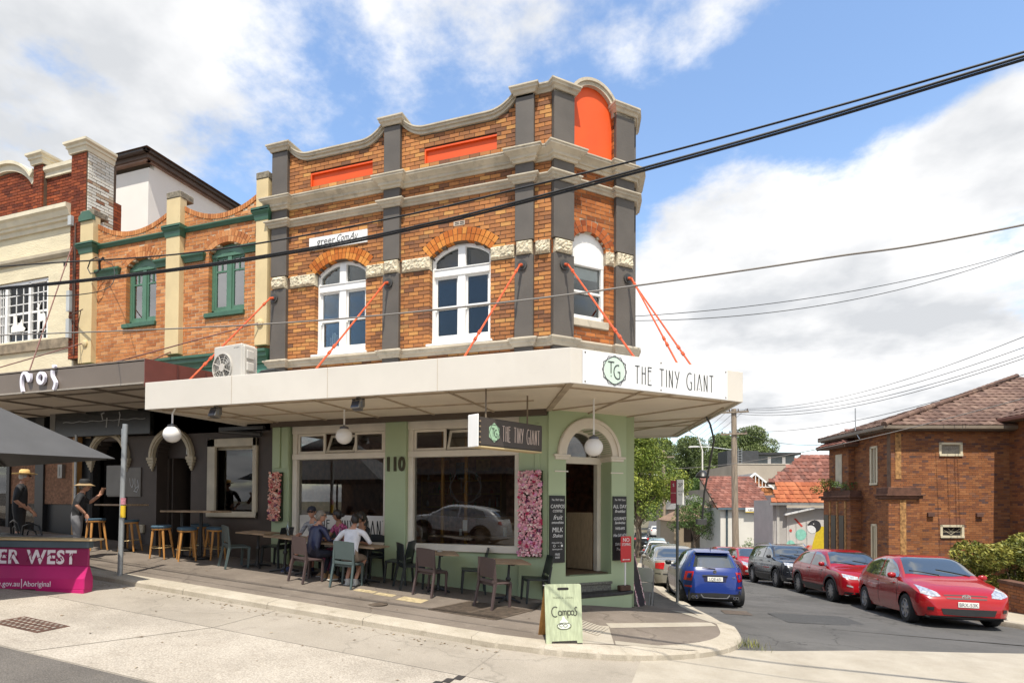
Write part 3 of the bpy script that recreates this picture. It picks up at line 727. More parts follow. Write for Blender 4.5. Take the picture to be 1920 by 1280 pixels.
# vent brick
mb = MB(T1); mb.box(-4.98,-4.73,-.02,.014,7.44,7.53); mb.build('vent_frame', mat('vent_pale',(.5,.42,.34),.8), cb)
mb = MB(T1)
for i in range(2):
    for j in range(2): mb.box(-4.95+i*.11,-4.86+i*.11,.0,.016,7.46+j*.035,7.478+j*.035)
mb.build('vent_slot', M_SLOT, cb)
# ------------------------------------------------ ground floor, front
def zb(x): return G(x,10.75)-.25
M_BASE = mat('dark_base', (.10,.085,.07), .8, .3, 8)
mb = MB(T1); mb.box(-9.47,-9.0,-.3,.06,zb(-9.4),3.56); mb.build('green_pier', M_GREEN, cb, bevel=.01)
mb = MB(T1); mb.box(-9.40,-9.22,.06,.10,2.52,3.56); mb.box(-9.18,-9.0,.06,.09,2.5,3.56); mb.build('pier_strip', M_GREEN, cb, bevel=.005)
mb = MB(T1); mb.box(-6.49,-6.0,-.3,.10,zb(-6.2),3.56); mb.build('green_pier', M_GREEN, cb, bevel=.01)
mb = MB(T1); mb.box(-3.53,-2.93,-.3,.05,zb(-3),3.56); mb.box(-3.2,-3.1,.04,.075,1.0,3.3); mb.build('green_pier', M_GREEN, cb, bevel=.01)
mb = MB(T1); mb.box(-9.0,-6.49,-.3,-.02,zb(-9),.80); mb.box(-6.0,-3.53,-.3,-.02,zb(-6),.80); mb.build('dado_wall', M_GREEN, cb, bevel=.01)
def shopfront(a,b,vents):
    fr = MB(T1); zs = .80
    fr.box(a,a+.12,-.18,.0,.80,3.30); fr.box(b-.10,b,-.18,.0,.80,3.30)
    fr.box(a,b,-.2,.045,.76,.90)                        # sill
    fr.box(a,b,-.18,.02,2.70,2.83); fr.box(a,b,-.2,.02,3.28,3.56)
    f = fr.build('shop_window_frame', M_CREAMP if False else M_SHOPF, cb, bevel=.008)
    MB(T1).box(a+.11,b-.09,-.10,-.092,.89,2.71).build('pane', M_SHOP, f)
    n = len(vents); wv = (b-a-.22)/n
    for i,op in enumerate(vents):
        x0 = a+.12+wv*i+.01; x1 = x0+wv-.02
        def sash(P0):  # P0 maps (x, up from hinge, thickness)
            m_ = MB(P0); h = .44
            for (p,q,r_,s_) in ((x0,x1,0,.05),(x0,x1,h-.05,h),(x0,x0+.05,.05,h-.05),(x1-.05,x1,.05,h-.05)): m_.box(p,q,0,.04,r_,s_)
            v = m_.build('vent_sash', M_SHOPF, f); MB(P0).box(x0+.04,x1-.04,.015,.02,.04,h-.04).build('pane', M_SHOP, v)
        tl = R(op)
        # hinged at the bottom rail side: top leans inwards
        sash(lambda x,o,u,tl=tl: T1(x, -.07+o*math.cos(tl)-u*math.sin(tl), 2.835+u*math.cos(tl)+o*math.sin(tl)))
    return f
M_SHOPF = mat('shop_frame_white', (.74,.68,.58), .5, .06, 3)
f1 = shopfront(-8.95,-6.49,(0,24,0)); f2 = shopfront(-6.0,-3.53,(0,20,0))
# privacy panel behind the left window with the cafe name
MB(T1).box(-8.8,-6.6,-.088,-.084,.90,1.46).build('privacy_film', mat('film_grey',(.72,.69,.64),.6), f1)
M_INK = mat('ink_dark', (.03,.035,.035), .6, 0); M_INKB = mat('ink_black', (.012,.012,.012), .7, 0)
def deco(txt, h, w, x=0., gap=.22):
    """thin tall art-deco capitals as strokes, unit height h"""
    out = []; cur = x
    for ch in txt:
        lw = {'T':.42,'H':.36,'E':.36,'I':.06,'N':.38,'Y':.42,'G':.58,'A':.50,' ':.34}[ch]
        L_ = []
        if ch == 'T': L_ = [[(0,1),(lw,1)],[(lw/2,1),(lw/2,0)]]
        if ch == 'H': L_ = [[(.03,1),(.03,0)],[(lw-.03,1),(lw-.03,0)],[(.03,.62),(lw-.03,.62)]]
        if ch == 'E': L_ = [[(lw,1),(.03,1),(.03,.0),(lw,.0)],[(.03,.8),(lw*.9,.8)],[(.2,.27),(.22,.24)]]
        if ch == 'I': L_ = [[(.03,1),(.03,0)]]
        if ch == 'N': L_ = [[(.03,0),(.03,1)],[(.03,1),(lw-.03,0)],[(lw-.03,0),(lw-.03,1)]]
        if ch == 'Y': L_ = [[(0,1),(lw*.5,.52)],[(lw,1),(lw*.32,.0)]]
        if ch == 'G': L_ = [arcp(.33,.5,.33,.5,62,290,16)+[(.5,.05),(.5,.45),(.36,.45)]]
        if ch == 'A': L_ = [[(0,0),(lw/2,1)],[(lw/2,1),(lw,0)],[(lw*.42,.12),(lw*.5,.10)]]
        out += [[(cur+p*h*w, q*h) for p,q in s_] for s_ in L_]
        cur += (lw+gap)*h*w
    return out, cur
ln,_ = deco('THE TINY GIANT',.36,1.0); sx = 1.85/_
strokes([[(-8.35+p*sx,.99+q) for p,q in s_] for s_ in ln], .02, T1, M_INKB, f1, o=-.083)
# 110
for k,chs in enumerate('110'): pass
text_mesh('110', .40, mat('numeral_brass',(.06,.05,.02),.4,.1,8,metal=.3), lambda a,o,z: T1(-6.48+a,.10+o,2.42+z*1.0), cb, 'street_number', .03, xs=.80, bold=.014)
# ------------------------------------------------ ground floor, chamfer with arched door
zc0 = -.75
def ch_hole(z):
    if z < .33: return []
    if z < 2.70: return [(.32,1.40)]
    q = .54**2-(z-2.70)**2; return [(.86-math.sqrt(q),.86+math.sqrt(q))] if q > 0 else []
mb = MB(T2); st = .04; z = zc0; rows = []
while z < 3.56:
    h_ = ch_hole(z+st/2); iv = interval_sub([(-.07,1.772)],h_); rows.append((z,iv)); z += st
pz = rows[0][0]; cur = rows[0][1]
for zz,iv in rows[1:]+[(3.56,None)]:
    if iv != cur:
        for a,b in cur: mb.box(a,b,-.42,.05,pz,min(zz,3.56))
        pz, cur = zz, iv
mb.build('green_corner_wall', M_GREEN, cb)
mb = MB(T3); mb.box(-.12,9,-.3,.05,-1.9,3.56); mb.build('green_side_wall', M_GREEN, cb)
arcI = arc_pts(.86,2.70,.54,.54,24); arcO = arc_pts(.86,2.70,.54,.54,24,.19); arcM = arc_pts(.86,2.70,.54,.54,24,.135)
mb = MB(T2); mb.ring(arcO,arcI,-.40,.085); mb.ring(arcO,arcM,.08,.115); mb.ring(arc_pts(.86,2.70,.54,.54,24,.205),arc_pts(.86,2.70,.54,.54,24,.17),.05,.10); mb.build('door_arch', M_SHOPF, cb, smooth=30)
for a,b in ((.06,.36),(1.37,1.68)):
    mb = MB(T2); mb.box(a,b,-.4,.09,2.60,2.69); mb.box(a-.03,b+.03,-.4,.125,2.655,2.70); mb.build('impost', M_SHOPF, cb, bevel=.008)
    mb = MB(T2); mb.box(a,b-.0,.045,.07,2.36,2.385); mb.build('bead', M_SHOPF, cb)
# door frame, fanlight, open doorway
mb = MB(T2); mb.box(.32,1.40,-.42,-.30,2.56,2.70); mb.box(1.31,1.40,-.46,-.32,.35,2.60); mb.box(.30,.36,-.46,-.34,.35,2.60); mb.ring(arcI,arc_pts(.86,2.70,.54,.54,24,-.05),-.42,-.33); mb.box(1.14,1.18,-.42,-.35,2.70,3.2)
df = mb.build('door_frame', M_SHOPF, cb, bevel=.005)
mb = MB(T2); mb.prism([(a,z) for a,z in arc_pts(.86,2.70,.5,.5,16)],-.40,-.39,1); mb.build('pane', M_SHOP, df)
# half-open timber door leaf and its dark companion inside
TD = lambda a,o,z: T2(1.30-.0-a*math.cos(R(62)), -.46-o*.0-a*math.sin(R(62))+0, z)
mb = MB(T2); 
def leaf(a,o,z): return T2(1.28-a*.45+o*.89, -.47-a*.89-o*.45, z)
mb = MB(leaf); mb.box(0,.62,0,.05,.37,1.56); mb.build('counter_end', mat('ply_pale',(.27,.20,.125),.6,.15,6,stretch=(6,6,1)), cb)
# floor and steps
M_STEP = mat('step_mosaic', (.17,.165,.14), .8, .3, 30, bump=.5, bscale=90)
mb = MB(T2); mb.box(.32,1.40,-3.2,-.06,.20,.35); mb.build('shop_floor', mat('floor_timber',(.13,.085,.05),.6,.2,4), cb)
mb = MB(T2); mb.box(.33,1.39,-.30,-.06,-.1,.345); mb.build('step', mat('step_green',(.24,.33,.20),.7,.25,9), cb)
mb = MB(T2); mb.box(.34,1.40,-.18,.10,.14,.19); mb.box(.36,1.39,-.1,.07,-.4,.14); mb.build('step', M_STEP, cb, bevel=.008)
mb = MB(T2); mb.prism([(.1,-.1),(.1,.36),(.35,.42),(1.45,.40),(1.75,.32),(1.8,.10),(1.8,-.1)],-.05,.01,2); st_ = mb.build('step', mat('step_black',(.03,.028,.027),.6,.3,12), cb, bevel=.01)
mb = MB(T2); mb.prism([(.12,-.1),(.12,.34),(.35,.40),(1.45,.38),(1.72,.30),(1.76,.08),(1.76,-.1)],-.75,-.052,2); mb.build('step_base', M_GREEN, cb)
# ------------------------------------------------------------------ neighbour with cream pilasters and green windows
NBR = [(0,'#a0623a'),(.3,'#b07042'),(.65,'#bd7e4c'),(1,'#c88f5e')]
N1, N2 = ramp_mat('brick_tan',NBR,False), ramp_mat('brick_tan_joined',NBR,True)
M_CREAMM = mat('mortar_cream', (.56,.44,.30), .9, .12, 7)
M_CREAM = mat('cream_pilaster', (.62,.49,.27), .6, .07, 1.6, dirt=.15, dcol=(.3,.22,.12))
M_DGREEN = mat('dark_green_paint', (.045,.12,.075), .4, .1, 4)
M_DGREEN2 = mat('green_window_paint', (.075,.17,.11), .4, .1, 4)
M_OLDC = mat('weathered_cap', (.22,.19,.14), .9, .35, 14, bump=.6, bscale=40)
nb = empty('terrace_shop', (-12.6,10.8,.55), label='narrow brick shop with cream pilasters, green windows and dark painted ground floor', cat='building')
def dip(a):
    for p,q in ((-15.25,-12.7),(-12.26,-9.92)):
        if p <= a <= q: t = (a-(p+q)/2)/((q-p)/2); return 8.58+.36*t*t
    return 9.0
H1, H2 = arch_hole(-13.69,.52,6.24,7.76,.20), arch_hole(-10.93,.55,6.24,7.76,.20)
H1g, H2g = arch_hole(-13.69,.52,6.24,7.76,.20,.28), arch_hole(-10.93,.55,6.24,7.76,.20,.28)
nc = course_cells(-15.3,-9.56,5.2,9.1,[H1g,H2g,rect_hole(-12.66,-12.3,0,20)],CH+.004,BL,dip)
brick_wall(nb, T1, nc, CH+.004, N1, N2, 280, joint=.014, proud=.006)
core_wall(course_cells(-15.6,-9.56,3.4,9.1,[H1,H2],CH+.004,BL,dip), CH+.004, T1, .24).build('wall_core', M_CREAMM, nb)
for c,w in ((-13.69,.52),(-10.93,.55)): voussoirs(nb, T1, c, w, 7.76, .20, .28, 15, N1)
# brick-on-edge coping
for p,q in ((-15.25,-12.7),(-12.26,-9.92)):
    n = 31
    for i in range(n):
        a = p+(q-p)*(i+.08)/n; b = p+(q-p)*(i+.92)/n
        MB(T1).hexa([(a,-.26,dip(a)-.02),(b,-.26,dip(b)-.02),(b,.02,dip(b)-.02),(a,.02,dip(a)-.02),(a,-.26,dip(a)+.10),(b,-.26,dip(b)+.10),(b,.02,dip(b)+.10),(a,.02,dip(a)+.10)]).build('coping_brick', N1, nb)
for a,b,top in ((-15.72,-15.25,9.22),(-12.7,-12.26,9.2),(-9.94,-9.6,9.2)):
    MB(T1).box(a,b,-.05,.15,5.35,top).build('cream_pilaster', M_CREAM, nb, bevel=.008)
    mb = MB(T1); mb.box(a-.01,b+.01,-.25,.16,top,top+.17); mb.build('pilaster_cap', M_OLDC, nb, bevel=.02)
mb = MB(T1); mb.prism([(-15.74,9.1),(-15.24,9.1),(-15.24,9.22),(-15.36,9.34),(-15.6,9.34),(-15.74,9.22)],.10,.19,1); mb.build('pilaster_cap', M_DGREEN, nb)
gp = [(-.03,8.36),(.03,8.36),(.05,8.40),(.075,8.44),(.075,8.47),(-.03,8.50)]
P = [(-15.75,D),(-15.75,D-.15),(-15.25,D-.15),(-15.25,D),(-12.7,D),(-12.7,D-.15),(-12.26,D-.15),(-12.26,D),(-9.94,D),(-9.94,D-.15),(-9.6,D-.15),(-9.6,D)]
MB().sweep(P, gp).build('green_string_course', M_DGREEN, nb)
for a,b in ((-15.74,-15.24),(-12.72,-12.24),(-9.96,-9.58)):
    mb = MB(); mb.sweep([(a+.02,D),(a+.02,D-.14),(b-.02,D-.14),(b-.02,D)],[(-.05,8.24),(.02,8.24),(.04,8.36),(.085,8.43),(.085,8.52),(-.05,8.54)]); mb.build('green_capital', M_DGREEN, nb)
for a,b in ((-15.2,-14.45),(-13.13,-12.75),(-12.22,-11.62),(-10.36,-9.96)):
    mb = MB(); mb.sweep([(a+.03,D),(a+.03,D-.02),(b-.03,D-.02),(b-.03,D)],[(-.01,7.60),(.03,7.60),(.05,7.68),(.09,7.74),(.09,7.78),(-.01,7.80)]); mb.build('label_stop', M_DGREEN, nb)
def casement(c,w):
    fr = MB(T1); o0,o1 = -.2,-.1
    fr.ring(arc_pts(c,7.76,w,.20,12,-.003),[(max(c-w+.07,min(c+w-.07,a)),z) for a,z in arc_pts(c,7.76,w,.20,12,-.2)],o0,o1)
    fr.box(c-w,c-w+.08,o0,o1,6.30,7.77); fr.box(c+w-.08,c+w,o0,o1,6.30,7.77); fr.box(c-.06,c+.06,o0,o1+.01,6.30,7.72); fr.box(c-w,c+w,o0,o1,6.28,6.38); fr.box(c-w,c+w,o0,o1+.02,7.66,7.74)
    f = fr.build('window_frame', M_DGREEN2, nb, bevel=.006)
    for s_ in (-1,1):
        x0,x1 = (c-w+.08,c-.06) if s_ < 0 else (c+.06,c+w-.08)
        mb = MB(T1); o = -.13
        mb.box(x0,x0+.05,o-.03,o+.012,6.38,7.66); mb.box(x1-.05,x1,o-.03,o+.012,6.38,7.66); mb.box(x0,x1,o-.03,o+.01,6.38,6.46); mb.box(x0,x1,o-.03,o+.01,7.61,7.66); mb.box(x0,x1,o-.03,o+.01,7.30,7.34); mb.box((x0+x1)/2-.012,(x0+x1)/2+.012,o-.03,o+.01,7.34,7.61)
        mb.build('casement', M_DGREEN2, f); MB(T1).box(x0+.04,x1-.04,o-.016,o-.01,6.44,7.63).build('pane', glass('window_glass_bright',(.9,.93,.92),.30), f)
    MB(T1).box(c-w-.08,c+w+.02,-.1,.07,6.17,6.28).build('window_sill', M_DGREEN, f, bevel=.01)
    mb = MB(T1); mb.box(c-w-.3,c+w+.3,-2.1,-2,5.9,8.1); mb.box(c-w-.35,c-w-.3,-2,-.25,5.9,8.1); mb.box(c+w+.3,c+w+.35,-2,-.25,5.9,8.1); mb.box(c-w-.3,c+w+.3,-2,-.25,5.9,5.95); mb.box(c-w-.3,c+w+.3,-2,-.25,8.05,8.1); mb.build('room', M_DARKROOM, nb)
casement(-13.69,.52); casement(-10.93,.55)
MB().sweep([(-15.6,D),(-9.6,D)],[(-.03,4.95),(.1,4.95),(.12,5.05),(.16,5.1),(.16,5.17),(.2,5.2),(.2,5.26),(-.03,5.3)]).build('green_shop_cornice', M_DGREEN, nb)
MB(T1).box(-15.6,-9.6,-.05,.04,4.3,4.95).build('green_frieze', mat('green_frieze',(.08,.24,.17),.5), nb)
mb = MB(); mb.box(-15.7,-15.5,11.05,19,.3,8.6); mb.prism([(-15.6,11.05),(-9.55,11.05),(-9.55,19),(-15.6,19)],8.0,8.1); mb.box(-15.6,-9.56,18.8,19,.3,8.1); mb.build('rear_structure', mat('rear_brick',(.28,.15,.09),.9), nb)
# dark ground floor
M_DK = mat('charcoal_paint', (.072,.054,.044), .6, .12, 2.5, bump=.1, bscale=25)
zz = .2
gcells = course_cells(-15.3,-9.47,zz,4.3,[rect_hole(-11.25,-10.0,1.5,3.1),lambda z:[(-13.05,-11.95)] if z<2.85 else ([(-12.5-math.sqrt(.55**2-(z-2.85)**2),-12.5+math.sqrt(.55**2-(z-2.85)**2))] if z<3.4 else []),lambda z:[(-15.3,-14.05)] if z<2.75 else ([(-14.68-math.sqrt(max(0,.6**2-(z-2.75)**2)),-14.68+math.sqrt(max(0,.6**2-(z-2.75)**2)))] if z<3.35 else [])],.1,10)
core_wall(gcells,.1,T1,.3).build('ground_floor_wall', M_DK, nb)
mb = MB(T1); mb.box(-11.55,-9.47,0,.05,zz,4.2); 
mb = MB(T1); mb.box(-11.37,-11.13,.0,.08,1.38,3.24); mb.box(-10.02,-9.90,.0,.08,1.38,3.24); mb.box(-11.37,-9.9,.0,.08,3.04,3.24); mb.box(-11.37,-9.9,-.0,.10,1.38,1.52)
fr = mb.build('window_frame', mat('window_trim_cream',(.52,.46,.35),.5), nb, bevel=.015)
MB(T1).box(-11.2,-9.98,-.12,-.11,1.48,3.08).build('pane', M_SHOP, fr)
MB(T1).box(-11.2,-9.98,-.1,-.08,2.98,3.08).build('blind_rail', mat('window_trim_cream',(.52,.46,.35)), fr)
# moulded arches with corbels
M_TRIM = mat('arch_trim_cream', (.50,.43,.31), .6, .1, 6)
for c,w in ((-12.54,.64),(-14.68,.64)):
    mb = MB(T1); mb.ring(arc_pts(c,2.84,w,w,20,.07),arc_pts(c,2.84,w,w,20,-.07),.0,.09); mb.ring(arc_pts(c,2.84,w,w,20,.03),arc_pts(c,2.84,w,w,20,-.03),.09,.115); mb.build('arch_moulding', M_TRIM, nb, smooth=30)
    for x in (c-w,c+w):
        mb = MB(T1)
        for k,(hw,z0,z1) in enumerate(((.12,2.76,2.84),(.10,2.69,2.76),(.075,2.62,2.69),(.045,2.55,2.62),(.02,2.50,2.55))): mb.box(x-hw,x+hw,0,.11-.015*k,z0,z1)
        mb.build('corbel', M_TRIM, nb, bevel=.01)
text_mesh('108', .2, mat('numeral_white',(.7,.68,.62),.5,0), lambda a,o,z: T1(-12.45+a,-.29+o,2.93+z), nb, 'street_number', .02)
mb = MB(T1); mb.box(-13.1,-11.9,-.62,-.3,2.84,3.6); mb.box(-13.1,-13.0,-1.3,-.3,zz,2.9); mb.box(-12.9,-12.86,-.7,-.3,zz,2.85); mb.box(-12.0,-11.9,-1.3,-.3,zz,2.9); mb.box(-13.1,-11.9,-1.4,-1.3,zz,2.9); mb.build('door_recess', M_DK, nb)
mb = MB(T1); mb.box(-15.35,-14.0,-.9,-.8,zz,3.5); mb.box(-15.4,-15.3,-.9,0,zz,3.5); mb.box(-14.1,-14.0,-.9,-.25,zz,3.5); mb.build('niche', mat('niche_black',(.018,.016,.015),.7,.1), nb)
mb = MB(T1); mb.box(-14.72,-13.56,.0,.03,1.86,2.6); mb.build('menu_board', mat('menu_grey',(.11,.095,.08),.4,.15,5), nb)
mb = MB(T1); mb.box(-14.75,-14.18,.03,.035,1.9,2.66); mb.build('menu_panel', mat('menu_panel_pale',(.16,.15,.135),.4), nb)
strokes([[(-13.93,2.33),(-13.9,2.15),(-13.84,2.1),(-13.8,2.2),(-13.82,2.32)],[(-13.75,2.33),(-13.74,2.12),(-13.7,2.05)],[(-13.66,2.28),(-13.62,2.1),(-13.68,1.98),(-13.78,2.0),(-13.72,2.08),(-13.6,2.14)]],.012,T1,mat('chalk',(.6,.6,.6),.8,0),nb,'chalk_scrawl',o=.032)
mb = MB(T1); mb.box(-16.3,-12.95,.18,.30,3.40,4.25); sb = mb.build('black_signboard', mat('gloss_black',(.012,.013,.013),.25,.2,3), nb, bevel=.01)
strokes([[(-16.0+i*.1,3.78+.012*math.sin(i*1.3)) for i in range(30)]],.012,lambda a,o,z:T1(a,o+.30,z),mat('sign_scratch',(.35,.36,.36),.7,0),sb,'scratch_line')
strokes([[(-14.55,3.8),(-14.6,3.95),(-14.5,3.98)],[(-14.4,3.85),(-14.42,3.6)],[(-14.0,3.62),(-13.95,3.9),(-13.98,3.98)]],.03,lambda a,o,z:T1(a,o+.302,z),mat('sign_scratch',(.35,.36,.36)),sb,'peeling_letter')
mb = MB(T1); mb.box(-13.55,-13.42,.0,.06,.95,1.16); mb.build('meter_box', M_TRIM, nb, bevel=.01)
mb = MB(T1); mb.tube([(-13.48,.03,.95),(-13.48,.03,.5)],.012); mb.build('conduit', M_DK, nb)
mb = MB(T1); mb.tube([(-11.0,.05,3.42),(-9.75,.09,3.3)],.05); mb.box(-11.0,-9.7,.0,.10,3.42,3.5); mb.build('heater_tube', mat('heater_black',(.04,.04,.04),.4), nb)
# ------------------------------------------------------------------ third building, cream render and red brick parapet
TBR = [(0,'#5c2716'),(.4,'#7c3a1e'),(.8,'#944a28'),(1,'#5f2f1e')]
Q1, Q2 = ramp_mat('brick_red',TBR,False), ramp_mat('brick_red_joined',TBR,True)
tb = empty('cream_rendered_shop', (-18,10.8,.9), label='cream rendered shop with arched red brick parapet and white multi pane window', cat='building')
def arch_top(a):
    if a < -17.66:
        x = (a+18.95); return 9.95+math.sqrt(max(0,1.36**2-x*x))*.82 if abs(x) < 1.36 else 9.95
    return 10.62
pc = course_cells(-22,-16.1,9.6,11.6,[rect_hole(-17.63,-17.26,0,20)],CH,BL,arch_top)
pc2 = course_cells(-17.63,-17.26,9.6,10.98,[],CH,BL*.8); pc3 = course_cells(-16.13,-15.56,5.5,11.0,[],CH,BL)
brick_wall(tb, T1, pc, CH, Q1, Q2, 170); core_wall(pc,CH,T1,.24).build('parapet_core', M_MORT, tb)
T1b = lambda a,o,z: T1(a,o+.12,z)
brick_wall(tb, T1b, pc2, CH, Q1, Q2, 40, jamb=.3); core_wall(pc2,CH,T1b,.5).build('pier_core', M_MORT, tb)
brick_wall(tb, T1b, pc3, CH, Q1, Q2, 90); MB(T1b).box(-16.13,-15.56,-.8,0,5.5,11.0).build('pier_core', M_MORT, tb)
# peeling white paint on the side of the tall pier: bricks seen on edge
TW = frame(-15.545,10.68,90)
PW = [(0,'#8a5a40'),(.16,'#b9a890'),(.3,'#cfcabd'),(1,'#d9d6cc')]
wc = course_cells(.02,.72,8.9,11.0,[],CH,BL)
brick_wall(tb, TW, wc, CH, ramp_mat('brick_whitewash',PW,False), ramp_mat('brick_whitewash_joined',PW,True), 60, name='whitewashed_brick'); 
wc = course_cells(.72,.95,8.9,10.0,[],CH,BL)
brick_wall(tb, TW, wc, CH, Q1, Q2, 10, name='whitewashed_brick'); MB(TW).box(.7,.95,-.3,0,8.9,10).build('pier_core', M_MORT, tb)
M_CRT = mat('cream_trim', (.66,.59,.44), .6, .08, 3, dirt=.2, dcol=(.3,.25,.17))
def tcap(a,b,bk,z,pr=.12):
    P = [(a,D+bk),(a,D-pr),(b,D-pr),(b,D+bk)]
    MB().sweep(P,[(-.05,z),(.05,z),(.07,z+.11),(.10,z+.13),(.10,z+.19),(.15,z+.23),(.15,z+.29),(-.05,z+.30)]).build('pier_cap', M_CRT, tb)
    MB().prism(P,z,z+.295).build('pier_cap', M_CRT, tb)
tcap(-16.13,-15.56,.6,10.98); tcap(-17.63,-17.26,.35,10.96)
xs_ = [-20.3+i*(20.3-17.66)/24 for i in range(25)]
mb = MB(T1); mb.ring([(a,arch_top(a)+.20) for a in xs_],[(a,arch_top(a)) for a in xs_],-.26,.08); mb.ring([(a,arch_top(a)+.27) for a in xs_],[(a,arch_top(a)+.18) for a in xs_],-.28,.15); mb.build('arched_coping', M_CRT, tb, smooth=30)
MB().sweep([(-17.26,D),(-16.13,D)],[(-.25,10.60),(.06,10.60),(.06,10.72),(.12,10.78),(.12,10.88),(-.25,10.9)]).build('parapet_coping', M_CRT, tb)
MB().sweep([(-24,D),(-16.13,D)],[(-.02,9.15),(.05,9.15),(.06,9.27),(.12,9.29),(.12,9.36),(.16,9.38),(.2,9.5),(.26,9.55),(.26,9.66),(-.02,9.7)]).build('cream_cornice', M_CRT, tb)
MB().sweep([(-24,D),(-16.13,D)],[(-.02,8.34),(.04,8.34),(.09,8.42),(.09,8.5),(-.02,8.52)]).build('cream_band', mat('band_stone',(.42,.36,.26),.7), tb)
M_CRW = mat('cream_render', (.68,.60,.42), .85, .06, 2, bump=.55, bscale=14, dirt=.12, dcol=(.4,.33,.2), stretch=(1,1,2.5))
mb = MB(T1); core = course_cells(-24,-16.1,5.3,9.3,[rect_hole(-19.35,-17.15,6.2,7.9)],.1,30); core_wall(core,.1,T1,.25).build('rendered_wall', M_CRW, tb)
mb = MB(T1); mb.box(-22,-16.1,-.2,.06,5.87,6.13); mb.build('sandstone_sill', mat('sandstone_old',(.24,.19,.13),.9,.3,5,bump=.5), tb)
mb = MB(T1); mb.box(-24,-16.1,-.3,0,4.4,5.3); mb.build('lower_render', mat('pale_render',(.60,.52,.42),.8,.05), tb)
# multi pane sashes
wfm = MB(T1); wfm.box(-19.33,-17.17,-.14,-.04,7.80,7.88); wfm.box(-19.33,-17.17,-.14,-.03,6.14,6.22)
for x in (-19.33,-18.97,-18.0,-17.25): wfm.box(x,x+.09,-.14,-.04,6.2,7.82)
wf = wfm.build('window_frame', M_WHT, tb)
for x0,x1 in ((-19.24,-18.97),(-18.88,-18.0),(-17.91,-17.25)):
    g_ = MB(T1); nc_ = 3
    for i in range(1,nc_): x = x0+(x1-x0)*i/nc_; g_.box(x-.011,x+.011,-.12,-.085,6.22,7.8)
    for j in range(1,6): z = 6.22+1.58*j/6; hw = .012 if j != 3 else .03; g_.box(x0,x1,-.12,-.085,z-hw,z+hw)
    g_.build('glazing_bar', M_WHT, wf)
    for i in range(nc_):
        for j in range(6):
            xa = x0+(x1-x0)*i/nc_; z = 6.22+1.58*j/6; MB(T1).box(xa+.008,xa+(x1-x0)/nc_-.008,-.104,-.10,z+.008,z+1.58/6-.008).build('pane', M_GLASS, wf)
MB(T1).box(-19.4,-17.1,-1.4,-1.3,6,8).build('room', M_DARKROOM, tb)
# white cut-out decorations in the window: a deer and a sleigh
M_CUT = mat('cutout_white', (.8,.78,.72), .7, 0)
deer = [(-17.62,6.42),(-17.58,6.42),(-17.56,6.70),(-17.42,6.72),(-17.39,6.42),(-17.35,6.42),(-17.33,6.78),(-17.36,6.92),(-17.55,6.93),(-17.60,7.06),(-17.57,7.16),(-17.52,7.24),(-17.56,7.22),(-17.60,7.17),(-17.64,7.23),(-17.68,7.22),(-17.64,7.14),(-17.70,7.08),(-17.66,7.04),(-17.66,6.85)]
MB(T1).prism(deer,-.07,-.062,1).build('deer_cutout', M_CUT, tb)
sl = [(-18.75,6.50),(-18.2,6.50),(-18.15,6.58),(-18.25,6.64),(-18.3,6.85),(-18.4,6.72),(-18.5,6.70),(-18.52,6.95),(-18.66,6.97),(-18.66,6.72),(-18.75,6.65)]
MB(T1).prism(sl,-.07,-.062,1).build('sleigh_cutout', M_CUT, tb)
mb = MB(T1); mb.box(-16.55,-16.42,.0,.01,8.1,8.18); mb.build('wall_vent', M_SLOT, tb)
mb = MB(T1b)
for z0,z1 in ((6.75,7.3),(6.05,6.55),(9.05,9.3)): mb.box(-16.1,-15.98,.02,.10,z0,z1)
mb.build('junction_box', mat('pvc_grey',(.42,.44,.44),.5), tb)
mb = MB(T1b); mb.tube([(-15.9,.03,9.1),(-15.88,.03,5.6)],.02); mb.tube([(-15.96,.03,8.6),(-15.95,.03,6.5)],.012); mb.tube([(-16.05,.06,6.62),(-15.1,.35,6.62)],.012); mb.tube([(-15.7,.06,6.3),(-15.2,.33,6.6)],.01); mb.build('conduit', mat('pipe_brown',(.09,.05,.035),.7), tb)
mb = MB(); mb.box(-24,-15.6,16,16.3,.3,10); mb.prism([(-24,11.04),(-15.6,11.04),(-15.6,16),(-24,16)],9.0,9.1); mb.box(-15.75,-15.56,11.6,16,.3,9.0); mb.build('rear_structure', mat('rear_brick',(.28,.15,.09),.9), tb)
# its shopfront under the awning
M_CHIP = mat('chipboard_red', (.23,.115,.065), .8, .3, 18)
mb = MB(T1); mb.box(-18.5,-17.5,-.06,.0,1.66,3.4); mb.box(-17.12,-16.0,-.06,.0,1.66,3.5); mb.build('hoarding_panel', M_CHIP, tb)
mb = MB(T1); mb.box(-17.45,-17.12,-.1,.05,.5,4.3); mb.box(-18.62,-18.5,-.1,.05,.5,4.3); mb.box(-17.12,-15.9,-.12,-.07,.5,1.66); mb.box(-24,-18.6,-.3,-.2,.5,4.4); mb.box(-18.6,-17.1,-.3,-.2,.5,4.4); mb.box(-17.1,-15.3,-.3,-.2,.5,4.4); mb.build('shopfront_dark', mat('shopfront_black',(.02,.02,.021),.4,.1), tb)
MB(T1).box(-18.5,-17.5,-.04,-.035,.6,1.66).build('pane', M_SHOP, tb)
MB(T1).box(-23.9,-18.65,-.1,-.09,.9,3.9).build('pane', M_SHOP, tb)
mb = MB(T1); mb.box(-16.5,-16.33,-.02,.09,2.35,2.72); mb.box(-16.47,-16.42,.09,.1,2.4,2.65); mb.build('letter_box', mat('steel_box',(.3,.29,.27),.4,.1,metal=.5), tb, bevel=.01)
mb = MB(T1); mb.box(-16.5,-16.3,.1,.3,3.0,4.3); mb.build('grey_post', mat('post_grey',(.14,.135,.125),.6), tb)
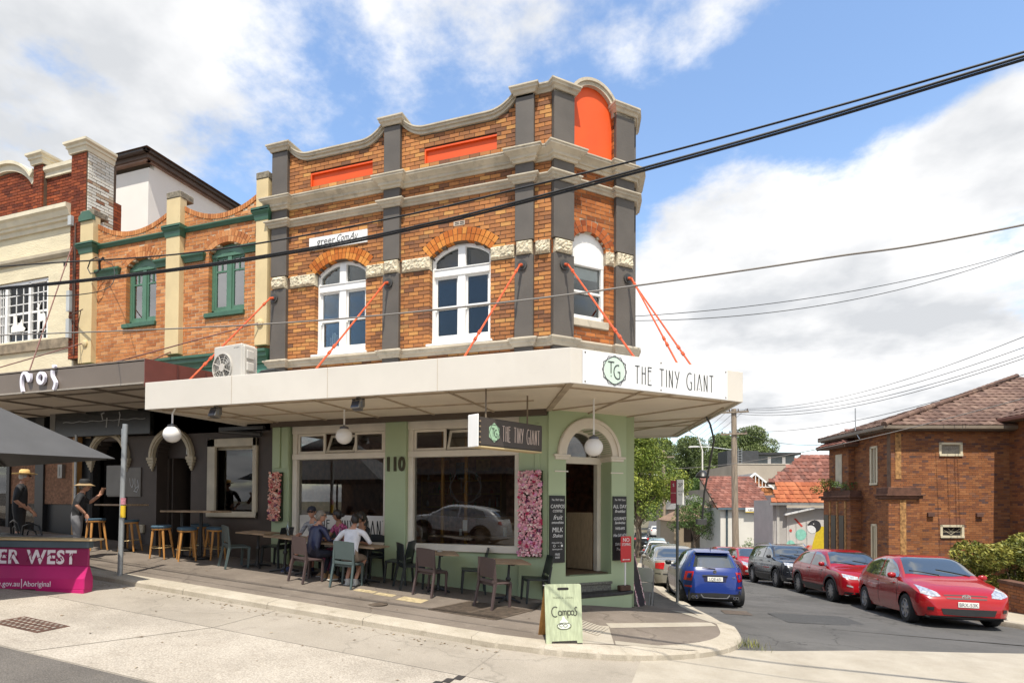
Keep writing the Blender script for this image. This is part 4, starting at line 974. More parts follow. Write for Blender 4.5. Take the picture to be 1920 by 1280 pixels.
mb = MB(T1); mb.box(-15.78,-15.62,.05,.2,.6,3.45); mb.build('timber_post', mat('timber_varnish',(.42,.22,.08),.4,.2,5,stretch=(6,6,1)), tb, bevel=.01)
mb = MB(T1); mb.tube([(-15.50,.3,.5),(-15.50,.3,3.45)],.03); mb.build('steel_post', mat('post_zinc',(.45,.46,.46),.4,.1,metal=.6), tb)
# ------------------------------------------------------------------ pale house behind the shops
hb = empty('white_gabled_house', (-19,15,8), label='tall pale rendered building with dark gutter rising behind the brick shops', cat='building')
mb = MB(); mb.box(-26,-17.5,14,14.2,6,12.75); mb.build('front_wall', mat('white_render',(.72,.69,.64),.7,.03,1), hb)
mb = MB(); mb.box(-17.7,-17.5,14.2,19.5,6,12.95); mb.build('side_wall', mat('white_render',(.72,.69,.64)), hb)
M_GUTB = mat('gutter_brown', (.06,.048,.042), .5, .1)
mb = MB(); mb.box(-26.5,-17.2,13.65,13.8,13.08,13.18); mb.box(-17.35,-17.2,13.65,20,13.08,13.19); mb.build('gutter', M_GUTB, hb, bevel=.02)
mb = MB(); mb.box(-17.52,-17.42,13.9,20,12.9,13.07); mb.box(-26,-17.42,13.85,14.0,12.9,13.07); mb.build('fascia', mat('fascia_pink',(.26,.18,.15),.6), hb)
mb = MB(); mb.add([(-26.5,13.6,13.18),(-17.1,13.6,13.18),(-17.1,20,13.2),(-26.5,20,15.8)],[(0,1,2,3)]); mb.box(-26,-17.3,13.8,19.8,12.95,13.1); mb.build('roof', mat('roof_brown',(.10,.07,.055),.7), hb)
# ------------------------------------------------------------------ awnings
M_FASC = mat('fascia_cream', (.66,.615,.545), .5, .05, .8, dirt=.10, dcol=(.4,.33,.26))
M_SOFF = mat('soffit_cream', (.78,.68,.54), .7, .06, 1.2, dirt=.12, dcol=(.3,.24,.16))
M_BATT = mat('batten_brown', (.44,.35,.25), .7, .15, 4)
aw = [(-10.25,8.2),(-1.9,8.2),(.55,10.65),(-.78,15.8),(-2.35,15.6)]
inner = [(-2.35,15.6),(-1.6,12.15),(-2.93,10.74),(-9.5,10.74),(-10.25,10.74)]
awn = link('awning', MB().prism([(-10.2,8.23),(-1.91,8.23),(.515,10.66),(-.8,15.77),(-2.3,15.57)]+inner[1:-1]+[(-10.2,10.74)],3.55,3.60).mesh('awning_soffit', M_SOFF), cb)
MB().sweep([(-10.25,8.2),(-1.9,8.2),(.55,10.65),(-.78,15.8),(-2.3,15.6)],[(-.04,3.5),(0,3.5),(0,4.02),(-.04,4.02)]).build('fascia', M_FASC, awn, bevel=.006)
MB().prism([(-10.2,8.25),(-1.92,8.25),(.48,10.65),(-.83,15.75),(-1.6,12.2),(-2.93,10.78),(-10.2,10.78)],3.86,3.88).build('awning_roof', mat('awning_sheet',(.45,.45,.44),.5), awn)
MB().box(-10.25,-10.2,8.25,10.75,3.5,4.0).build('end_fascia', M_FASC, awn)
def batten(p,q,w=.018,z=3.55,h=.022):
    P,Q = Vector(p),Vector(q); t = (Q-P).normalized(); n = Vector((-t.y,t.x))*w
    MB().hexa([(*(P-n),z-h),(*(P+n),z-h),(*(Q+n),z-h),(*(Q-n),z-h),(*(P-n),z+.002),(*(P+n),z+.002),(*(Q+n),z+.002),(*(Q-n),z+.002)]).build('batten', M_BATT, awn)
for y in (8.55,): batten((-10.2,y),(-2.1,y))
for x in (-9.2,-7.9,-6.6,-5.3,-4.0): batten((x,8.25),(x,10.74))
for x in (-8.15,-6.1,-4.05): MB().box(x,x+.006,8.197,8.21,3.505,4.015).build('fascia_joint', M_BATT, awn)
batten((-10.2,9.65),(-2.9,9.65)); batten((-10.2,8.3),(-9.3,10.7),.012)
batten((-2.93,10.74),(-1.9,8.25),.05,3.55,.03); batten((-2.9,10.8),(-.4,9.75)); batten((-1.7,12.1),(.45,10.7)); batten((-2.2,8.6),(.2,10.75)); batten((-2.3,11.4),(-.9,9.2)); batten((-1.8,12.9),(-.0,12.6)); batten((-1.9,13.9),(-.3,13.7)); batten((.25,11.4),(-.9,15.7)); batten((-2.0,14.6),(-.2,12.9))
MB().box(-9.4,-2.95,10.60,10.74,3.44,3.55).build('wall_plate', mat('plate_brown',(.10,.075,.055),.7), awn)
# white name board on the chamfer
TA = lambda s_,o,z: (-1.9+q2*s_+q2*o, 8.2+q2*s_-q2*o, z)
nbd = link('name_board', MB(TA).box(.19,3.08,.004,.022,3.505,4.0).mesh('name_board', mat('board_white',(.78,.78,.78),.35,.02)), None)
tag(nbd, 'white name board with a green hexagon on the corner of the cream awning', 'sign')
ln,wd = deco('THE TINY GIANT',.27,1.0); sx = 1.63/wd*1.02
TB_ = lambda a,o,z: TA(a,.022+o,z)
strokes([[(1.14+p*sx,3.60+q) for p,q in s_] for s_ in ln],.014,TB_,M_INK,nbd)
M_HEXG = mat('hexagon_mint', (.60,.73,.62), .5, 0)
hexp = lambda c,z,rx,rz,rot=0: [(c+rx*math.sin(R(60*k+rot)),z+rz*math.cos(R(60*k+rot))) for k in range(6)]
MB(TB_).prism(hexp(.755,3.755,.21,.215),.001,.004,1).build('hexagon', M_HEXG, nbd)
hx = hexp(.755,3.755,.235,.225); strokes([hx+[hx[0]],],.008,TB_,M_INK,nbd,'hexagon_outline',o=.004)
hx = hexp(.755,3.755,.225,.235,30); strokes([hx+[hx[0]],],.006,TB_,M_INK,nbd,'hexagon_outline',o=.005)
def tg(c,z,k): return [[(c-.13*k,z+.13*k),(c-.01*k,z+.13*k)],[(c-.07*k,z+.13*k),(c-.07*k,z-.05*k)],[(c-.07*k,z-.085*k),(c-.068*k,z-.10*k)],[(c+p*k,z+q*k) for p,q in arcp(.06,-.02,.075,.11,70,300,12)]+[(c+.1*k,z-.1*k),(c+.1*k,z-.02*k),(c+.06*k,z-.02*k)]]
strokes(tg(.755,3.755,.95),.014,TB_,M_INK,nbd,'monogram',o=.006)
mb = MB(TA)
for s_ in (.23,1.65,3.04):
    for z in (3.54,3.97): mb.box(s_-.01,s_+.01,.02,.027,z-.01,z+.01)
mb.build('screw', M_IRON, nbd)
# tie rods with their wall plates
M_ROD = mat('rod_orange', (.62,.10,.03), .5, .2, 8)
def rod(A,B,m=M_ROD,r=.017):
    A,B = Vector(A),Vector(B); mb = MB(); mb.tube([A,B],r,6); t = (B-A)
    for f in (.08,.72,.78): mb.tube([A+t*(f-.012),A+t*(f+.012)],r*1.7,6)
    mb.build('tie_rod', m, awn)
def rosette(T,a,z,o=.1):
    mb = MB(T); n = 16
    for r0,r1,h0,h1 in ((.0,.10,0,.03),(.0,.055,.03,.05)):
        pts = [(a+r1*math.cos(2*math.pi*i/n),z+r1*math.sin(2*math.pi*i/n)) for i in range(n)]; mb.prism(pts,o+h0,o+h1,1)
    mb.build('rod_plate', mat('plate_dark',(.05,.048,.045),.5), cb, smooth=40)
    mb = MB(T); mb.tube([(a,o+.03,z),(a-.01,o+.15,z-.05)],.028,8); mb.build('rod_hook', M_ROD, cb)
for x,e in ((-9.42,(-9.51,8.4,3.95)),(-6.44,(-6.6,8.4,3.95)),(-3.46,(-3.75,8.4,3.95))):
    rosette(T1,x,6.40); rod(T1(x,.24,6.36),e)
rosette(T2,.23,6.38); rod(T2(.23,.24,6.34),(-1.05,9.12,3.95)); rosette(T2,1.75,6.38); rod(T2(1.75,.24,6.34),(-.45,9.7,3.95)); rod(T2(1.75,.22,6.33),(-.15,10.6,3.95))
# flood lights and camera under the awning
M_STEEL = mat('steel_grey', (.30,.30,.30), .35, .1, metal=.8)
def flood(x,y,lab):
    r_ = empty('flood_light',(x,y,3.53),0,lab,'light','flood lights under the awning')
    mb = MB(); mb.box(-.03,.03,-.03,.03,-.06,.0); mb.box(-.1,-.09,-.04,.04,-.17,-.03); mb.box(.09,.1,-.04,.04,-.17,-.03); mb.box(-.1,.1,-.03,.03,-.05,-.03); mb.build('bracket', M_STEEL, r_, world=False)
    mb = MB(); mb.hexa([(-.085,-.12,-.20),(.085,-.12,-.20),(.085,.02,-.24),(-.085,.02,-.24),(-.085,-.06,-.06),(.085,-.06,-.06),(.085,.06,-.10),(-.085,.06,-.10)]); mb.build('head', mat('alloy',(.45,.45,.44),.3,.1,metal=.9), r_, world=False, bevel=.01)
    mb = MB(); mb.hexa([(-.07,-.125,-.19),(.07,-.125,-.19),(.07,-.12,-.19),(-.07,-.12,-.19),(-.07,-.075,-.075),(.07,-.075,-.075),(.07,-.07,-.075),(-.07,-.07,-.075)]); mb.build('lens', mat('lens_dark',(.05,.05,.06),.1,0), r_, world=False)
flood(-8.7,8.4,'small steel flood light under the left end of the cream awning'); flood(-5.62,8.4,'small steel flood light under the cream awning above the seated group')
# pipe brackets hanging from the back of the corner soffit
mb = MB(); mb.tube([(-.05,12.4,3.52),(.02,12.6,3.4),(.1,12.9,3.1),(-.1,13.3,2.0),(-.15,13.5,1.4)],.022,6); mb.box(-.28,-.05,13.35,13.55,1.3,1.42)
o = mb.build('hanging_heater', mat('heater_dark',(.05,.05,.05),.5)); tag(o,'dark bent pipe heater hanging below the rear corner of the awning','heater')
r_ = empty('curved_lamp',(-.5,14.3,3.5),0,'small black lamp on a curved white arm below the far awning edge','lamp')
mb = MB(); mb.tube([(-.5,14.3,3.52),(-.25,14.3,3.35),(-.15,14.35,3.0),(-.15,14.35,2.55)],.018,6); mb.build('arm', M_WHT, r_)
mb = MB(); mb.lathe([(.03,.1),(.12,.03),(.16,-.05),(.15,-.08),(.05,-.06)],14,(-.15,14.35,2.45)); mb.build('shade', mat('shade_black',(.02,.02,.02),.4), r_, smooth=40)
# ------------------------------------------------------------------ brown awning on the left with its sign
ba = empty('brown_awning', (-15,8.2,4.0), label='brown metal shop awning with white script lettering on its fascia', cat='awning')
M_BRF = mat('awning_brown', (.16,.128,.103), .5, .08, .9, dirt=.12, dcol=(.2,.16,.12))
MB().box(-26,-10.275,8.2,8.25,4.0,4.49).build('fascia', M_BRF, ba, bevel=.005)
MB().box(-26,-10.275,8.17,8.2,4.0,4.03).build('fascia_lip', mat('lip_pale',(.35,.31,.26),.6), ba)
M_MAROON = mat('maroon_sheet', (.16,.045,.035), .5, .12, 2)
mb = MB(); mb.hexa([(-10.275,8.2,3.95),(-10.26,8.2,3.95),(-10.26,10.75,3.95),(-10.275,10.75,3.95),(-10.275,8.2,4.49),(-10.26,8.2,4.49),(-10.26,10.75,4.62),(-10.275,10.75,4.62)]); mb.build('end_panel', M_MAROON, ba)
mb = MB()
for y in (8.9,9.6,10.3): mb.box(-10.275,-10.245,y,y+.03,3.95,4.5)
mb.build('panel_rib', mat('maroon_rib',(.09,.03,.025),.5), ba)
MB().hexa([(-26,8.2,4.44),(-10.275,8.2,4.44),(-10.275,10.78,4.58),(-26,10.78,4.58),(-26,8.2,4.46),(-10.275,8.2,4.46),(-10.275,10.78,4.6),(-26,10.78,4.6)]).build('roof_sheet', mat('roof_dull',(.18,.14,.12),.6), ba)
MB().box(-26,-10.3,8.22,10.75,4.03,4.07).build('soffit', mat('soffit_grey',(.55,.48,.40),.7,.08,1), ba)
mb = MB()
for x in (-19,-17,-15.2,-13.4,-11.8): mb.box(x,x+.04,8.25,10.7,3.99,4.03)
mb.box(-26,-10.3,8.6,8.64,4.0,4.03); mb.box(-26,-10.3,9.7,9.74,4.0,4.03); mb.build('batten', mat('batten_dull',(.2,.165,.13),.7), ba)
M_NEON = mat('letter_white', (.85,.82,.92), .4, 0)
LT = lambda a,o,z: (a,8.2-o,z)
def bez(P,n=6): return smooth_path([Vector(p) for p in P],n)
for nm,P in (('n',[(-13.65,4.03),(-13.69,4.17),(-13.69,4.31),(-13.65,4.40),(-13.58,4.42),(-13.52,4.35),(-13.47,4.25),(-13.43,4.29),(-13.44,4.40)]),('i',[(-12.76,4.42),(-12.75,4.30),(-12.66,4.16),(-12.71,4.02)])):
    strokes([bez([(p[0],p[1]) for p in P],4)],.055,LT,M_NEON,ba,'letter',depth=.05,o=.02)
strokes([arcp(-13.09,4.28,.10,.11,0,360,20)],.055,LT,M_NEON,ba,'letter',depth=.05,o=.02)
MB(LT).prism([(-12.71+.045*math.cos(k),4.50+.035*math.sin(k)) for k in [i*math.pi/6 for i in range(12)]],.02,.07,1).build('letter_dot', M_NEON, ba)
M_RODB = mat('rod_brown', (.16,.055,.04), .6, .2)
for A,B in (((-15.95,10.6,8.45),(-14.1,8.5,4.45)),((-15.5,10.6,5.85),(-17.2,8.5,4.45)),((-12.5,10.65,5.4),(-10.6,8.5,4.5)) ):
    mb = MB(); mb.tube([A,B],.014,6); mb.build('tie_rod', M_RODB, ba)
mb = MB(); mb.tube([(-9.78,10.62,5.85),(-12.1,8.75,4.62)],.014,6); mb.build('tie_rod', M_RODB, ba)
mb = MB(); mb.lathe([(.0,0),(.09,0),(.09,.03),(.04,.05),(0,.05)],14); o = mb.build('rod_plate', M_CREAM, ba); o.rotation_euler = (R(90),0,0); o.location = (-9.77,10.65,5.86)
o2 = o.copy(); S.collection.objects.link(o2); o2.location = (-15.45,10.65,5.86)
# small fascia of the shop at the far left, behind the brown awning
wa = link('white_awning_board', MB().hexa([(-22,8.9,4.6),(-13.9,9.6,4.6),(-13.9,9.66,4.6),(-22,8.96,4.6),(-22,8.9,5.02),(-13.9,9.6,4.66),(-13.9,9.66,4.66),(-22,8.96,5.02)]).mesh('white_awning_board', M_WHT)); tag(wa,'white sloping board lying on the brown awning at the left','board')
# ------------------------------------------------------------------ air conditioner on the awning
ac = empty('air_conditioner', (-9.0,9.15,3.88), R(-8), 'white outdoor air conditioner standing on the cream awning', 'air conditioner')
M_ACW = mat('ac_white', (.52,.49,.44), .45, .05, 2)
mb = MB(); mb.box(-.47,.42,-.18,.18,.08,1.02); mb.build('casing', M_ACW, ac, world=False, bevel=.02)
mb = MB()
mb.box(.40,.48,-.16,.18,.15,.98); mb.build('side_cover', M_ACW, ac, world=False, bevel=.02)
for z in (.7,.45,.2): 
    mb = MB(); mb.box(.48,.53,-.12,.06,z,z+.18); mb.build('valve_cover', M_ACW, ac, world=False, bevel=.015)
mb = MB(); ctr = (-.17,.56); n = 28
mb.ring([(ctr[0]+.31*math.cos(2*math.pi*i/n),ctr[1]+.31*math.sin(2*math.pi*i/n)) for i in range(n)],[(ctr[0]+.285*math.cos(2*math.pi*i/n),ctr[1]+.285*math.sin(2*math.pi*i/n)) for i in range(n)],-.21,-.18,True); mb.build('fan_ring', M_ACW, ac, world=False)
mb = MB(); mb.prism([(ctr[0]+.29*math.cos(2*math.pi*i/n),ctr[1]+.29*math.sin(2*math.pi*i/n)) for i in range(n)],-.184,-.182,1); mb.build('fan_recess', mat('fan_dark',(.10,.095,.085),.7), ac, world=False)
for k in range(8):
    mb = MB(); a = R(22.5+45*k); mb.tube([(ctr[0],-.20,ctr[1]),(ctr[0]+.29*math.cos(a),-.2,ctr[1]+.29*math.sin(a))],.009,5); mb.build('grille_bar', M_ACW, ac, world=False)
mb = MB()
for rr in (.14,.2,.25): mb.tube([(ctr[0]+rr*math.cos(2*math.pi*i/24),-.196,ctr[1]+rr*math.sin(2*math.pi*i/24)) for i in range(25)],.004,4)
mb.build('grille_ring', M_ACW, ac, world=False)
mb = MB(); mb.prism([(ctr[0]+.085*math.cos(2*math.pi*i/16),ctr[1]+.085*math.sin(2*math.pi*i/16)) for i in range(16)],-.215,-.185,1); mb.build('fan_hub', M_ACW, ac, world=False)
for k in range(3):
    mb = MB(); a = R(20+120*k); mb.add([(ctr[0]+.08*math.cos(a),-.187,ctr[1]+.08*math.sin(a)),(ctr[0]+.27*math.cos(a-.3),-.188,ctr[1]+.27*math.sin(a-.3)),(ctr[0]+.27*math.cos(a+.5),-.184,ctr[1]+.27*math.sin(a+.5)),(ctr[0]+.08*math.cos(a+.9),-.185,ctr[1]+.08*math.sin(a+.9))],[(0,1,2,3)]); mb.build('fan_blade', mat('fan_blade_grey',(.28,.27,.25),.6), ac, world=False)
text_mesh('AURORA'[:0]+'MITSUBISHI', .035, mat('logo_grey',(.2,.2,.2),.6,0), lambda a,o,z:(.18+a,-.18-o,.93+z), ac, 'brand_mark', .002).matrix_parent_inverse = Matrix.Identity(4)
mb = MB(); mb.box(-.4,-.32,-.2,.2,0,.08); mb.box(.28,.36,-.2,.2,0,.08); mb.build('foot', mat('rubber',(.05,.05,.05),.8), ac, world=False)
mb = MB(); mb.tube([(.5,0,.35),(.62,.0,.3),(.72,.1,.45),(.85,.3,.52),(.98,.6,.45),(1.02,1.0,.2),(1.02,1.4,.1)],.035,8); mb.tube([(.5,.05,.2),(.6,.05,.18),(.75,.3,.2)],.02,6); mb.build('pipe', mat('pipe_black',(.02,.02,.02),.5), ac, world=False)
ac.scale = (.92,.92,.95)
# ------------------------------------------------------------------ hanging globe lamps
M_GLOBE = mat('opal_glass', (.82,.80,.77), .25, .02, 2)
def globe(x,y,z,ztop,lab,hook=0):
    r_ = empty('globe_lamp',(x,y,ztop),0,lab,'lamp','opal globe lamps hanging under the awnings')
    L_ = ztop-z
    mb = MB(); mb.tube([(hook,0,0),(hook*.6,0,-.05),(0,0,-.12),(0,0,-L_+.2)] if hook else [(0,0,0),(0,0,-L_+.2)],.016,8); mb.build('stem', M_WHT, r_, world=False)
    mb = MB(); mb.lathe([(.02,.21),(.025,.19),(.06,.185),(.085,.17),(.085,.135),(.075,.13)],20,(0,0,-L_)); mb.build('gallery', mat('gallery_metal',(.12,.12,.13),.3,.1,metal=.7), r_, smooth=40, world=False)
    mb = MB(); mb.lathe([(.16*math.cos(R(a)),.16*math.sin(R(a))) for a in range(-90,64,9)],24,(0,0,-L_)); mb.build('globe', M_GLOBE, r_, smooth=60, world=False)
globe(-9.74,8.12+.25,3.03,3.55,'opal globe lamp hanging at the left end of the cream awning',.08)
globe(-6.69,9.53,3.03,3.55,'opal globe lamp hanging in front of the left cafe window')
globe(-1.88,10.46-.6,2.72,3.55,'opal globe lamp hanging before the arched corner door')
# ------------------------------------------------------------------ double sided lightbox sign hanging across the footpath
TS = frame(-3.5,8.2,64.5)   # along the sign face, out = towards the viewer's right
sg = empty('hanging_lightbox',(-3.3,8.9,2.6),0,'dark brown hanging lightbox sign with mint hexagon under the awning','sign')
M_SGB = mat('sign_brown', (.06,.048,.042), .4, .08, 2)
mb = MB(TS); mb.box(0,1.45,0,.22,2.62,3.06); bx = mb.build('case', mat('sign_case_black',(.03,.028,.027),.5), sg, bevel=.008)
mb = MB(TS); mb.box(-.02,.0,-.01,.23,2.60,3.10); mb.build('end_cap', M_WHT, sg, bevel=.01)
mb = MB(TS); mb.box(0,1.45,0,.22,2.600,2.62); mb.build('bottom_trim', M_CREAM, sg)
TSF = lambda a,o,z: TS(a,.22+o,z)
MB(TSF).box(.02,1.44,.001,.006,2.64,3.05).build('face', M_SGB, sg)
M_PINKL = mat('sign_letter_pale', (.62,.50,.44), .5, 0)
ln,wd = deco('THE TINY GIANT',.24,1.0); sx = .90/wd
strokes([[(.50+p*sx,2.72+q) for p,q in s_] for s_ in ln],.013,TSF,M_PINKL,sg,o=.007)
MB(TSF).prism(hexp(.32,2.84,.125,.15),.006,.012,1).build('hexagon', mat('hexagon_mint2',(.36,.56,.38),.5,0), sg)
strokes(tg(.325,2.84,.5),.009,TSF,M_INK,sg,'monogram',o=.013)
hx = hexp(.32,2.84,.11,.14,30); strokes([hx+[hx[0]]],.004,TSF,M_INK,sg,'hexagon_outline',o=.0125)
mb = MB(TS)
for a in (.25,1.2): MB(TS).tube([(a,.11,3.06),(a,.11,3.55)],.015,6).build('hanger', mat('hanger_brown',(.2,.15,.1),.6), sg)
mb = MB(TS)
for z in (2.66,2.74,2.82,2.90,2.98):
    mb.box(-.001,.02,.232,.25,z,z+.02)
mb.build('rivet', mat('rivet',(.35,.25,.15),.5), sg)
# ------------------------------------------------------------------ wall sign upstairs
gs = link('web_address_board', MB(T1).box(-8.53,-7.02,.012,.04,7.40,7.68).mesh('web_address_board', M_WHT)); tag(gs,'white painted web address board above the left upper window','sign')
TG_ = lambda a,o,z: T1(a,.04+o,z)
text_mesh('greer.', .24, mat('ink_grey',(.06,.06,.065),.6,0), lambda a,o,z: TG_(-8.32+a,o,7.49+z), gs, xs=.92)
text_mesh('Com.Au', .22, mat('ink_grey',(.06,.06,.065)), lambda a,o,z: TG_(-7.82+a,o,7.51+z), gs, xs=.72, shear=.45)
# ------------------------------------------------------------------ flower walls and menu boards
def flowers(name, T, a,b,z0,z1, cols, lab, n=420):
    r_ = empty(name, T((a+b)/2,.1,z0), 0, lab, 'flower display')
    MB(T).box(a,b,0,.05,z0,z1).build('backing', mat('moss_green',(.035,.05,.025),.9,.3,20,bump=.8), r_)
    rs = random.Random(name+lab); big = []
    mats_ = [mat('petal_'+c, hexc(c), .7, .12, 30) for c in cols]
    per = [MB(T) for c in cols]; wts = [.38,.26,.26,.04,.03,.03][:len(cols)]
    for i in range(n):
        k = rs.choices(range(len(cols)), wts)[0]; x = rs.uniform(a+.0,b-.0); z = rs.uniform(z0+.02,z1-.01); s_ = rs.uniform(.018,.034)*(1.7 if k >= 3 else 1); o = .05+rs.uniform(.0,.05)
        m_ = 6; ph = rs.uniform(0,6); tx,tz = rs.uniform(-.6,.6),rs.uniform(-.6,.6)
        vs = [(x,o+.006,z)]
        for j in range(m_*2):
            rr = s_*(1 if j%2==0 else .62); an = ph+math.pi*j/m_; dx,dz = rr*math.cos(an),rr*math.sin(an); vs.append((x+dx,o+.02+tx*dx+tz*dz,z+dz))
        per[k].add(vs,[(0,j+1,(j+1)%(2*m_)+1) for j in range(2*m_)])
    for c,pm in zip(mats_,per):
        if pm.v: tag(pm.build('blossom', c, r_, recalc=False), kind='stuff')
flowers('flower_display', T1b:=(lambda a,o,z: T1(a,.075+o,z)), -9.45,-9.13,1.32,2.42, ['#f0b4a4','#f2c8b6','#e09c8c','#b0304a','#5a2858','#f0dccc'], 'narrow panel of coral silk flowers beside the left cafe window', 520)
flowers('flower_display', lambda a,o,z: T1(a,.08+o,z), -3.49,-3.03,.72,2.38, ['#f0bcc4','#e8a4b0','#f6dcd8','#b8305a','#702f58','#eca8cc'], 'tall panel of pink silk flowers beside the right cafe window', 1100)
M_BLK = mat('chalkboard_black', (.012,.012,.013), .5, .1, 5); M_CHK = mat('chalk_white', (.75,.75,.74), .8, 0)
def menu(name,T,a,b,z0,z1,lines,lab):
    o = link(name, MB(T).box(a,b,.005,.03,z0,z1).mesh(name, M_BLK)); tag(o,lab,'menu board')
    TT = lambda x,oo,z: T(x,.03+oo,z)
    for (txt,x,z,sz,sh,xs_) in lines: text_mesh(txt, sz, M_CHK, lambda p,q,r_,x=x,z=z: TT((a+b)/2+x+p,q,z+r_), o, align='CENTER', shear=sh, xs=xs_, depth=.003)
    return o
TC = lambda a,o,z: T2(a,.05+o,z)
mb_ = menu('chalk_menu_board', TC, -.055,.285,.61,1.90, [('The TINY Giant',0,1.80,.055,.3,.75),('CAMPOS',0,1.66,.10,.15,.80),('COFFEE',0,1.58,.07,.15,.9),('fruit',0,1.44,.13,.4,.9),('smoothies',0,1.36,.075,.2,.85),('MILK',0,1.20,.13,.1,.85),('Shakes',0,1.10,.095,.4,.85),('FOLLOW US...',0,.98,.04,0,1),('@thetinygiantcafe',0,.86,.032,0,.95),('FREE',0,.75,.06,.1,.9),('WIFI',0,.69,.06,.1,.9)], 'black chalk menu board on the left side of the corner door')
strokes([arcp(-.055+.10,.935,.022,.022,0,360,14),[(.075+.06,.93),(.095+.06,.93)]],.006,lambda a,o,z:TC(a,.03+o,z),M_CHK,mb_,'icon')
MB(lambda a,o,z:TC(a,.03+o,z)).box(.195,.235,0,.003,.915,.957).build('icon', M_CHK, mb_)
menu('chalk_menu_board', TC, 1.42,1.755,.60,1.90, [('The TINY Giant',0,1.81,.055,.3,.75),('ALL DAY',0,1.66,.105,0,.80),('Breakfast',0,1.57,.085,.4,.8),('GOURMET',0,1.42,.085,.2,.75),('Sandwiches',0,1.34,.075,.4,.75),('WRAPS',0,1.22,.08,.2,.9),('Hot SALADS',0,1.08,.09,.3,.68),('SWEET',0,.9,.085,.2,.9),('Treats',0,.8,.085,.4,.9)], 'black chalk menu board on the right side of the corner door')
# ------------------------------------------------------------------ cafe interior seen through glass and door
it = empty('cafe_interior',(-6,13,.35),0,'dim cafe interior with timber counter and shelves behind the shop windows','interior')
mb = MB(); mb.box(-9.2,-3.0,16.4,16.5,.2,3.6); mb.box(-9.3,-9.2,11.1,16.5,.2,3.6); mb.build('back_wall', mat('interior_brick',(.36,.17,.11),.9,.3,7,bump=.3), it)
mb = MB(); mb.box(-9.2,-2.6,11.1,16.4,.2,.34); mb.build('floor', mat('floor_timber',(.13,.085,.05)), it)
mb = MB(); mb.box(-9.2,-2.6,11.15,16.4,3.5,3.55); mb.build('ceiling', mat('interior_ceiling',(.4,.37,.33),.9), it)
mb = MB(); mb.box(-5.6,-3.2,13.6,14.3,.34,1.35); mb.box(-5.7,-3.1,13.5,14.4,1.35,1.41); mb.build('counter', mat('counter_timber',(.30,.17,.08),.5,.2,4), it)
mb = MB()
for z in (1.6,2.0,2.4): mb.box(-8.4,-5.8,16.0,16.4,z,z+.04)
mb.box(-8.42,-8.38,16.0,16.4,.4,2.6); mb.box(-5.82,-5.78,16.0,16.4,.4,2.6); mb.build('shelf', mat('shelf_ochre',(.38,.22,.05),.6), it)
rs = random.Random(5)
for k in range(26):
    x = -8.3+rs.random()*2.4; z = rs.choice((1.64,2.04,2.44)); h = rs.uniform(.12,.28); MB().lathe([(.04,0),(.045,h*.6),(.02,h*.75),(.018,h)],8,(x,16.15,z)).build('bottle', mat('bottle_%d'%(k%4),[(.25,.12,.02),(.05,.15,.06),(.4,.4,.38),(.3,.04,.03)][k%4],.2,0), it)
for k,(x,z,w,h,c) in enumerate(((-7.9,2.9,.5,.35,(.35,.12,.02)),(-7.2,2.75,.4,.5,(.05,.12,.25)),(-6.5,2.9,.45,.35,(.4,.25,.05)),(-4.6,2.4,.6,.5,(.3,.3,.28)),(-3.9,2.2,.4,.6,(.35,.1,.05)))):
    MB().box(x-w/2,x+w/2,16.34,16.39,z-h/2,z+h/2).build('picture', mat('picture_%d'%k,c,.6,.3,9), it)
for x,z in ((-5.45,11.35),(-4.9,11.35),(-3.72,11.3)):
    mb = MB(); mb.box(x-.03,x+.03,z-.03,z+.03,.35,3.4); mb.build('post', mat('post_ochre',(.42,.2,.03),.6), it)
mb = MB(); mb.box(-5.7,-3.7,11.2,11.5,1.02,1.06); mb.box(-8.7,-6.6,11.2,11.5,1.02,1.06); mb.build('window_bar', mat('bar_timber',(.28,.17,.09),.5), it)
mb = MB(); mb.tube([(-5.0,11.3,1.06),(-5.0,11.3,1.2)],.03,8); mb.tube([(-4.0,11.3,1.06),(-4.0,11.3,1.25)],.04,8); mb.build('jar', mat('jar_glass',(.5,.5,.48),.2,0), it)
mb = MB(); mb.box(-4.78,-4.68,10.905,10.91,1.18,1.4); mb.build('window_sticker', mat('sticker_white',(.7,.69,.66),.6,.1), it)
M_ETCH = mat('etch_dark', (.03,.028,.025), .5, 0)
hx = hexp(-4.72,2.08,.36,.36,30); hx2 = hexp(-4.72,2.08,.38,.38,0); strokes([hx+[hx[0]],hx2+[hx2[0]]]+tg(-4.72,2.08,1.3),.008,lambda a,o,z:T1(a,-.088+o,z),M_ETCH,f2,'window_monogram')
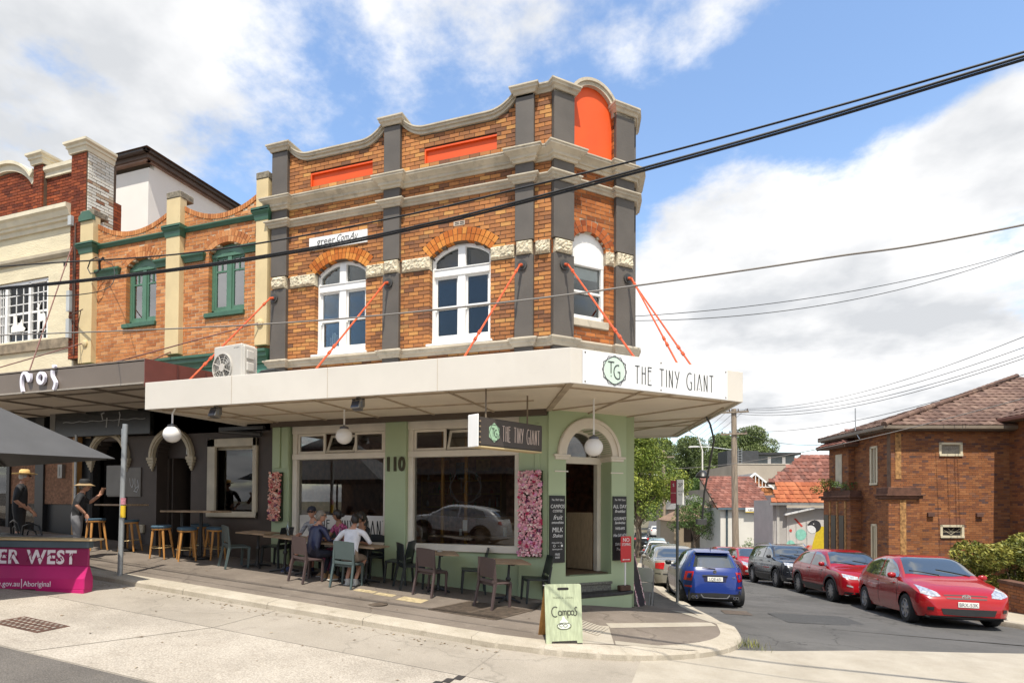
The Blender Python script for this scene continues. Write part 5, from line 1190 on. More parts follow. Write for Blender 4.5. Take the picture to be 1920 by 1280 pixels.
# ------------------------------------------------------------------ cafe furniture
def make_chair(m):
    r_ = empty('cafe_chair')
    def rows(P, th, name, n=8):
        """curved panel: P(u,v) centre surface, thickness along y"""
        mb = MB(); vs = []
        for k in (0,1):
            for j in range(n+1):
                for i in range(n+1):
                    x,y,z = P(i/n,j/n); vs.append((x,y+(th/2 if k else -th/2),z))
        N_ = (n+1)**2; q = lambda k,i,j: k*N_+j*(n+1)+i; fs = []
        for j in range(n):
            for i in range(n): fs += [(q(0,i,j),q(0,i+1,j),q(0,i+1,j+1),q(0,i,j+1)),(q(1,i,j),q(1,i,j+1),q(1,i+1,j+1),q(1,i+1,j))]
        for i in range(n): fs += [(q(0,i,0),q(1,i,0),q(1,i+1,0),q(0,i+1,0)),(q(0,i,n),q(0,i+1,n),q(1,i+1,n),q(1,i,n)),(q(0,0,i),q(0,0,i+1),q(1,0,i+1),q(1,0,i)),(q(0,n,i),q(1,n,i),q(1,n,i+1),q(0,n,i+1))]
        mb.add(vs,fs); return mb.build(name, m, r_, smooth=40, world=False)
    back = lambda u,v: ((u-.5)*(.435-.02*v)*1.0, -.215-.055*v-.022*math.cos((u-.5)*math.pi), (.525+.345*v)+.012*math.cos((u-.5)*math.pi))
    rows(back,.016,'backrest')
    mb = MB(); mb.prism([(-.205,-.2),(.205,-.2),(.215,.17),(.19,.215),(-.19,.215),(-.215,.17)],.425,.452); mb.build('seat', m, r_, world=False, bevel=.008, seg=2)
    mb = MB(); mb.box(-.19,.19,-.225,-.20,.44,.50); mb.box(-.2,.2,-.19,-.165,.39,.426); mb.box(-.19,.19,.165,.19,.385,.426); mb.build('seat_rail', m, r_, world=False, bevel=.006)
    for sx in (-1,1):
        mb = MB(); mb.hexa([(sx*.205-.018,.165,0),(sx*.205+.018,.165,0),(sx*.205+.018,.20,0),(sx*.205-.018,.20,0),(sx*.195-.022,.155,.43),(sx*.195+.022,.155,.43),(sx*.195+.022,.205,.43),(sx*.195-.022,.205,.43)]); mb.build('leg', m, r_, world=False, bevel=.005)
        mb = MB(); mb.hexa([(sx*.215-.017,-.29,0),(sx*.215+.017,-.29,0),(sx*.215+.017,-.255,0),(sx*.215-.017,-.255,0),(sx*.20-.02,-.235,.44),(sx*.20+.02,-.235,.44),(sx*.20+.02,-.19,.44),(sx*.20-.02,-.19,.44)]); 
        mb.hexa([(sx*.20-.02,-.235,.44),(sx*.20+.02,-.235,.44),(sx*.20+.02,-.19,.44),(sx*.20-.02,-.19,.44),(sx*.198-.016,-.26,.70),(sx*.198+.016,-.26,.70),(sx*.198+.016,-.235,.70),(sx*.198-.016,-.235,.70)]); mb.build('leg', m, r_, world=False)
    return r_
M_PURP = mat('resin_mocha', (.082,.056,.054), .42, .08, 3); M_TEAL = mat('resin_teal', (.075,.105,.105), .42, .08, 3); M_RBLK = mat('resin_dark', (.018,.024,.026), .4, .1, 3)
proto = {}
def chair(kind, x,y,face,lab):
    m = {'p':M_PURP,'t':M_TEAL,'k':M_RBLK}[kind]
    if kind not in proto: o = proto[kind] = make_chair(m)
    else: o = copy_tree(proto[kind])
    o.location = (x,y,G(x,y)+.003); sl = .08
    o.rotation_euler = Matrix.Rotation(math.atan(sl)*.9,3,'Y').to_4x4().to_3x3().to_euler()
    o.rotation_euler = (Matrix.Rotation(.072,3,'Y') @ Matrix.Rotation(R(face-90),3,'Z')).to_euler()
    tag(o,lab,'chair','resin cafe chairs on the footpath')
chair('t',-9.48,9.72,62,'grey teal resin chair at the leftmost cafe table')
chair('k',-9.0,10.33,182,'black resin chair on the right of the leftmost cafe table')
chair('p',-7.42,9.42,76,'mocha resin chair carrying the grey haired man in navy jacket')
chair('t',-6.56,9.5,97,'teal resin chair carrying the man in the white t-shirt')
chair('k',-6.02,10.42,188,'empty black resin chair right of the seated group')
chair('k',-5.55,10.12,48,'black resin chair left of the table below the right window')
chair('p',-4.95,9.83,80,'mocha resin chair before the small table below the right window')
chair('k',-4.42,10.50,205,'black resin chair right of the table below the right window')
chair('p',-3.60,9.60,66,'mocha resin chair at the drain grate, nearest the street')
chair('k',-3.12,10.42,212,'black resin chair under the tall pink flower panel')
chair('k',-7.95,10.52,272,'black resin chair under the man with cap and striped shirt')
chair('k',-7.32,10.52,265,'black resin chair under the woman with a hair bun')
chair('k',-6.78,10.54,262,'black resin chair under the dark haired woman by the window')
M_TT = mat('table_teak', (.36,.25,.155), .6, .3, 5, bump=.2, stretch=(1,9,1)); M_CAST = mat('table_iron', (.02,.02,.021), .45, .2, 5)
def table(x,y,rot,lab,sx=.66,sy=.66,planks=6):
    r_ = empty('cafe_table',(x,y,G(x,y)+.003),0,lab,'table','teak topped cafe tables')
    r_.rotation_euler = (Matrix.Rotation(.06,3,'Y') @ Matrix.Rotation(R(rot),3,'Z')).to_euler()
    for i in range(planks):
        y0 = -sy/2+sy*i/planks; mb = MB(); mb.box(-sx/2,sx/2,y0+.003,y0+sy/planks-.003,.715,.745); mb.build('plank', M_TT, r_, world=False, bevel=.003)
    mb = MB(); mb.box(-sx/2+.05,sx/2-.05,-.03,.03,.69,.714); mb.box(-.03,.03,-sy/2+.05,sy/2-.05,.689,.713); mb.build('under_frame', M_CAST, r_, world=False)
    for px in ((-.32,.32) if sx > 1 else (0,)):
        mb = MB(); mb.lathe([(.06,.02),(.045,.08),(.03,.12),(.03,.36),(.05,.39),(.05,.42),(.025,.45),(.022,.69)],12,(px,0,0)); mb.build('pedestal', M_CAST, r_, smooth=40, world=False)
        for k in range(4):
            a = R(45+90*k); mb = MB(); mb.tube([(px,0,.06),(px+.14*math.cos(a),.14*math.sin(a),.045),(px+.29*math.cos(a),.29*math.sin(a),.015)],[.03,.024,.018],6); mb.build('foot', M_CAST, r_, world=False)
    return r_
table(-9.2,10.02,10,'small teak table before the dark shop, leftmost of the cafe tables')
table(-8.1,9.95,0,'long teak table beside the man in the navy jacket',1.3,.62); table(-6.78,9.95,2,'long teak table in front of the man in the white t-shirt',1.28,.62)
table(-5.0,10.22,32,'small teak table with a glass ashtray below the right window'); table(-3.56,10.18,34,'small teak table before the tall pink flower panel')
ash = MB(); ash.lathe([(.05,0),(.055,.03),(.045,.035),(.042,.012)],14); o = ash.build('ashtray', mat('ashtray_glass',(.5,.48,.42),.15,0), smooth=40); o.location = (-5.0,10.3,G(-5.0,10.22)+.752); tag(o,'small glass ashtray on the teak table below the right window','ashtray')
def bottle(x,y,z,lab,h=.3):
    mb = MB(); mb.lathe([(.035,0),(.04,.01),(.04,h*.6),(.016,h*.78),(.014,h*.95),(.018,h)],12); o = mb.build('water_bottle', glass('bottle_glass',(.82,.88,.86),.12), smooth=50); o.location = (x,y,z); tag(o,lab,'bottle','water bottles on the group table')
bottle(-7.02,9.9,G(-6.78,9.95)+.77,'clear water bottle on the table before the man in white'); bottle(-8.42,10.05,G(-8.1,9.95)+.775,'clear water bottle on the left end of the group table')
mb = MB(); mb.box(-.04,.04,-.075,.075,0,.01); o = mb.build('phone', mat('phone_black',(.01,.01,.012),.15,0), bevel=.003); o.location = (-7.3,9.8,G(-7.3,9.95)+.757); tag(o,'black phone lying on the group table','phone')
# bar stools and bar tables
def make_stool():
    r_ = empty('bar_stool'); mw = mat('stool_oak',(.46,.22,.06),.45,.15,4,stretch=(5,5,1)); mc = mat('stool_cushion',(.055,.105,.15),.55,.1,4)
    mb = MB(); mb.lathe([(.0,.665),(.185,.665),(.195,.68),(.195,.71),(.18,.722),(.0,.724)],20); mb.build('cushion', mc, r_, smooth=40, world=False)
    mb = MB(); mb.lathe([(.0,.63),(.18,.63),(.188,.64),(.188,.664),(0,.664)],20); mb.build('seat_ring', mw, r_, smooth=40, world=False)
    for k in range(4):
        a = R(45+90*k); c,s_ = math.cos(a),math.sin(a); mb = MB(); mb.tube([(.15*c,.15*s_,.64),(.165*c,.165*s_,.56),(.235*c,.235*s_,0)],[.026,.027,.017],8); mb.build('leg', mw, r_, smooth=50, world=False)
    mb = MB(); mb.tube([(.205*math.cos(2*math.pi*i/20),.205*math.sin(2*math.pi*i/20),.25) for i in range(21)],.009,6,cap=False); mb.build('foot_ring', mat('brass',(.5,.38,.2),.3,.1,metal=.8), r_, world=False)
    return r_
st0 = make_stool(); first = True
for x,y,lab in ((-11.35,9.55,'oak bar stool left end of the long bar table'),(-10.80,9.68,'oak bar stool in front of the middle of the long bar table'),(-11.2,10.42,'oak bar stool behind the long bar table against the wall'),(-10.55,10.2,'oak bar stool right end of the long bar table'),(-13.1,9.35,'oak bar stool left of the grey street pole'),(-12.55,9.75,'oak bar stool right behind the grey street pole')):
    o = st0 if first else copy_tree(st0); first = False
    o.location = (x,y,G(x,y)); o.rotation_euler = (0,.06,R(x*70)); tag(o,lab,'stool','oak bar stools with blue cushions')
def bar_table(x,y,sx,sy,posts,lab):
    z = G(x,y); r_ = empty('bar_table',(x,y,z),0,lab,'table'); mb = MB(); mb.box(-sx/2,sx/2,-sy/2,sy/2,1.02,1.06); mb.build('top', M_TT, r_, world=False, bevel=.006)
    for p in posts:
        mb = MB(); mb.tube([(p,0,.03),(p,0,1.02)],.035,10); mb.lathe([(.0,0),(.24,0),(.24,.02),(.05,.04),(0,.04)],20,(p,0,0)); mb.build('post', M_CAST, r_, smooth=40, world=False)
bar_table(-10.95,10.05,1.45,.6,(-.4,.15),'long teak bar table with black posts before the dark shop'); bar_table(-12.85,9.75,.95,.6,(.1,),'small teak bar table behind the grey street pole')
# ------------------------------------------------------------------ A-frame boards
af = empty('sandwich_board',(-2.02,8.17,G(-2.02,8.17)),R(30),'pale green sandwich board with dark lettering on the kerb','sandwich board')
M_AFG = mat('board_pale_green', (.42,.47,.31), .6, .14, 5, bump=.2, stretch=(7,7,.6), dirt=.15, dcol=(.55,.6,.45))
M_AFW = mat('board_plywood', (.50,.26,.08), .6, .2, 3, stretch=(5,5,.7))
def panel(T, m, name):
    mb = MB(T); w,h = .27,.83
    mb.prism([(-w,0),(-w+.08,0),(-w+.085,.035),(w-.085,.035),(w-.08,0),(w,0),(w,.81),(w-.02,h),(-w+.02,h),(-w,.81)],0,.018,1); return mb.build(name, m, af, world=False)
tf = lambda a,o,z: (a,-.15-o+z*.13,z*.99); tbk = lambda a,o,z: (a,.30+o-z*.42,z*.93)
fp = panel(tf, M_AFG, 'front_panel'); panel(tbk, M_AFW, 'rear_panel')
TF = lambda a,o,z: tf(a,.018+o,z)
mb = MB(TF); mb.prism([(-.065+.02*math.cos(R(t)),.765+.018*math.sin(R(t))) for t in range(90,271,30)]+[(.065+.02*math.cos(R(t)),.765+.018*math.sin(R(t))) for t in range(-90,91,30)],.0005,.003,1); mb.build('hand_slot', M_SLOT, fp, world=False)
cap_c = mat('campos_ink',(.07,.075,.055),.7,0)
C_ = [arcp(-.125,.445,.052,.07,55,300,14), arcp(-.055,.425,.026,.03,0,360,12)+[(-.029,.46),(-.029,.395)], [(-.012,.395),(-.012,.455),(.0,.455),(.012,.45),(.014,.395)],[(.014,.45),(.03,.455),(.038,.45),(.04,.395)],[(.058,.46),(.058,.355)],arcp(.08,.425,.024,.03,0,360,12),arcp(.128,.425,.022,.03,0,360,12),
      [(.2,.49),(.185,.505),(.168,.49),(.172,.46),(.195,.435),(.19,.40),(.17,.385),(.15,.395)]]
strokes(C_,.013,TF,cap_c,fp,o=.001).matrix_parent_inverse = Matrix.Identity(4)
o = text_mesh('FRESH & LOCAL',.032,mat('campos_faint',(.22,.24,.16),.7,0),lambda a,o_,z:TF(a,o_,.63+z),fp,align='CENTER',space=1.4); o.matrix_parent_inverse = Matrix.Identity(4)
mb = MB(TF); M_CUP = mat('cup_white',(.72,.76,.68),.7,.05)
mb.prism([(-.095+.0,.275),(-.085,.235),(-.05,.205),(.05,.205),(.085,.235),(.095,.275)],.001,.003,1); mb.prism([(-.05,.28),(-.065,.30),(-.03,.33),(-.02,.37),(.0,.385),(.015,.35),(.04,.32),(.06,.30),(.05,.28)],.001,.003,1); o = mb.build('cup_print', M_CUP, fp, world=False)
strokes([arcp(0,.245,.105,.045,0,360,20),arcp(.02,.25,.03,.02,0,360,10),arcp(-.04,.255,.03,.02,0,300,10)],.005,TF,cap_c,fp,'cup_outline',o=.004).matrix_parent_inverse = Matrix.Identity(4)
mb = MB(); mb.tube([(-.28,.0,.80),(.28,.0,.80)],.01,6); mb.build('hinge', M_STEEL, af, world=False)
# tall leaning flower board and folded chairs round the corner
lb = empty('flower_board',(-1.45,12.75,G(-1.45,12.75)),0,'tall black board edged with pink flowers leaning by the corner','board')
gz = G(-1.45,12.75)
TL = lambda a,o,z: (-1.70+.34*(1-z/1.55)+.12*a+.03*o, 12.7+.9*a-.2*o, gz+z)
mb = MB(TL); mb.box(-.3,.3,0,.05,0,1.5); mb.build('board', M_BLK, lb)
mb = MB(lambda a,o,z:(-1.50+.10*a-.25*(1-z/1.4),12.85+.8*a,gz+z)); mb.box(-.28,-.22,0,.02,0,1.4); mb.box(.22,.28,0,.02,0,1.4); mb.build('strut', M_BLK, lb)
rs = random.Random(4); pm = [MB(TL),MB(TL)]
for i in range(260):
    z = rs.uniform(.0,1.5); a = rs.choice((-.32,.32,-.3)) + rs.uniform(-.04,.04); o_ = rs.uniform(.02,.09); s_ = rs.uniform(.015,.03); k = rs.random() < .6
    vs = [(a,o_+.02,z)]+[(a+s_*math.cos(j*math.pi/3),o_+rs.uniform(-.01,.01),z+s_*math.sin(j*math.pi/3)) for j in range(6)]; pm[k].add(vs,[(0,j+1,(j+1)%6+1) for j in range(6)])
for p_,c in zip(pm,('#c88090','#e8c8c4')): tag(p_.build('blossom', mat('petal_'+c,hexc(c),.7), lb, recalc=False), kind='stuff')
def folded(x,y,lab):
    z = G(x,y); r_ = empty('folded_chair',(x,y,z),R(-20),lab,'chair','white folded chairs leaning at the side wall')
    mw = mat('chair_plastic',(.62,.61,.57),.5,.05)
    mb = MB(); mb.prism([(-.2,.52),(.2,.52),(.22,.75),(.18,.84),(-.18,.84),(-.22,.75)],-.02,.0,1); mb.build('backrest', mw, r_, world=False, bevel=.006)
    mb = MB(); mb.prism([(-.19,.3),(.19,.3),(.2,.5),(-.2,.5)],.01,.035,1); mb.build('seat', mw, r_, world=False, bevel=.006)
    for sx in (-1,1):
        mb = MB(); mb.tube([(sx*.22,.0,.80),(sx*.22,-.02,.4),(sx*.22,-.10,0)],.013,6); mb.build('leg', M_STEEL, r_, world=False); mb = MB(); mb.tube([(sx*.19,.03,.5),(sx*.19,.05,0)],.013,6); mb.build('leg', M_STEEL, r_, world=False)
folded(-1.38,13.35,'white folding chair leaning behind the tall flower board'); folded(-1.46,13.55,'white folding chair farther along the green side wall')
# no stopping sign on the step
ns = empty('no_stopping_sign',T2(1.6,.24,-.04),0,'red no stopping sign on a white stand by the corner door','sign')
TN = lambda a,o,z: T2(1.6+a,.24+o,-.04+z)
mb = MB(TN); mb.tube([(0,0,.0),(0,0,.62)],.018,8); mb.build('post', M_WHT, ns)
M_RED = mat('sign_red',(.55,.02,.025),.4,.04)
mb = MB(TN); mb.prism([(-.115,.62),(.115,.62),(.13,.65),(.13,1.11),(.115,1.14),(-.115,1.14),(-.13,1.11),(-.13,.65)],.02,.03,1); pl = mb.build('plate', M_RED, ns)
text_mesh('NO',.11,M_WHT,lambda a,o,z:TN(a,.031+o,1.03+z),ns,align='CENTER',xs=.95); text_mesh('STOPPING',.075,M_WHT,lambda a,o,z:TN(a,.031+o,.95+z),ns,align='CENTER',xs=.62)
mb = MB(lambda a,o,z:TN(a,.03+o,z)); mb.prism([(-.09,.672),(-.065,.69),(-.065,.678),(.065,.678),(.065,.69),(.09,.672),(.065,.654),(.065,.666),(-.065,.666),(-.065,.654)],.001,.003,1); mb.build('arrow', M_WHT, ns)
mb = MB(TN); mb.box(-.16,.10,-.06,.07,.05,.16); o = mb.build('foot_block', mat('block_brown',(.085,.045,.03),.8,.2,9), ns, bevel=.015)
# ------------------------------------------------------------------ poles with signs
M_GALV = mat('galvanised', (.36,.38,.39), .45, .1, 6, metal=.4)
gp_ = empty('street_pole',(-10.27,7.78,G(-10.27,7.78)),0,'grey galvanised street pole with a yellow sticker near the kerb','pole')
mb = MB(); mb.tube([(0,0,-.1),(.03,0,1.4),(.07,0,2.78)],.043,12); mb.build('shaft', M_GALV, gp_, smooth=50, world=False)
mb = MB(); mb.tube([(.045,0,1.06),(.05,0,1.28)],.0445,12,cap=False); mb.build('yellow_sticker', mat('sticker_yellow',(.75,.50,.03),.5,.05), gp_, smooth=50, world=False)
mb = MB(); mb.tube([(.05,0,1.30),(.052,0,1.42)],.0445,12,cap=False); mb.build('pink_sticker', mat('sticker_pink',(.6,.25,.3),.5,.3,30), gp_, smooth=50, world=False)
mb = MB(); mb.box(.02,.04,-.02,.04,2.1,2.74); mb.tube([(.02,.0,2.3),(-.03,.01,2.4),(-.03,.01,2.7)],.008,5); mb.build('bracket', M_GALV, gp_, world=False)
sp = empty('parking_sign_pole',(-.75,14.95,G(-.75,14.95)),R(10),'grey pole with red and white parking signs behind the corner','sign')
mb = MB(); mb.tube([(0,0,-.1),(0,0,3.05)],.035,10); mb.build('shaft', mat('pole_dark_grey',(.12,.125,.125),.5), sp, smooth=50, world=False)
mb = MB(); mb.box(-.17,-.03,-.055,-.045,2.45,3.02); mb.build('red_plate', mat('plate_maroon',(.30,.02,.04),.5), sp, world=False, bevel=.003)
mb = MB(); mb.box(-.02,.15,-.06,-.05,2.42,3.04); mb.build('white_plate', M_WHT, sp, world=False, bevel=.003)
for t_,z_,s_ in (('2P',2.86,.14),('8am-6pm',2.74,.035),('Mon-Fri',2.66,.035)):
    o = text_mesh(t_,s_,M_INK,lambda a,o_,z,z_=z_:(.065+a,-.06-o_,z_+z),sp,align='CENTER',xs=.8); o.matrix_parent_inverse = Matrix.Identity(4)
for t_,z_,s_ in (('S',2.87,.11),('BUS ZONE',2.7,.03)):
    o = text_mesh(t_,s_,M_WHT,lambda a,o_,z,z_=z_:(-.10+a,-.055-o_,z_+z),sp,align='CENTER',xs=.8); o.matrix_parent_inverse = Matrix.Identity(4)
# ------------------------------------------------------------------ parklet: barrier, parasol, table, bentwood chairs
br = empty('road_barrier',(-9.5,6.8,G(-9.5,6.8)+ROAD),0,'magenta concrete road barrier with white council lettering and timber top','barrier')
z0 = G(-9.5,6.8)+ROAD+.005
TR = lambda a,o,z: (-9.72+a*.932+o*.362, 6.72+a*.362-o*.932, z0+z-.012*a)
M_MAG = mat('barrier_magenta',(.27,.009,.08),.45,.12,1.5); M_MAGB = mat('barrier_pink',(.46,.009,.13),.45,.10,1.5)
prof = lambda fz: [(-.6,.0),(.0,.0)]
def bar_part(pts,m,nm,a0=-3.4,a1=0.):
    vs = [(a0,o,z) for o,z in pts]+[(a1,o,z) for o,z in pts]; n=len(pts)
    mb = MB(TR); mb.add(vs,[tuple(range(n)),tuple(range(n,2*n))[::-1]]+[(i,(i+1)%n,n+(i+1)%n,n+i) for i in range(n)]); return mb.build(nm,m,br,bevel=.01)
bar_part([(-.05,.08),(-.05,.26),(-.13,.46),(-.19,.46),(-.27,.26),(-.27,.08)],M_MAGB,'lower_body'); bar_part([(-.135,.455),(-.15,.76),(-.18,.76),(-.185,.455)],M_MAG,'upper_body')
bar_part([(-.05,.0),(-.05,.085),(-.27,.085),(-.27,.0)],M_MAGB,'foot',-.78,-.01); bar_part([(-.05,.0),(-.05,.085),(-.27,.085),(-.27,.0)],M_MAGB,'foot',-3.4,-1.5)
bar_part([(-.10,.76),(-.10,.88),(-.24,.88),(-.24,.76)],mat('barrier_slate',(.075,.105,.13),.6),'slate_band',-3.4,.02)
bar_part([(-.04,.88),(-.04,.915),(-.36,.915),(-.36,.88)],mat('barrier_pine',(.62,.46,.26),.5,.15,3,stretch=(.6,6,6)),'timber_top',-3.4,.11)
TU = lambda a,o,z: TR(a,-.133-(z-.46)*.05+o,z)
M_LW = mat('letter_print_white',(.80,.72,.76),.6,0)
text_mesh('WEST',.31,M_LW,lambda a,o,z:TU(-.98+a,o+.002,.50+z),br,xs=.90,space=1.14,bold=.010); text_mesh('INNER',.31,M_LW,lambda a,o,z:TU(-1.12+a,o+.002,.50+z),br,xs=.92,align='RIGHT',space=1.12,bold=.010)
MKS = [[(-.99+i*.165,.53+.04*(i%3)),(-.93+i*.165,.66-.05*(i%2)),(-.9+i*.165,.56)] for i in range(5)]+[[(-1.55+i*.15,.55),(-1.5+i*.15,.68),(-1.44+i*.15,.56)] for i in range(3)]
strokes(MKS,.012,TU,M_MAG,br,'letter_pattern',o=.007)
TLW = lambda a,o,z: TR(a,-.05-max(0,(z-.26))*.4+o,z)
text_mesh('innerwest.nsw.gov.au',.125,M_LW,lambda a,o,z:TLW(-1.02+a,o+.002,.13+z),br,align='RIGHT',xs=.86); text_mesh('Aboriginal',.125,M_LW,lambda a,o,z:TLW(-.97+a,o+.002,.13+z),br,xs=.86); MB(TLW).box(-1.0,-.99,.0,.004,.10,.25).build('divider', M_LW, br)
pu = empty('parasol',(-11.9,5.2,G(-11.9,5.2)),0,'large charcoal parasol over the parklet tables','parasol')
M_CAN = mat('canopy_charcoal',(.062,.062,.064),.75,.08,3,bump=.1,bscale=120)
zt = 3.95; zr = 2.44; crn = [(2.66,1.68),(-1.68,2.66),(-2.66,-1.68),(1.68,-2.66)]
cx0,cy0 = -11.9,5.2
mb = MB(); vs = [(cx0,cy0,zt)]; fs = []
for k in range(4):
    a = Vector((*crn[k],0)); b = Vector((*crn[(k+1)%4],0)); nn = 8
    base = len(vs)
    for j in range(1,7):
        for i in range(nn+1):
            t = i/nn; p = a.lerp(b,t)*(j/6); sag = -.10*math.sin(math.pi*t)*(j/6)*.6; ins = 1-.045*math.sin(math.pi*t)*(j/6)
            vs.append((cx0+p.x*ins,cy0+p.y*ins,zt-(zt-zr)*(j/6)**1.03+sag*.3-.02*math.sin(math.pi*j/6)))
    for j in range(5):
        for i in range(nn): q = base+j*(nn+1)+i; fs.append((q,q+1,q+nn+2,q+nn+1))
    for i in range(nn): fs.append((0,base+i,base+i+1))
mb.add(vs,fs); o = mb.build('canopy', M_CAN, pu); o.modifiers.new('solid','SOLIDIFY').thickness = .006
mb = MB(); vs = [(cx0,cy0,zt+.10)]
for j in (.26,.46):
    for k in range(16):
        a = crn[k//4]; b = crn[(k//4+1)%4]; t = (k%4)/4; vs.append((cx0+(a[0]+(b[0]-a[0])*t)*j,cy0+(a[1]+(b[1]-a[1])*t)*j,zt+.09-(zt-zr)*j*.92+(.03 if j<.3 else .0)))
mb.add(vs,[(0,1+k,1+(k+1)%16) for k in range(16)]+[(1+k,17+k,17+(k+1)%16,1+(k+1)%16) for k in range(16)]); o = mb.build('vent_cap', M_CAN, pu, smooth=60); o.modifiers.new('solid','SOLIDIFY').thickness = .005
mb = MB(); mb.tube([(cx0,cy0,G(cx0,cy0)),(cx0,cy0,zt)],.035,10); mb.build('pole', mat('pole_black',(.02,.02,.02),.4), pu)
for c in crn:
    mb = MB(); mb.tube([(cx0,cy0,zt-.05),(cx0+c[0]*.97,cy0+c[1]*.97,zr-.01)],.012,6); mb.tube([(cx0,cy0,2.35),(cx0+c[0]*.5,cy0+c[1]*.5,zt-(zt-zr)*.53)],.012,6); mb.build('rib', mat('pole_black',(.02,.02,.02)), pu)
dz = G(-11,7.0)+ROAD+.01
mb = MB(); mb.box(-12.8,-10.7,6.75,7.35,dz+.78,dz+.81); t_ = mb.build('parklet_table', mat('table_slate',(.18,.19,.20),.3,.1)); tag(t_,'slate grey table top behind the magenta barrier','table')
mb = MB()
for x in (-12.6,-10.9): mb.tube([(x,7.05,dz),(x,7.05,dz+.78)],.03,8)
mb.build('leg', M_CAST, t_)
def bentwood(x,y,lab,rz):
    z = G(x,y)-.02; r_ = empty('bentwood_chair',(x,y,z),R(rz),lab,'chair','black bentwood chairs in the parklet'); m = mat('bentwood_black',(.015,.015,.016),.3,.1)
    mb = MB(); mb.tube([(-.19,-.17,.45),(-.2,-.2,.65),(-.15,-.23,.85),(0,-.24,.9),(.15,-.23,.85),(.2,-.2,.65),(.19,-.17,.45)],.015,8); mb.build('outer_hoop', m, r_, smooth=60, world=False)
    mb = MB(); mb.tube([(-.1,-.18,.45),(-.11,-.2,.62),(-.07,-.22,.76),(0,-.225,.79),(.07,-.22,.76),(.11,-.2,.62),(.1,-.18,.45)],.012,8); mb.build('inner_hoop', m, r_, smooth=60, world=False)
    mb = MB(); mb.lathe([(0,.43),(.2,.43),(.21,.445),(.2,.46),(0,.46)],20); mb.build('seat', m, r_, smooth=40, world=False)
    for k in range(4): a = R(45+90*k); mb = MB(); mb.tube([(.16*math.cos(a),.16*math.sin(a),.44),(.2*math.cos(a),.2*math.sin(a),0)],[.015,.011],8); mb.build('leg', m, r_, world=False)
bentwood(-12.05,7.35,'left black bentwood chair showing above the barrier',-10); bentwood(-11.45,7.2,'right black bentwood chair showing above the barrier',14)
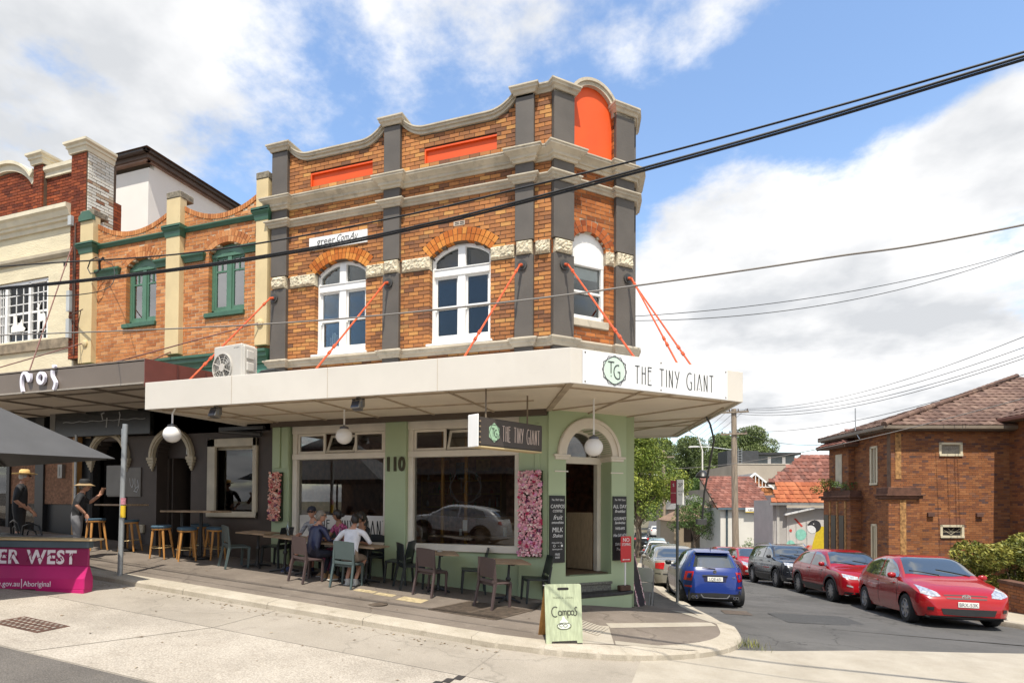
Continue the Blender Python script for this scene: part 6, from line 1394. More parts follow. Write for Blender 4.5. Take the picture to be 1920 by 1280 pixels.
# ------------------------------------------------------------------ people
SKIN = {'a':mat('skin_fair',(.52,.27,.18),.55,.06,12),'b':mat('skin_tan',(.38,.19,.11),.55,.06,12)}
def person(name, loc, rz, J, E_, mats, head, label, hands=(), head_yaw=0, head_pitch=0, extras=None, tilt=0):
    """J: joints {key:(x,y,z,r)}, E_: bones [(a,b,material index)], facing +Y"""
    keys = list(J); me = bpy.data.meshes.new('sk'); me.from_pydata([J[k][:3] for k in keys],[(keys.index(a),keys.index(b)) for a,b,_ in E_],[])
    ob = bpy.data.objects.new('sk', me); S.collection.objects.link(ob); md = ob.modifiers.new('skin','SKIN'); md.use_smooth_shade = True
    sv = me.skin_vertices[0].data
    for i,k in enumerate(keys): r_ = J[k][3]; sv[i].radius = r_ if isinstance(r_,tuple) else (r_,r_)
    sv[0].use_root = True
    s_ = ob.modifiers.new('sub','SUBSURF'); s_.levels = s_.render_levels = 1
    dg = bpy.context.evaluated_depsgraph_get(); ev = bpy.data.meshes.new_from_object(ob.evaluated_get(dg)); bpy.data.objects.remove(ob)
    mb = MB(); segs = [(Vector(J[a][:3]),Vector(J[b][:3]),m) for a,b,m in E_]
    vs = [v.co.copy() for v in ev.vertices]; base = len(mb.v); mb.v += [tuple(v) for v in vs]
    for p in ev.polygons:
        c = p.center; best = min(segs,key=lambda s:(lambda t:(c-(s[0]+(s[1]-s[0])*t)).length)(max(0,min(1,(c-s[0]).dot(s[1]-s[0])/max(1e-9,(s[1]-s[0]).length_squared)))))
        mb.f.append(tuple(base+i for i in p.vertices)); mb.mi.append(best[2])
    bpy.data.meshes.remove(ev)
    # head: skull, jaw, nose, ears
    hx,hy,hz = head; HM = Matrix.Translation((hx,hy,hz)) @ Matrix.Rotation(R(head_yaw),4,'Z') @ Matrix.Rotation(R(head_pitch),4,'X')
    HT = lambda x,y,z: tuple(HM @ Vector((x,y,z)))
    mb.T = HT; mb.cm = 0; n = 16; vs = []; fs = []
    for j in range(13):
        ph = -math.pi/2+math.pi*j/12
        for i in range(n):
            th = 2*math.pi*i/n; x = .074*math.cos(ph)*math.cos(th); y = .094*math.cos(ph)*math.sin(th); z = .118*math.sin(ph)
            if z < 0: k = 1+.28*z/.118; x *= k; y = y*(1+.2*z/.118)+.012*(-z/.118)
            if y > .05 and abs(z+.005) < .03: y -= .006
            vs.append((x,y,z))
    for j in range(12):
        for i in range(n): fs.append((j*n+i,j*n+(i+1)%n,(j+1)*n+(i+1)%n,(j+1)*n+i))
    mb.add(vs,fs)
    mb.add([(0,.088,.012),(-.014,.088,-.03),(.014,.088,-.03),(0,.118,-.026),(0,.09,-.04)],[(0,1,3),(0,3,2),(1,4,3),(3,4,2)])
    for sx in (-1,1):
        mb.add([(sx*.07,-.005,.025),(sx*.088,-.018,.028),(sx*.086,-.02,-.02),(sx*.07,.002,-.03),(sx*.074,-.01,.0)],[(0,1,4),(1,2,4),(2,3,4),(3,0,4)])
    mb.box(-.022,.022,.082,.0905,-.066,-.058)
    mb.T = None
    for (w,d,side) in hands:   # wrist, direction, thumb side
        w = Vector(w); d = Vector(d).normalized(); up = Vector((0,0,1)); sd = d.cross(up); sd = sd.normalized() if sd.length > .1 else Vector((1,0,0)); nn = sd.cross(d)
        mb.cm = 0
        mb.tube([w-d*.01,w+d*.03,w+d*.085],[.026,.036,.034],8,ry=.017)
        for k,l in enumerate((.07,.08,.075,.058)):
            b = w+d*.082+sd*(-.027+.018*k); mb.tube([b,b+d*l*.55-nn*.008,b+d*l-nn*.03],[.0095,.009,.007],6)
        b = w+d*.03-sd*side*.03; mb.tube([b,b+d*.03-sd*side*.02,b+d*.06-sd*side*.025],[.011,.011,.008],6)
    root = empty(name, loc, rz, label, 'person')
    if tilt: root.rotation_euler = (0,0,rz)
    body = mb.build('body', mats, root, smooth=70, world=False)
    if extras: extras(root, HT)
    return root
def hair_cap(root, HT, m, k=1.07, zmin=-.02, back=-.09, name='hair', front=.05):
    mb = MB(HT); n = 18; vs = []; fs = []; rs_ = random.Random(name+m.name)
    for j in range(9):
        ph = math.pi/2*(1-j/8*1.75)
        for i in range(n):
            th = 2*math.pi*i/n; y0 = math.sin(th); low = zmin if y0 > .3 else back; z = .118*k*math.sin(ph)
            lim = front if y0 > .45 else (zmin if y0 > -.1 else back); z = max(z,lim)
            rr = math.sqrt(max(0,1-min(1,(z/(.118*k)))**2)) if z > -.11 else .3
            q = 1+rs_.uniform(-.015,.02); vs.append((.076*k*rr*math.cos(th)*q,.097*k*rr*y0*q-.004,z))
    for j in range(8):
        for i in range(n): fs.append((j*n+i,j*n+(i+1)%n,(j+1)*n+(i+1)%n,(j+1)*n+i))
    mb.add(vs,fs); return mb.build(name, m, root, smooth=70, world=False)
def shades(root, HT, name='sunglasses'):
    mb = MB(HT); mb.box(-.062,-.01,.088,.1,-.004,.026); mb.box(.01,.062,.088,.1,-.004,.026); mb.box(-.012,.012,.092,.098,.012,.022); mb.box(-.078,-.07,-.02,.092,.008,.018); mb.box(.07,.078,-.02,.092,.008,.018)
    mb.build(name, mat('sunglasses_black',(.01,.01,.01),.15,0), root, world=False)
def shoes(root, feet, m, sole):
    for (x,y,z,a) in feet:
        c,s_ = math.cos(a),math.sin(a); T = lambda p,q,r_: (x+p*c-q*s_, y+p*s_+q*c, z+r_)
        mb = MB(T); mb.prism([(-.042,-.08),(.042,-.08),(.05,.06),(.045,.15),(.02,.19),(-.02,.19),(-.045,.15),(-.05,.06)],.0,.026); mb.build('sole', sole, root, world=False, bevel=.006)
        mb = MB(T); n = 8; vs = []
        for k,(w,y0,y1) in enumerate(((.047,-.075,.182),(.046,-.072,.165),(.038,-.066,.08),(.034,-.06,.035))):
            for i in range(12): t = 2*math.pi*i/12; vs.append((w*math.cos(t),(y0+y1)/2+(y1-y0)/2*math.sin(t),.026+[0,.03,.075,.10][k]))
        mb.add(vs,[(k*12+i,k*12+(i+1)%12,(k+1)*12+(i+1)%12,(k+1)*12+i) for k in range(3) for i in range(12)]+[tuple(range(36,48))]); mb.build('shoe', m, root, smooth=50, world=False)
def seated(lean=0., arms=((.3,.30,.78),(-.3,.30,.78)), knees=((.11,.42),(-.11,.42)), feet=((.12,.40),(-.12,.40)), sh=.19, bulk=1., elb=None, twist=0):
    """joints of someone on a chair seat 0.45 m high, facing +Y"""
    cy_ = .02+lean
    J = {'pel':(0,-.02,.535,(.155*bulk,.115*bulk)),'wai':(0,-.03+lean*.4,.70,(.145*bulk,.10*bulk)),'che':(0,cy_*.8-.02,.92,(.165*bulk,.11*bulk)),'col':(0,cy_,1.04,(.085,.075)),'nec':(0,cy_+.02,1.11,.052),'hd':(0,cy_+.04,1.19,.055)}
    E_ = [('pel','wai',1),('wai','che',1),('che','col',1),('col','nec',0),('nec','hd',0)]
    for s_,sd in ((1,'R'),(-1,'L')):
        w = arms[0] if s_ > 0 else arms[1]; J['s'+sd] = (s_*sh,cy_-.005,1.015,.058*bulk)
        e = ((s_*.27+w[0])/2+s_*.05,(cy_+w[1])/2-.06,.80) if not elb else elb[0 if s_ > 0 else 1]
        m_ = (J['s'+sd][0]*.45+e[0]*.55,J['s'+sd][1]*.45+e[1]*.55,1.015*.45+e[2]*.55)
        J['u'+sd] = (*m_,.048*bulk); J['e'+sd] = (*e,.042); J['w'+sd] = (*w,.028)
        E_ += [('col','s'+sd,1),('s'+sd,'u'+sd,1),('u'+sd,'e'+sd,3),('e'+sd,'w'+sd,4)]
        k = knees[0 if s_ > 0 else 1]; f = feet[0 if s_ > 0 else 1]
        J['h'+sd] = (s_*.095,.05,.52,.092*bulk); J['t'+sd] = ((s_*.095+k[0])/2,k[1]*.55,.525,.082*bulk); J['k'+sd] = (k[0],k[1],.50,.06); J['c'+sd] = ((k[0]+f[0])/2,(k[1]+f[1])/2-.015,.34,.055); J['a'+sd] = (f[0],f[1]-.04,.11,.036)
        E_ += [('pel','h'+sd,2),('h'+sd,'t'+sd,2),('t'+sd,'k'+sd,2),('k'+sd,'c'+sd,5),('c'+sd,'a'+sd,5)]
    return J,E_,(0,cy_+.07,1.265)
cloth = lambda n,c,r_=.8: mat(n,c,r_,.12,7,bump=.25,bscale=18)
M_NAVY = cloth('jacket_navy',(.03,.035,.085),.35); M_TEE = cloth('tee_white',(.80,.80,.84)); M_KHAKI = cloth('shorts_khaki',(.30,.22,.16)); M_JEAN = cloth('jeans_dark',(.02,.023,.04)); M_FLOR = mat('dress_floral',(.45,.10,.22),.8,.8,28); M_BLKT = cloth('tee_black',(.02,.02,.022))
M_HGREY = mat('hair_grey',(.22,.19,.16),.6,.3,40); M_HDK = mat('hair_dark',(.018,.013,.011),.4,.3,40); M_SOLE = mat('shoe_sole',(.55,.53,.48),.7,.1); M_SHW = mat('shoe_white',(.62,.60,.57),.6,.1); M_SHB = mat('shoe_blue',(.02,.03,.09),.6,.1); M_SHT = mat('shoe_tan',(.30,.18,.09),.6,.2)
def stripes():
    m = mat('tee_striped',(.5,.5,.52),.8,0); nt = m.node_tree; N = nt.nodes; L = nt.links
    tc = N.new('ShaderNodeTexCoord'); w = N.new('ShaderNodeTexWave'); w.bands_direction = 'Z'; w.inputs['Scale'].default_value = 11; L.new(tc.outputs['Object'],w.inputs[0]); r_ = N.new('ShaderNodeValToRGB'); r_.color_ramp.interpolation = 'CONSTANT'; e = r_.color_ramp.elements; e[0].color = (.03,.035,.07,1); e[1].position = .5; e[1].color = (.55,.55,.56,1); L.new(w.outputs['Fac'],r_.inputs[0]); L.new(r_.outputs[0],N['Principled BSDF'].inputs['Base Color']); return m
M_STR = stripes()
# A: grey hair, navy jacket
J,E_,h = seated(.10,((.20,.34,.77),(-.12,.38,.77)),((.13,.42),(-.05,.44)),((.22,.30),(.02,.30)),bulk=1.08)
def ex(r_,HT): hair_cap(r_,HT,M_HGREY,1.05,.0,-.075); shades(r_,HT); shoes(r_,((.22,.28,.0,-.2),(.02,.28,.0,.1)),M_SHT,M_SOLE)
person('person',(-7.38,9.52,G(-7.38,9.52)),R(-16),J,E_,[SKIN['a'],M_NAVY,M_JEAN,M_NAVY,M_NAVY,M_JEAN],h,'person in navy jacket and sunglasses seen from behind on the mocha chair',((J['wR'][:3],(-.4,.8,0),1),(J['wL'][:3],(.4,.8,0),-1)),head_yaw=-32,extras=ex)
# B: cap, striped shirt
J,E_,h = seated(.12,((.22,.36,.80),(-.2,.36,.80)),((.14,.42),(-.16,.40)),((.40,.42),(-.12,.36)))
def ex(r_,HT):
    hair_cap(r_,HT,M_HDK,1.03,.02,-.05); shades(r_,HT); shoes(r_,((.40,.40,.0,-.6),(-.12,.34,.0,0)),M_SHB,M_SOLE)
    mc = mat('cap_navy',(.015,.018,.035),.7,.1); mb = MB(HT); mb.lathe([(.088,.03),(.089,.06),(.08,.10),(.05,.128),(.0,.137)],18,(0,-.004,0)); c = mb.build('cap', mc, r_, smooth=60, world=False)
    mb = MB(HT); mb.prism([(.075*math.cos(R(t)),.06+.09*math.sin(R(t))) for t in range(0,181,18)],.032,.04); mb.build('cap_brim', mc, r_, world=False)
person('person',(-7.95,10.42,G(-7.95,10.45)),R(180),J,E_,[SKIN['a'],M_STR,M_BLKT,M_STR,SKIN['a'],SKIN['a']],h,'person in striped shirt and dark cap sitting against the window',((J['wR'][:3],(-.5,.8,0),1),(J['wL'][:3],(.5,.8,0),-1)),head_yaw=18,extras=ex)
# C: woman with bun, floral dress
J,E_,h = seated(.10,((.12,.38,.79),(-.25,.36,.79)),((.12,.43),(-.06,.44)),((.14,.42),(.0,.42)),sh=.165,bulk=.9)
def ex(r_,HT):
    hair_cap(r_,HT,M_HDK,1.07,.0,-.08); shades(r_,HT); mb = MB(HT); mb.lathe([(.0,-.045),(.035,-.03),(.045,0),(.035,.03),(0,.045)],12,(0,-.125,.0)); mb.build('hair_bun', M_HDK, r_, smooth=60, world=False); shoes(r_,((.14,.4,0,0),(.0,.4,0,0)),M_SHT,M_SOLE)
person('person',(-7.3,10.44,G(-7.3,10.45)),R(165),J,E_,[SKIN['b'],M_FLOR,M_FLOR,SKIN['b'],SKIN['b'],M_FLOR],h,'person with dark hair bun and floral dress at the middle of the group',((J['wR'][:3],(-.5,.8,0),1),(J['wL'][:3],(.5,.8,0),-1)),head_yaw=-68,extras=ex)
# D: white t-shirt from behind
J,E_,h = seated(.14,((.10,.42,.79),(-.14,.40,.79)),((.14,.40),(-.12,.40)),((.09,.12),(-.09,.12)),sh=.21,bulk=1.12,elb=((.32,.24,.80),(-.40,.13,.79)))
def ex(r_,HT): hair_cap(r_,HT,M_HDK,1.06,-.01,-.07); shoes(r_,((.08,.10,.0,.08),(-.08,.10,.0,-.08)),M_SHW,M_SOLE)
person('person',(-6.56,9.56,G(-6.56,9.56)),R(8),J,E_,[SKIN['a'],M_TEE,M_KHAKI,M_TEE,SKIN['a'],SKIN['a']],h,'person in white t-shirt and khaki shorts seen from behind on the teal chair',((J['wR'][:3],(-.7,.6,.2),1),(J['wL'][:3],(.7,.6,.2),-1)),head_yaw=18,extras=ex)
# E: dark haired woman
J,E_,h = seated(.12,((.14,.36,.80),(-.06,.20,1.12)),((.12,.40),(-.1,.40)),((.12,.38),(-.1,.38)),sh=.165,bulk=.9,elb=((.26,.25,.80),(-.22,.30,.83)))
def ex(r_,HT):
    hair_cap(r_,HT,M_HDK,1.09,-.04,-.11); shoes(r_,((.12,.36,0,0),(-.1,.36,0,0)),M_BLKT,M_SOLE)
    mb = MB(HT); mb.tube([(0,-.06,.05),(0,-.095,-.05),(0,-.09,-.17),(0,-.07,-.25)],[.06,.07,.065,.02],10,ry=.045); mb.build('long_hair', M_HDK, r_, smooth=60, world=False)
person('person',(-6.76,10.46,G(-6.76,10.45)),R(172),J,E_,[SKIN['b'],M_BLKT,M_BLKT,M_BLKT,SKIN['b'],SKIN['b']],h,'person with long dark hair in black top behind the one in white',((J['wR'][:3],(-.5,.8,0),1),(J['wL'][:3],(.2,-.2,1),-1)),head_yaw=-30,extras=ex)
def standing(arms, elb, sh=.2, bulk=1., ht=1.72, legs=((.09,.0),(-.09,.0)), lean=0):
    k = ht/1.75
    J = {'pel':(0,0,.93*k,(.15*bulk,.115*bulk)),'wai':(0,.005,1.08*k,(.145*bulk,.12*bulk)),'che':(0,lean*.6,1.28*k,(.165*bulk,.12*bulk)),'col':(0,lean,1.42*k,(.08,.07)),'nec':(0,lean+.01,1.48*k,.052),'hd':(0,lean+.03,1.555*k,.055)}
    E_ = [('pel','wai',1),('wai','che',1),('che','col',1),('col','nec',0),('nec','hd',0)]
    for i,(s_,sd) in enumerate(((1,'R'),(-1,'L'))):
        e = elb[i]; w = arms[i]; J['s'+sd] = (s_*sh,lean-.01,1.39*k,.06*bulk); J['u'+sd] = (s_*sh*.4+e[0]*.6,lean*.4+e[1]*.6,(1.39*.4)*k+e[2]*.6,.052*bulk); J['e'+sd] = (*e,.044); J['w'+sd] = (*w,.03)
        E_ += [('col','s'+sd,1),('s'+sd,'u'+sd,1),('u'+sd,'e'+sd,3),('e'+sd,'w'+sd,4)]
        f = legs[i]; J['h'+sd] = (s_*.09,0,.86*k,.095*bulk); J['t'+sd] = (s_*.095,f[1]*.25+.01,.68*k,.085*bulk); J['k'+sd] = (f[0],f[1]*.5+.01,.48*k,.06); J['c'+sd] = (f[0],f[1]*.8-.02,.33*k,.056); J['a'+sd] = (f[0],f[1]-.02,.1,.038)
        E_ += [('pel','h'+sd,2),('h'+sd,'t'+sd,2),('t'+sd,'k'+sd,2),('k'+sd,'c'+sd,5),('c'+sd,'a'+sd,5)]
    return J,E_,(0,lean+.05,1.635*k)
def hat(r_,HT,m,brim,band,w=.15,droop=.0):
    mb = MB(HT); mb.lathe([(.095,.05),(.094,.09),(.085,.13),(.06,.15),(0,.145)],20,(0,-.005,0)); h_ = mb.build('hat', m, r_, smooth=50, world=False)
    mb = MB(HT); n = 24; vs = []
    for j,(rr,dz_) in enumerate(((.09,.052),(.13,.045-droop*.4),(w+.02,.05-droop))):
        for i in range(n): t = 2*math.pi*i/n; vs.append((rr*math.cos(t)*.95,rr*1.12*math.sin(t)-.005,dz_+.02*abs(math.cos(t))*(1 if j==2 and droop<.02 else 0)))
    mb.add(vs,[(j*n+i,j*n+(i+1)%n,(j+1)*n+(i+1)%n,(j+1)*n+i) for j in range(2) for i in range(n)]); b_ = mb.build('hat_brim', brim, r_, smooth=50, world=False); b_.modifiers.new('s','SOLIDIFY').thickness = .004
    mb = MB(HT); mb.lathe([(.0965,.052),(.0965,.075)],20,(0,-.005,0)); mb.build('hat_band', band, r_, smooth=50, world=False)
J,E_,h = standing(((.22,.18,.92),(-.22,.18,.92)),((.33,-.04,1.12),(-.33,-.04,1.12)),bulk=1.12,ht=1.74,lean=.03)
def ex(r_,HT): hat(r_,HT,mat('straw',(.62,.42,.16),.8,.15,30),mat('straw',(.62,.42,.16)),mat('band_tan',(.25,.15,.07),.7),.17); shades(r_,HT); hair_cap(r_,HT,mat('beard_white',(.5,.47,.42),.8,.1),1.03,-.03,-.06); shoes(r_,((.09,-.02,0,0),(-.09,-.02,0,0)),M_BLKT,M_SOLE)
person('person',(-13.67,8.14,G(-13.67,8.14)-.02),R(-36),J,E_,[SKIN['a'],M_BLKT,M_BLKT,M_BLKT,SKIN['a'],SKIN['a']],h,'person in straw hat, sunglasses and dark t-shirt standing by the parasol',((J['wR'][:3],(-.2,.5,-.6),1),(J['wL'][:3],(.2,.5,-.6),-1)),head_yaw=-5,extras=ex)
J,E_,h = standing(((.27,.16,.93),(-.16,.38,1.34)),((.30,.0,1.12),(-.28,.18,1.16)),bulk=1.05,sh=.185,ht=1.62,lean=.07)
def ex(r_,HT): hat(r_,HT,mat('hat_black',(.015,.015,.016),.8,.1),mat('hat_brim_tan',(.30,.21,.11),.8,.1),mat('hat_black',(.015,.015,.016)),.15,.045); shades(r_,HT); hair_cap(r_,HT,M_HGREY,1.02,-.02,-.07); shoes(r_,((.09,-.02,0,0),(-.09,-.02,0,0)),M_SHT,M_SOLE)
M_GTRO = cloth('trousers_grey',(.20,.20,.215))
person('person',(-12.3,8.38,G(-12.3,8.38)-.01),R(-38),J,E_,[SKIN['a'],M_BLKT,M_GTRO,M_BLKT,SKIN['a'],M_GTRO],h,'person in black sun hat and grey trousers standing behind the barrier',((J['wR'][:3],(.0,.3,-.9),1),(J['wL'][:3],(-.1,.3,.8),-1)),head_yaw=-5,extras=ex)
mb = MB(); mb.tube([(-12.02,8.68,1.90),(-12.0,8.70,2.02)],[.03,.037],12); o = mb.build('coffee_cup', mat('cup_brown',(.16,.075,.04),.7,.1), smooth=40); tag(o,'small brown takeaway cup in the raised hand behind the barrier','cup')
# ------------------------------------------------------------------ cars
from mathutils.bvhtree import BVHTree
def interp(pts, x):
    """monotone smooth curve through points"""
    if x <= pts[0][0]: return pts[0][1]
    for i in range(len(pts)-1):
        (x0,y0),(x1,y1) = pts[i],pts[i+1]
        if x <= x1:
            def sl(k):
                if k <= 0 or k >= len(pts)-1: j = min(max(k,0),len(pts)-2); return (pts[j+1][1]-pts[j][1])/(pts[j+1][0]-pts[j][0])
                a = (pts[k][1]-pts[k-1][1])/(pts[k][0]-pts[k-1][0]); b = (pts[k+1][1]-pts[k][1])/(pts[k+1][0]-pts[k][0])
                return 0 if a*b <= 0 else 2*a*b/(a+b)
            h = x1-x0; t = (x-x0)/h; m0,m1 = sl(i)*h, sl(i+1)*h
            return (2*t**3-3*t*t+1)*y0+(t**3-2*t*t+t)*m0+(-2*t**3+3*t*t)*y1+(t**3-t*t)*m1
    return pts[-1][1]
M_TYRE = mat('tyre_rubber',(.018,.018,.019),.8,.15,20); M_RIM = mat('rim_alloy',(.42,.42,.43),.3,.08,6,metal=.9); M_RIMD = mat('rim_dark',(.06,.06,.065),.35,.1,metal=.7)
M_CGL = mat('car_glass',(.03,.038,.042),.02,0,spec=1.0,coat=1.); M_CGL.node_tree.nodes['Principled BSDF'].inputs['IOR'].default_value = 1.75; M_CBLK = mat('car_black_trim',(.016,.016,.017),.5,.1,6); M_CHROME = mat('car_chrome',(.7,.7,.7),.12,0,metal=1.)
M_LAMPC = mat('headlamp_clear',(.62,.62,.62),.08,.35,22,metal=.55,coat=1.); M_LAMPR = mat('tail_lamp_red',(.45,.008,.012),.12,.2,14,coat=1.); M_UNDER = mat('car_underside',(.01,.01,.01),.9,0); M_PLATE = mat('plate_white',(.72,.71,.66),.5,.03)
def paint(n,c): return mat(n,c,.25,.03,1.,coat=.8,spec=.3)
CARS = {
 # L length, W width, top: roof centre line, belt: shoulder line, wheel x positions, wheel radius, arch radius
 'hatch': dict(L=4.22,W=1.76,top=[(-2.11,.55),(-2.08,.78),(-2.0,.98),(-1.82,1.16),(-1.5,1.36),(-1.1,1.46),(-.5,1.505),(-.05,1.50),(.35,1.43),(.8,1.18),(1.1,1.01),(1.4,.93),(1.75,.82),(1.98,.70),(2.08,.56),(2.11,.42)],belt=[(-2.11,.52),(-2.0,.90),(-1.0,.955),(.6,.93),(1.1,.90),(1.6,.80),(2.0,.64),(2.11,.42)],wx=(1.28,-1.32),rw=.318,ra=.375,sill=.21,side=[(-1.62,.98,-1.42,1.27),(-.35,1.0),(.92,.985)],gx=(-1.55,.98)),
 'suv':   dict(L=4.28,W=1.78,top=[(-2.14,.58),(-2.1,.85),(-2.0,1.05),(-1.75,1.3),(-1.4,1.46),(-.9,1.53),(-.3,1.55),(.1,1.53),(.5,1.44),(.95,1.16),(1.15,1.06),(1.5,1.0),(1.85,.91),(2.02,.78),(2.11,.6),(2.14,.45)],belt=[(-2.14,.56),(-2.0,1.0),(-1.0,1.03),(.6,.99),(1.1,.97),(1.7,.9),(2.02,.72),(2.14,.45)],wx=(1.27,-1.3),rw=.34,ra=.41,sill=.26,gx=(-1.6,1.0)),
 'bigsuv':dict(L=4.66,W=1.88,top=[(-2.33,.6),(-2.3,.95),(-2.2,1.2),(-2.05,1.5),(-1.8,1.62),(-1.0,1.67),(-.3,1.66),(.15,1.62),(.5,1.52),(.98,1.19),(1.2,1.12),(1.7,1.06),(2.05,.99),(2.22,.84),(2.3,.6),(2.33,.45)],belt=[(-2.33,.58),(-2.2,1.08),(-1.0,1.09),(.6,1.05),(1.2,1.02),(1.9,.95),(2.22,.78),(2.33,.45)],wx=(1.38,-1.40),rw=.355,ra=.425,sill=.28,gx=(-2.0,1.0)),
 'mini':  dict(L=3.60,W=1.63,top=[(-1.80,.50),(-1.78,.78),(-1.72,.95),(-1.62,1.10),(-1.42,1.34),(-1.15,1.45),(-.6,1.49),(-.1,1.475),(.25,1.40),(.62,1.16),(.85,1.03),(1.15,.96),(1.48,.86),(1.68,.72),(1.77,.56),(1.80,.42)],belt=[(-1.80,.5),(-1.7,.93),(-1.0,.97),(.5,.95),(.9,.92),(1.4,.8),(1.68,.64),(1.80,.42)],wx=(1.13,-1.17),rw=.30,ra=.355,sill=.19,gx=(-1.35,.75),tum=.31,tap=(.6,.36,2.5)),
 'sedan': dict(L=4.55,W=1.78,top=[(-2.27,.55),(-2.25,.85),(-2.15,1.0),(-1.75,1.04),(-1.55,1.08),(-1.05,1.36),(-.6,1.46),(-.1,1.48),(.25,1.44),(.65,1.24),(1.05,1.02),(1.5,.93),(1.95,.8),(2.15,.68),(2.25,.52),(2.27,.42)],belt=[(-2.27,.53),(-2.15,.95),(-1.0,.97),(.6,.94),(1.1,.91),(1.8,.78),(2.15,.6),(2.27,.42)],wx=(1.36,-1.34),rw=.315,ra=.37,sill=.2,gx=(-1.35,.95)),
}
def body_fn(c):
    L2 = c['L']/2; W2 = c['W']/2
    def hw(x):
        t = abs(x)/L2; f = 1-.05*max(0,(t-.3)/.7)**2
        k0,k1,k2 = c.get('tap',(.80,.30,3.2)); e = max(0,(t-k0)/(1-k0)); return W2*f*(1-k1*e**k2)
    def zb(x):
        z = c['sill']+.05*max(0,(abs(x)/L2-.86)/.14)
        for wx in c['wx']:
            d = abs(x-wx)
            if d < c['ra']: z = max(z, c['rw']+math.sqrt(max(0,c['ra']**2-d*d)))
        return z
    def sec(x, n1=9, n2=13):
        w = hw(x); b = zb(x); be = interp(c['belt'],x); tp = max(interp(c['top'],x),be+.002); out = []
        b = min(b,be-.03); zm = .45*c['belt'][3][1]+.12
        for i in range(n1):
            z = b+(be-b)*i/n1; q = (z-zm)/.5; y = w*(1-.07*min(1,abs(q))**2.2 - (.05*max(0,(.42-z)/.2) if z<.42 else 0)); out.append((y,z))
        h = tp-be; p = 2.4+3.6*min(1,h/.45); tum = c.get('tum',.17)*min(1,h/.45); w1 = w*(1-.07*min(1,abs((be-zm)/.5))**2.2)
        sh = .045*min(1,h/.3)
        for i in range(n2+1):
            a = math.pi/2*i/n2; f = math.sin(a)**(2/p); y = (w1-sh*min(1,i/1.0))*max(0,math.cos(a))**(2/p)*(1-tum*f); out.append((y,be+h*f))
        return out
    return hw,zb,sec
def make_car(kind, pm, opts):
    c = CARS[kind]; L2 = c['L']/2; W2 = c['W']/2; hw,zb,sec = body_fn(c); root = empty('parked_car')
    xs_ = set(-L2+c['L']*i/56 for i in range(57))
    for wx in c['wx']:
        for k in range(-8,9): xs_.add(wx+c['ra']*math.sin(math.pi/2*k/8)*.9995)
        xs_.add(wx+c['ra']+.004); xs_.add(wx-c['ra']-.004)
    for e in (.004,.012,.028,.05): xs_.add(-L2+e); xs_.add(L2-e)
    xs_ = sorted(x for x in xs_ if -L2 <= x <= L2)
    xx = [xs_[0]]
    for x in xs_[1:]:
        if x-xx[-1] > .0025: xx.append(x)
    mb = MB(); n = None; vs = []
    for x in xx:
        s_ = sec(x); n = len(s_); vs += [(x,y,z) for y,z in s_]+[(x,-y,z) for y,z in s_[::-1][1:]]
    m_ = 2*n-1; fs = [(i*m_+j,i*m_+j+1,(i+1)*m_+j+1,(i+1)*m_+j) for i in range(len(xx)-1) for j in range(m_-1)]
    fs += [tuple(range(m_)), tuple(range((len(xx)-1)*m_,len(xx)*m_))[::-1]]
    mb.add(vs,fs); me = mb.mesh('body', pm, smooth=38)
    body = link('body', me, root, False)
    bm = bmesh.new(); bm.from_mesh(me); bvh = BVHTree.FromBMesh(bm); bm.free()
    big = 6.
    def hit(mode,a,b):
        """mode s+/s-: side, (x,z); f/r: front, rear (y,z); t: top (x,y)"""
        o,d = {'s+':((a,big,b),(0,-1,0)),'s-':((a,-big,b),(0,1,0)),'f':((big,a,b),(-1,0,0)),'r':((-big,a,b),(1,0,0)),'t':((a,b,big),(0,0,-1))}[mode]
        p,nn,_,_ = bvh.ray_cast(Vector(o),Vector(d)); 
        if p is None: return None
        return p,-Vector(d)
    def patch_(name, mode, A, B, m, off=.006, nu=10, nv=4, parent=None, thick=.0):
        """strip between two polylines, pressed onto the body"""
        def along(P,t):
            k = len(P)-1; u = min(t*k,k-1e-9); i = int(u); f = u-i; return (P[i][0]+(P[i+1][0]-P[i][0])*f, P[i][1]+(P[i+1][1]-P[i][1])*f)
        nu = max(nu,(len(A)-1)*2); vs = []; 
        for j in range(nv+1):
            for i in range(nu+1):
                a = along(A,i/nu); b = along(B,i/nu); t = j/nv; q = (a[0]+(b[0]-a[0])*t, a[1]+(b[1]-a[1])*t); h_ = hit(mode,*q)
                if h_ is None:
                    v = {'s+':(q[0],W2*.8,q[1]),'s-':(q[0],-W2*.8,q[1]),'f':(L2*.96,q[0],q[1]),'r':(-L2*.96,q[0],q[1]),'t':(q[0],q[1],1)}[mode]
                else: v = tuple(h_[0]+h_[1]*off)
                vs.append(v)
        mb = MB(); mb.add(vs,[(j*(nu+1)+i,j*(nu+1)+i+1,(j+1)*(nu+1)+i+1,(j+1)*(nu+1)+i) for j in range(nv) for i in range(nu)])
        me_ = mb.mesh(name,m,recalc=False); f0 = me_.polygons[len(me_.polygons)//2].normal; want = {'s+':Vector((0,1,0)),'s-':Vector((0,-1,0)),'f':Vector((1,0,0)),'r':Vector((-1,0,0)),'t':Vector((0,0,1))}[mode]
        if f0.dot(want) < 0: me_.flip_normals()
        me_.polygons.foreach_set('use_smooth',[True]*len(me_.polygons)); return link(name,me_,parent or root,False)
    def top(x): return interp(c['top'],x)
    def bel(x): return interp(c['belt'],x)
    # underside and wheel wells
    mb = MB(); mb.box(-L2*.93,L2*.93,-W2*.78,W2*.78,c['sill']-.03,c['sill']+.25); mb.build('underbody', M_UNDER, root, world=False)
    # glass house
    gx0,gx1 = c['gx']; gl = opts.get('glass',M_CGL)
    ws0 = opts.get('ws',None)
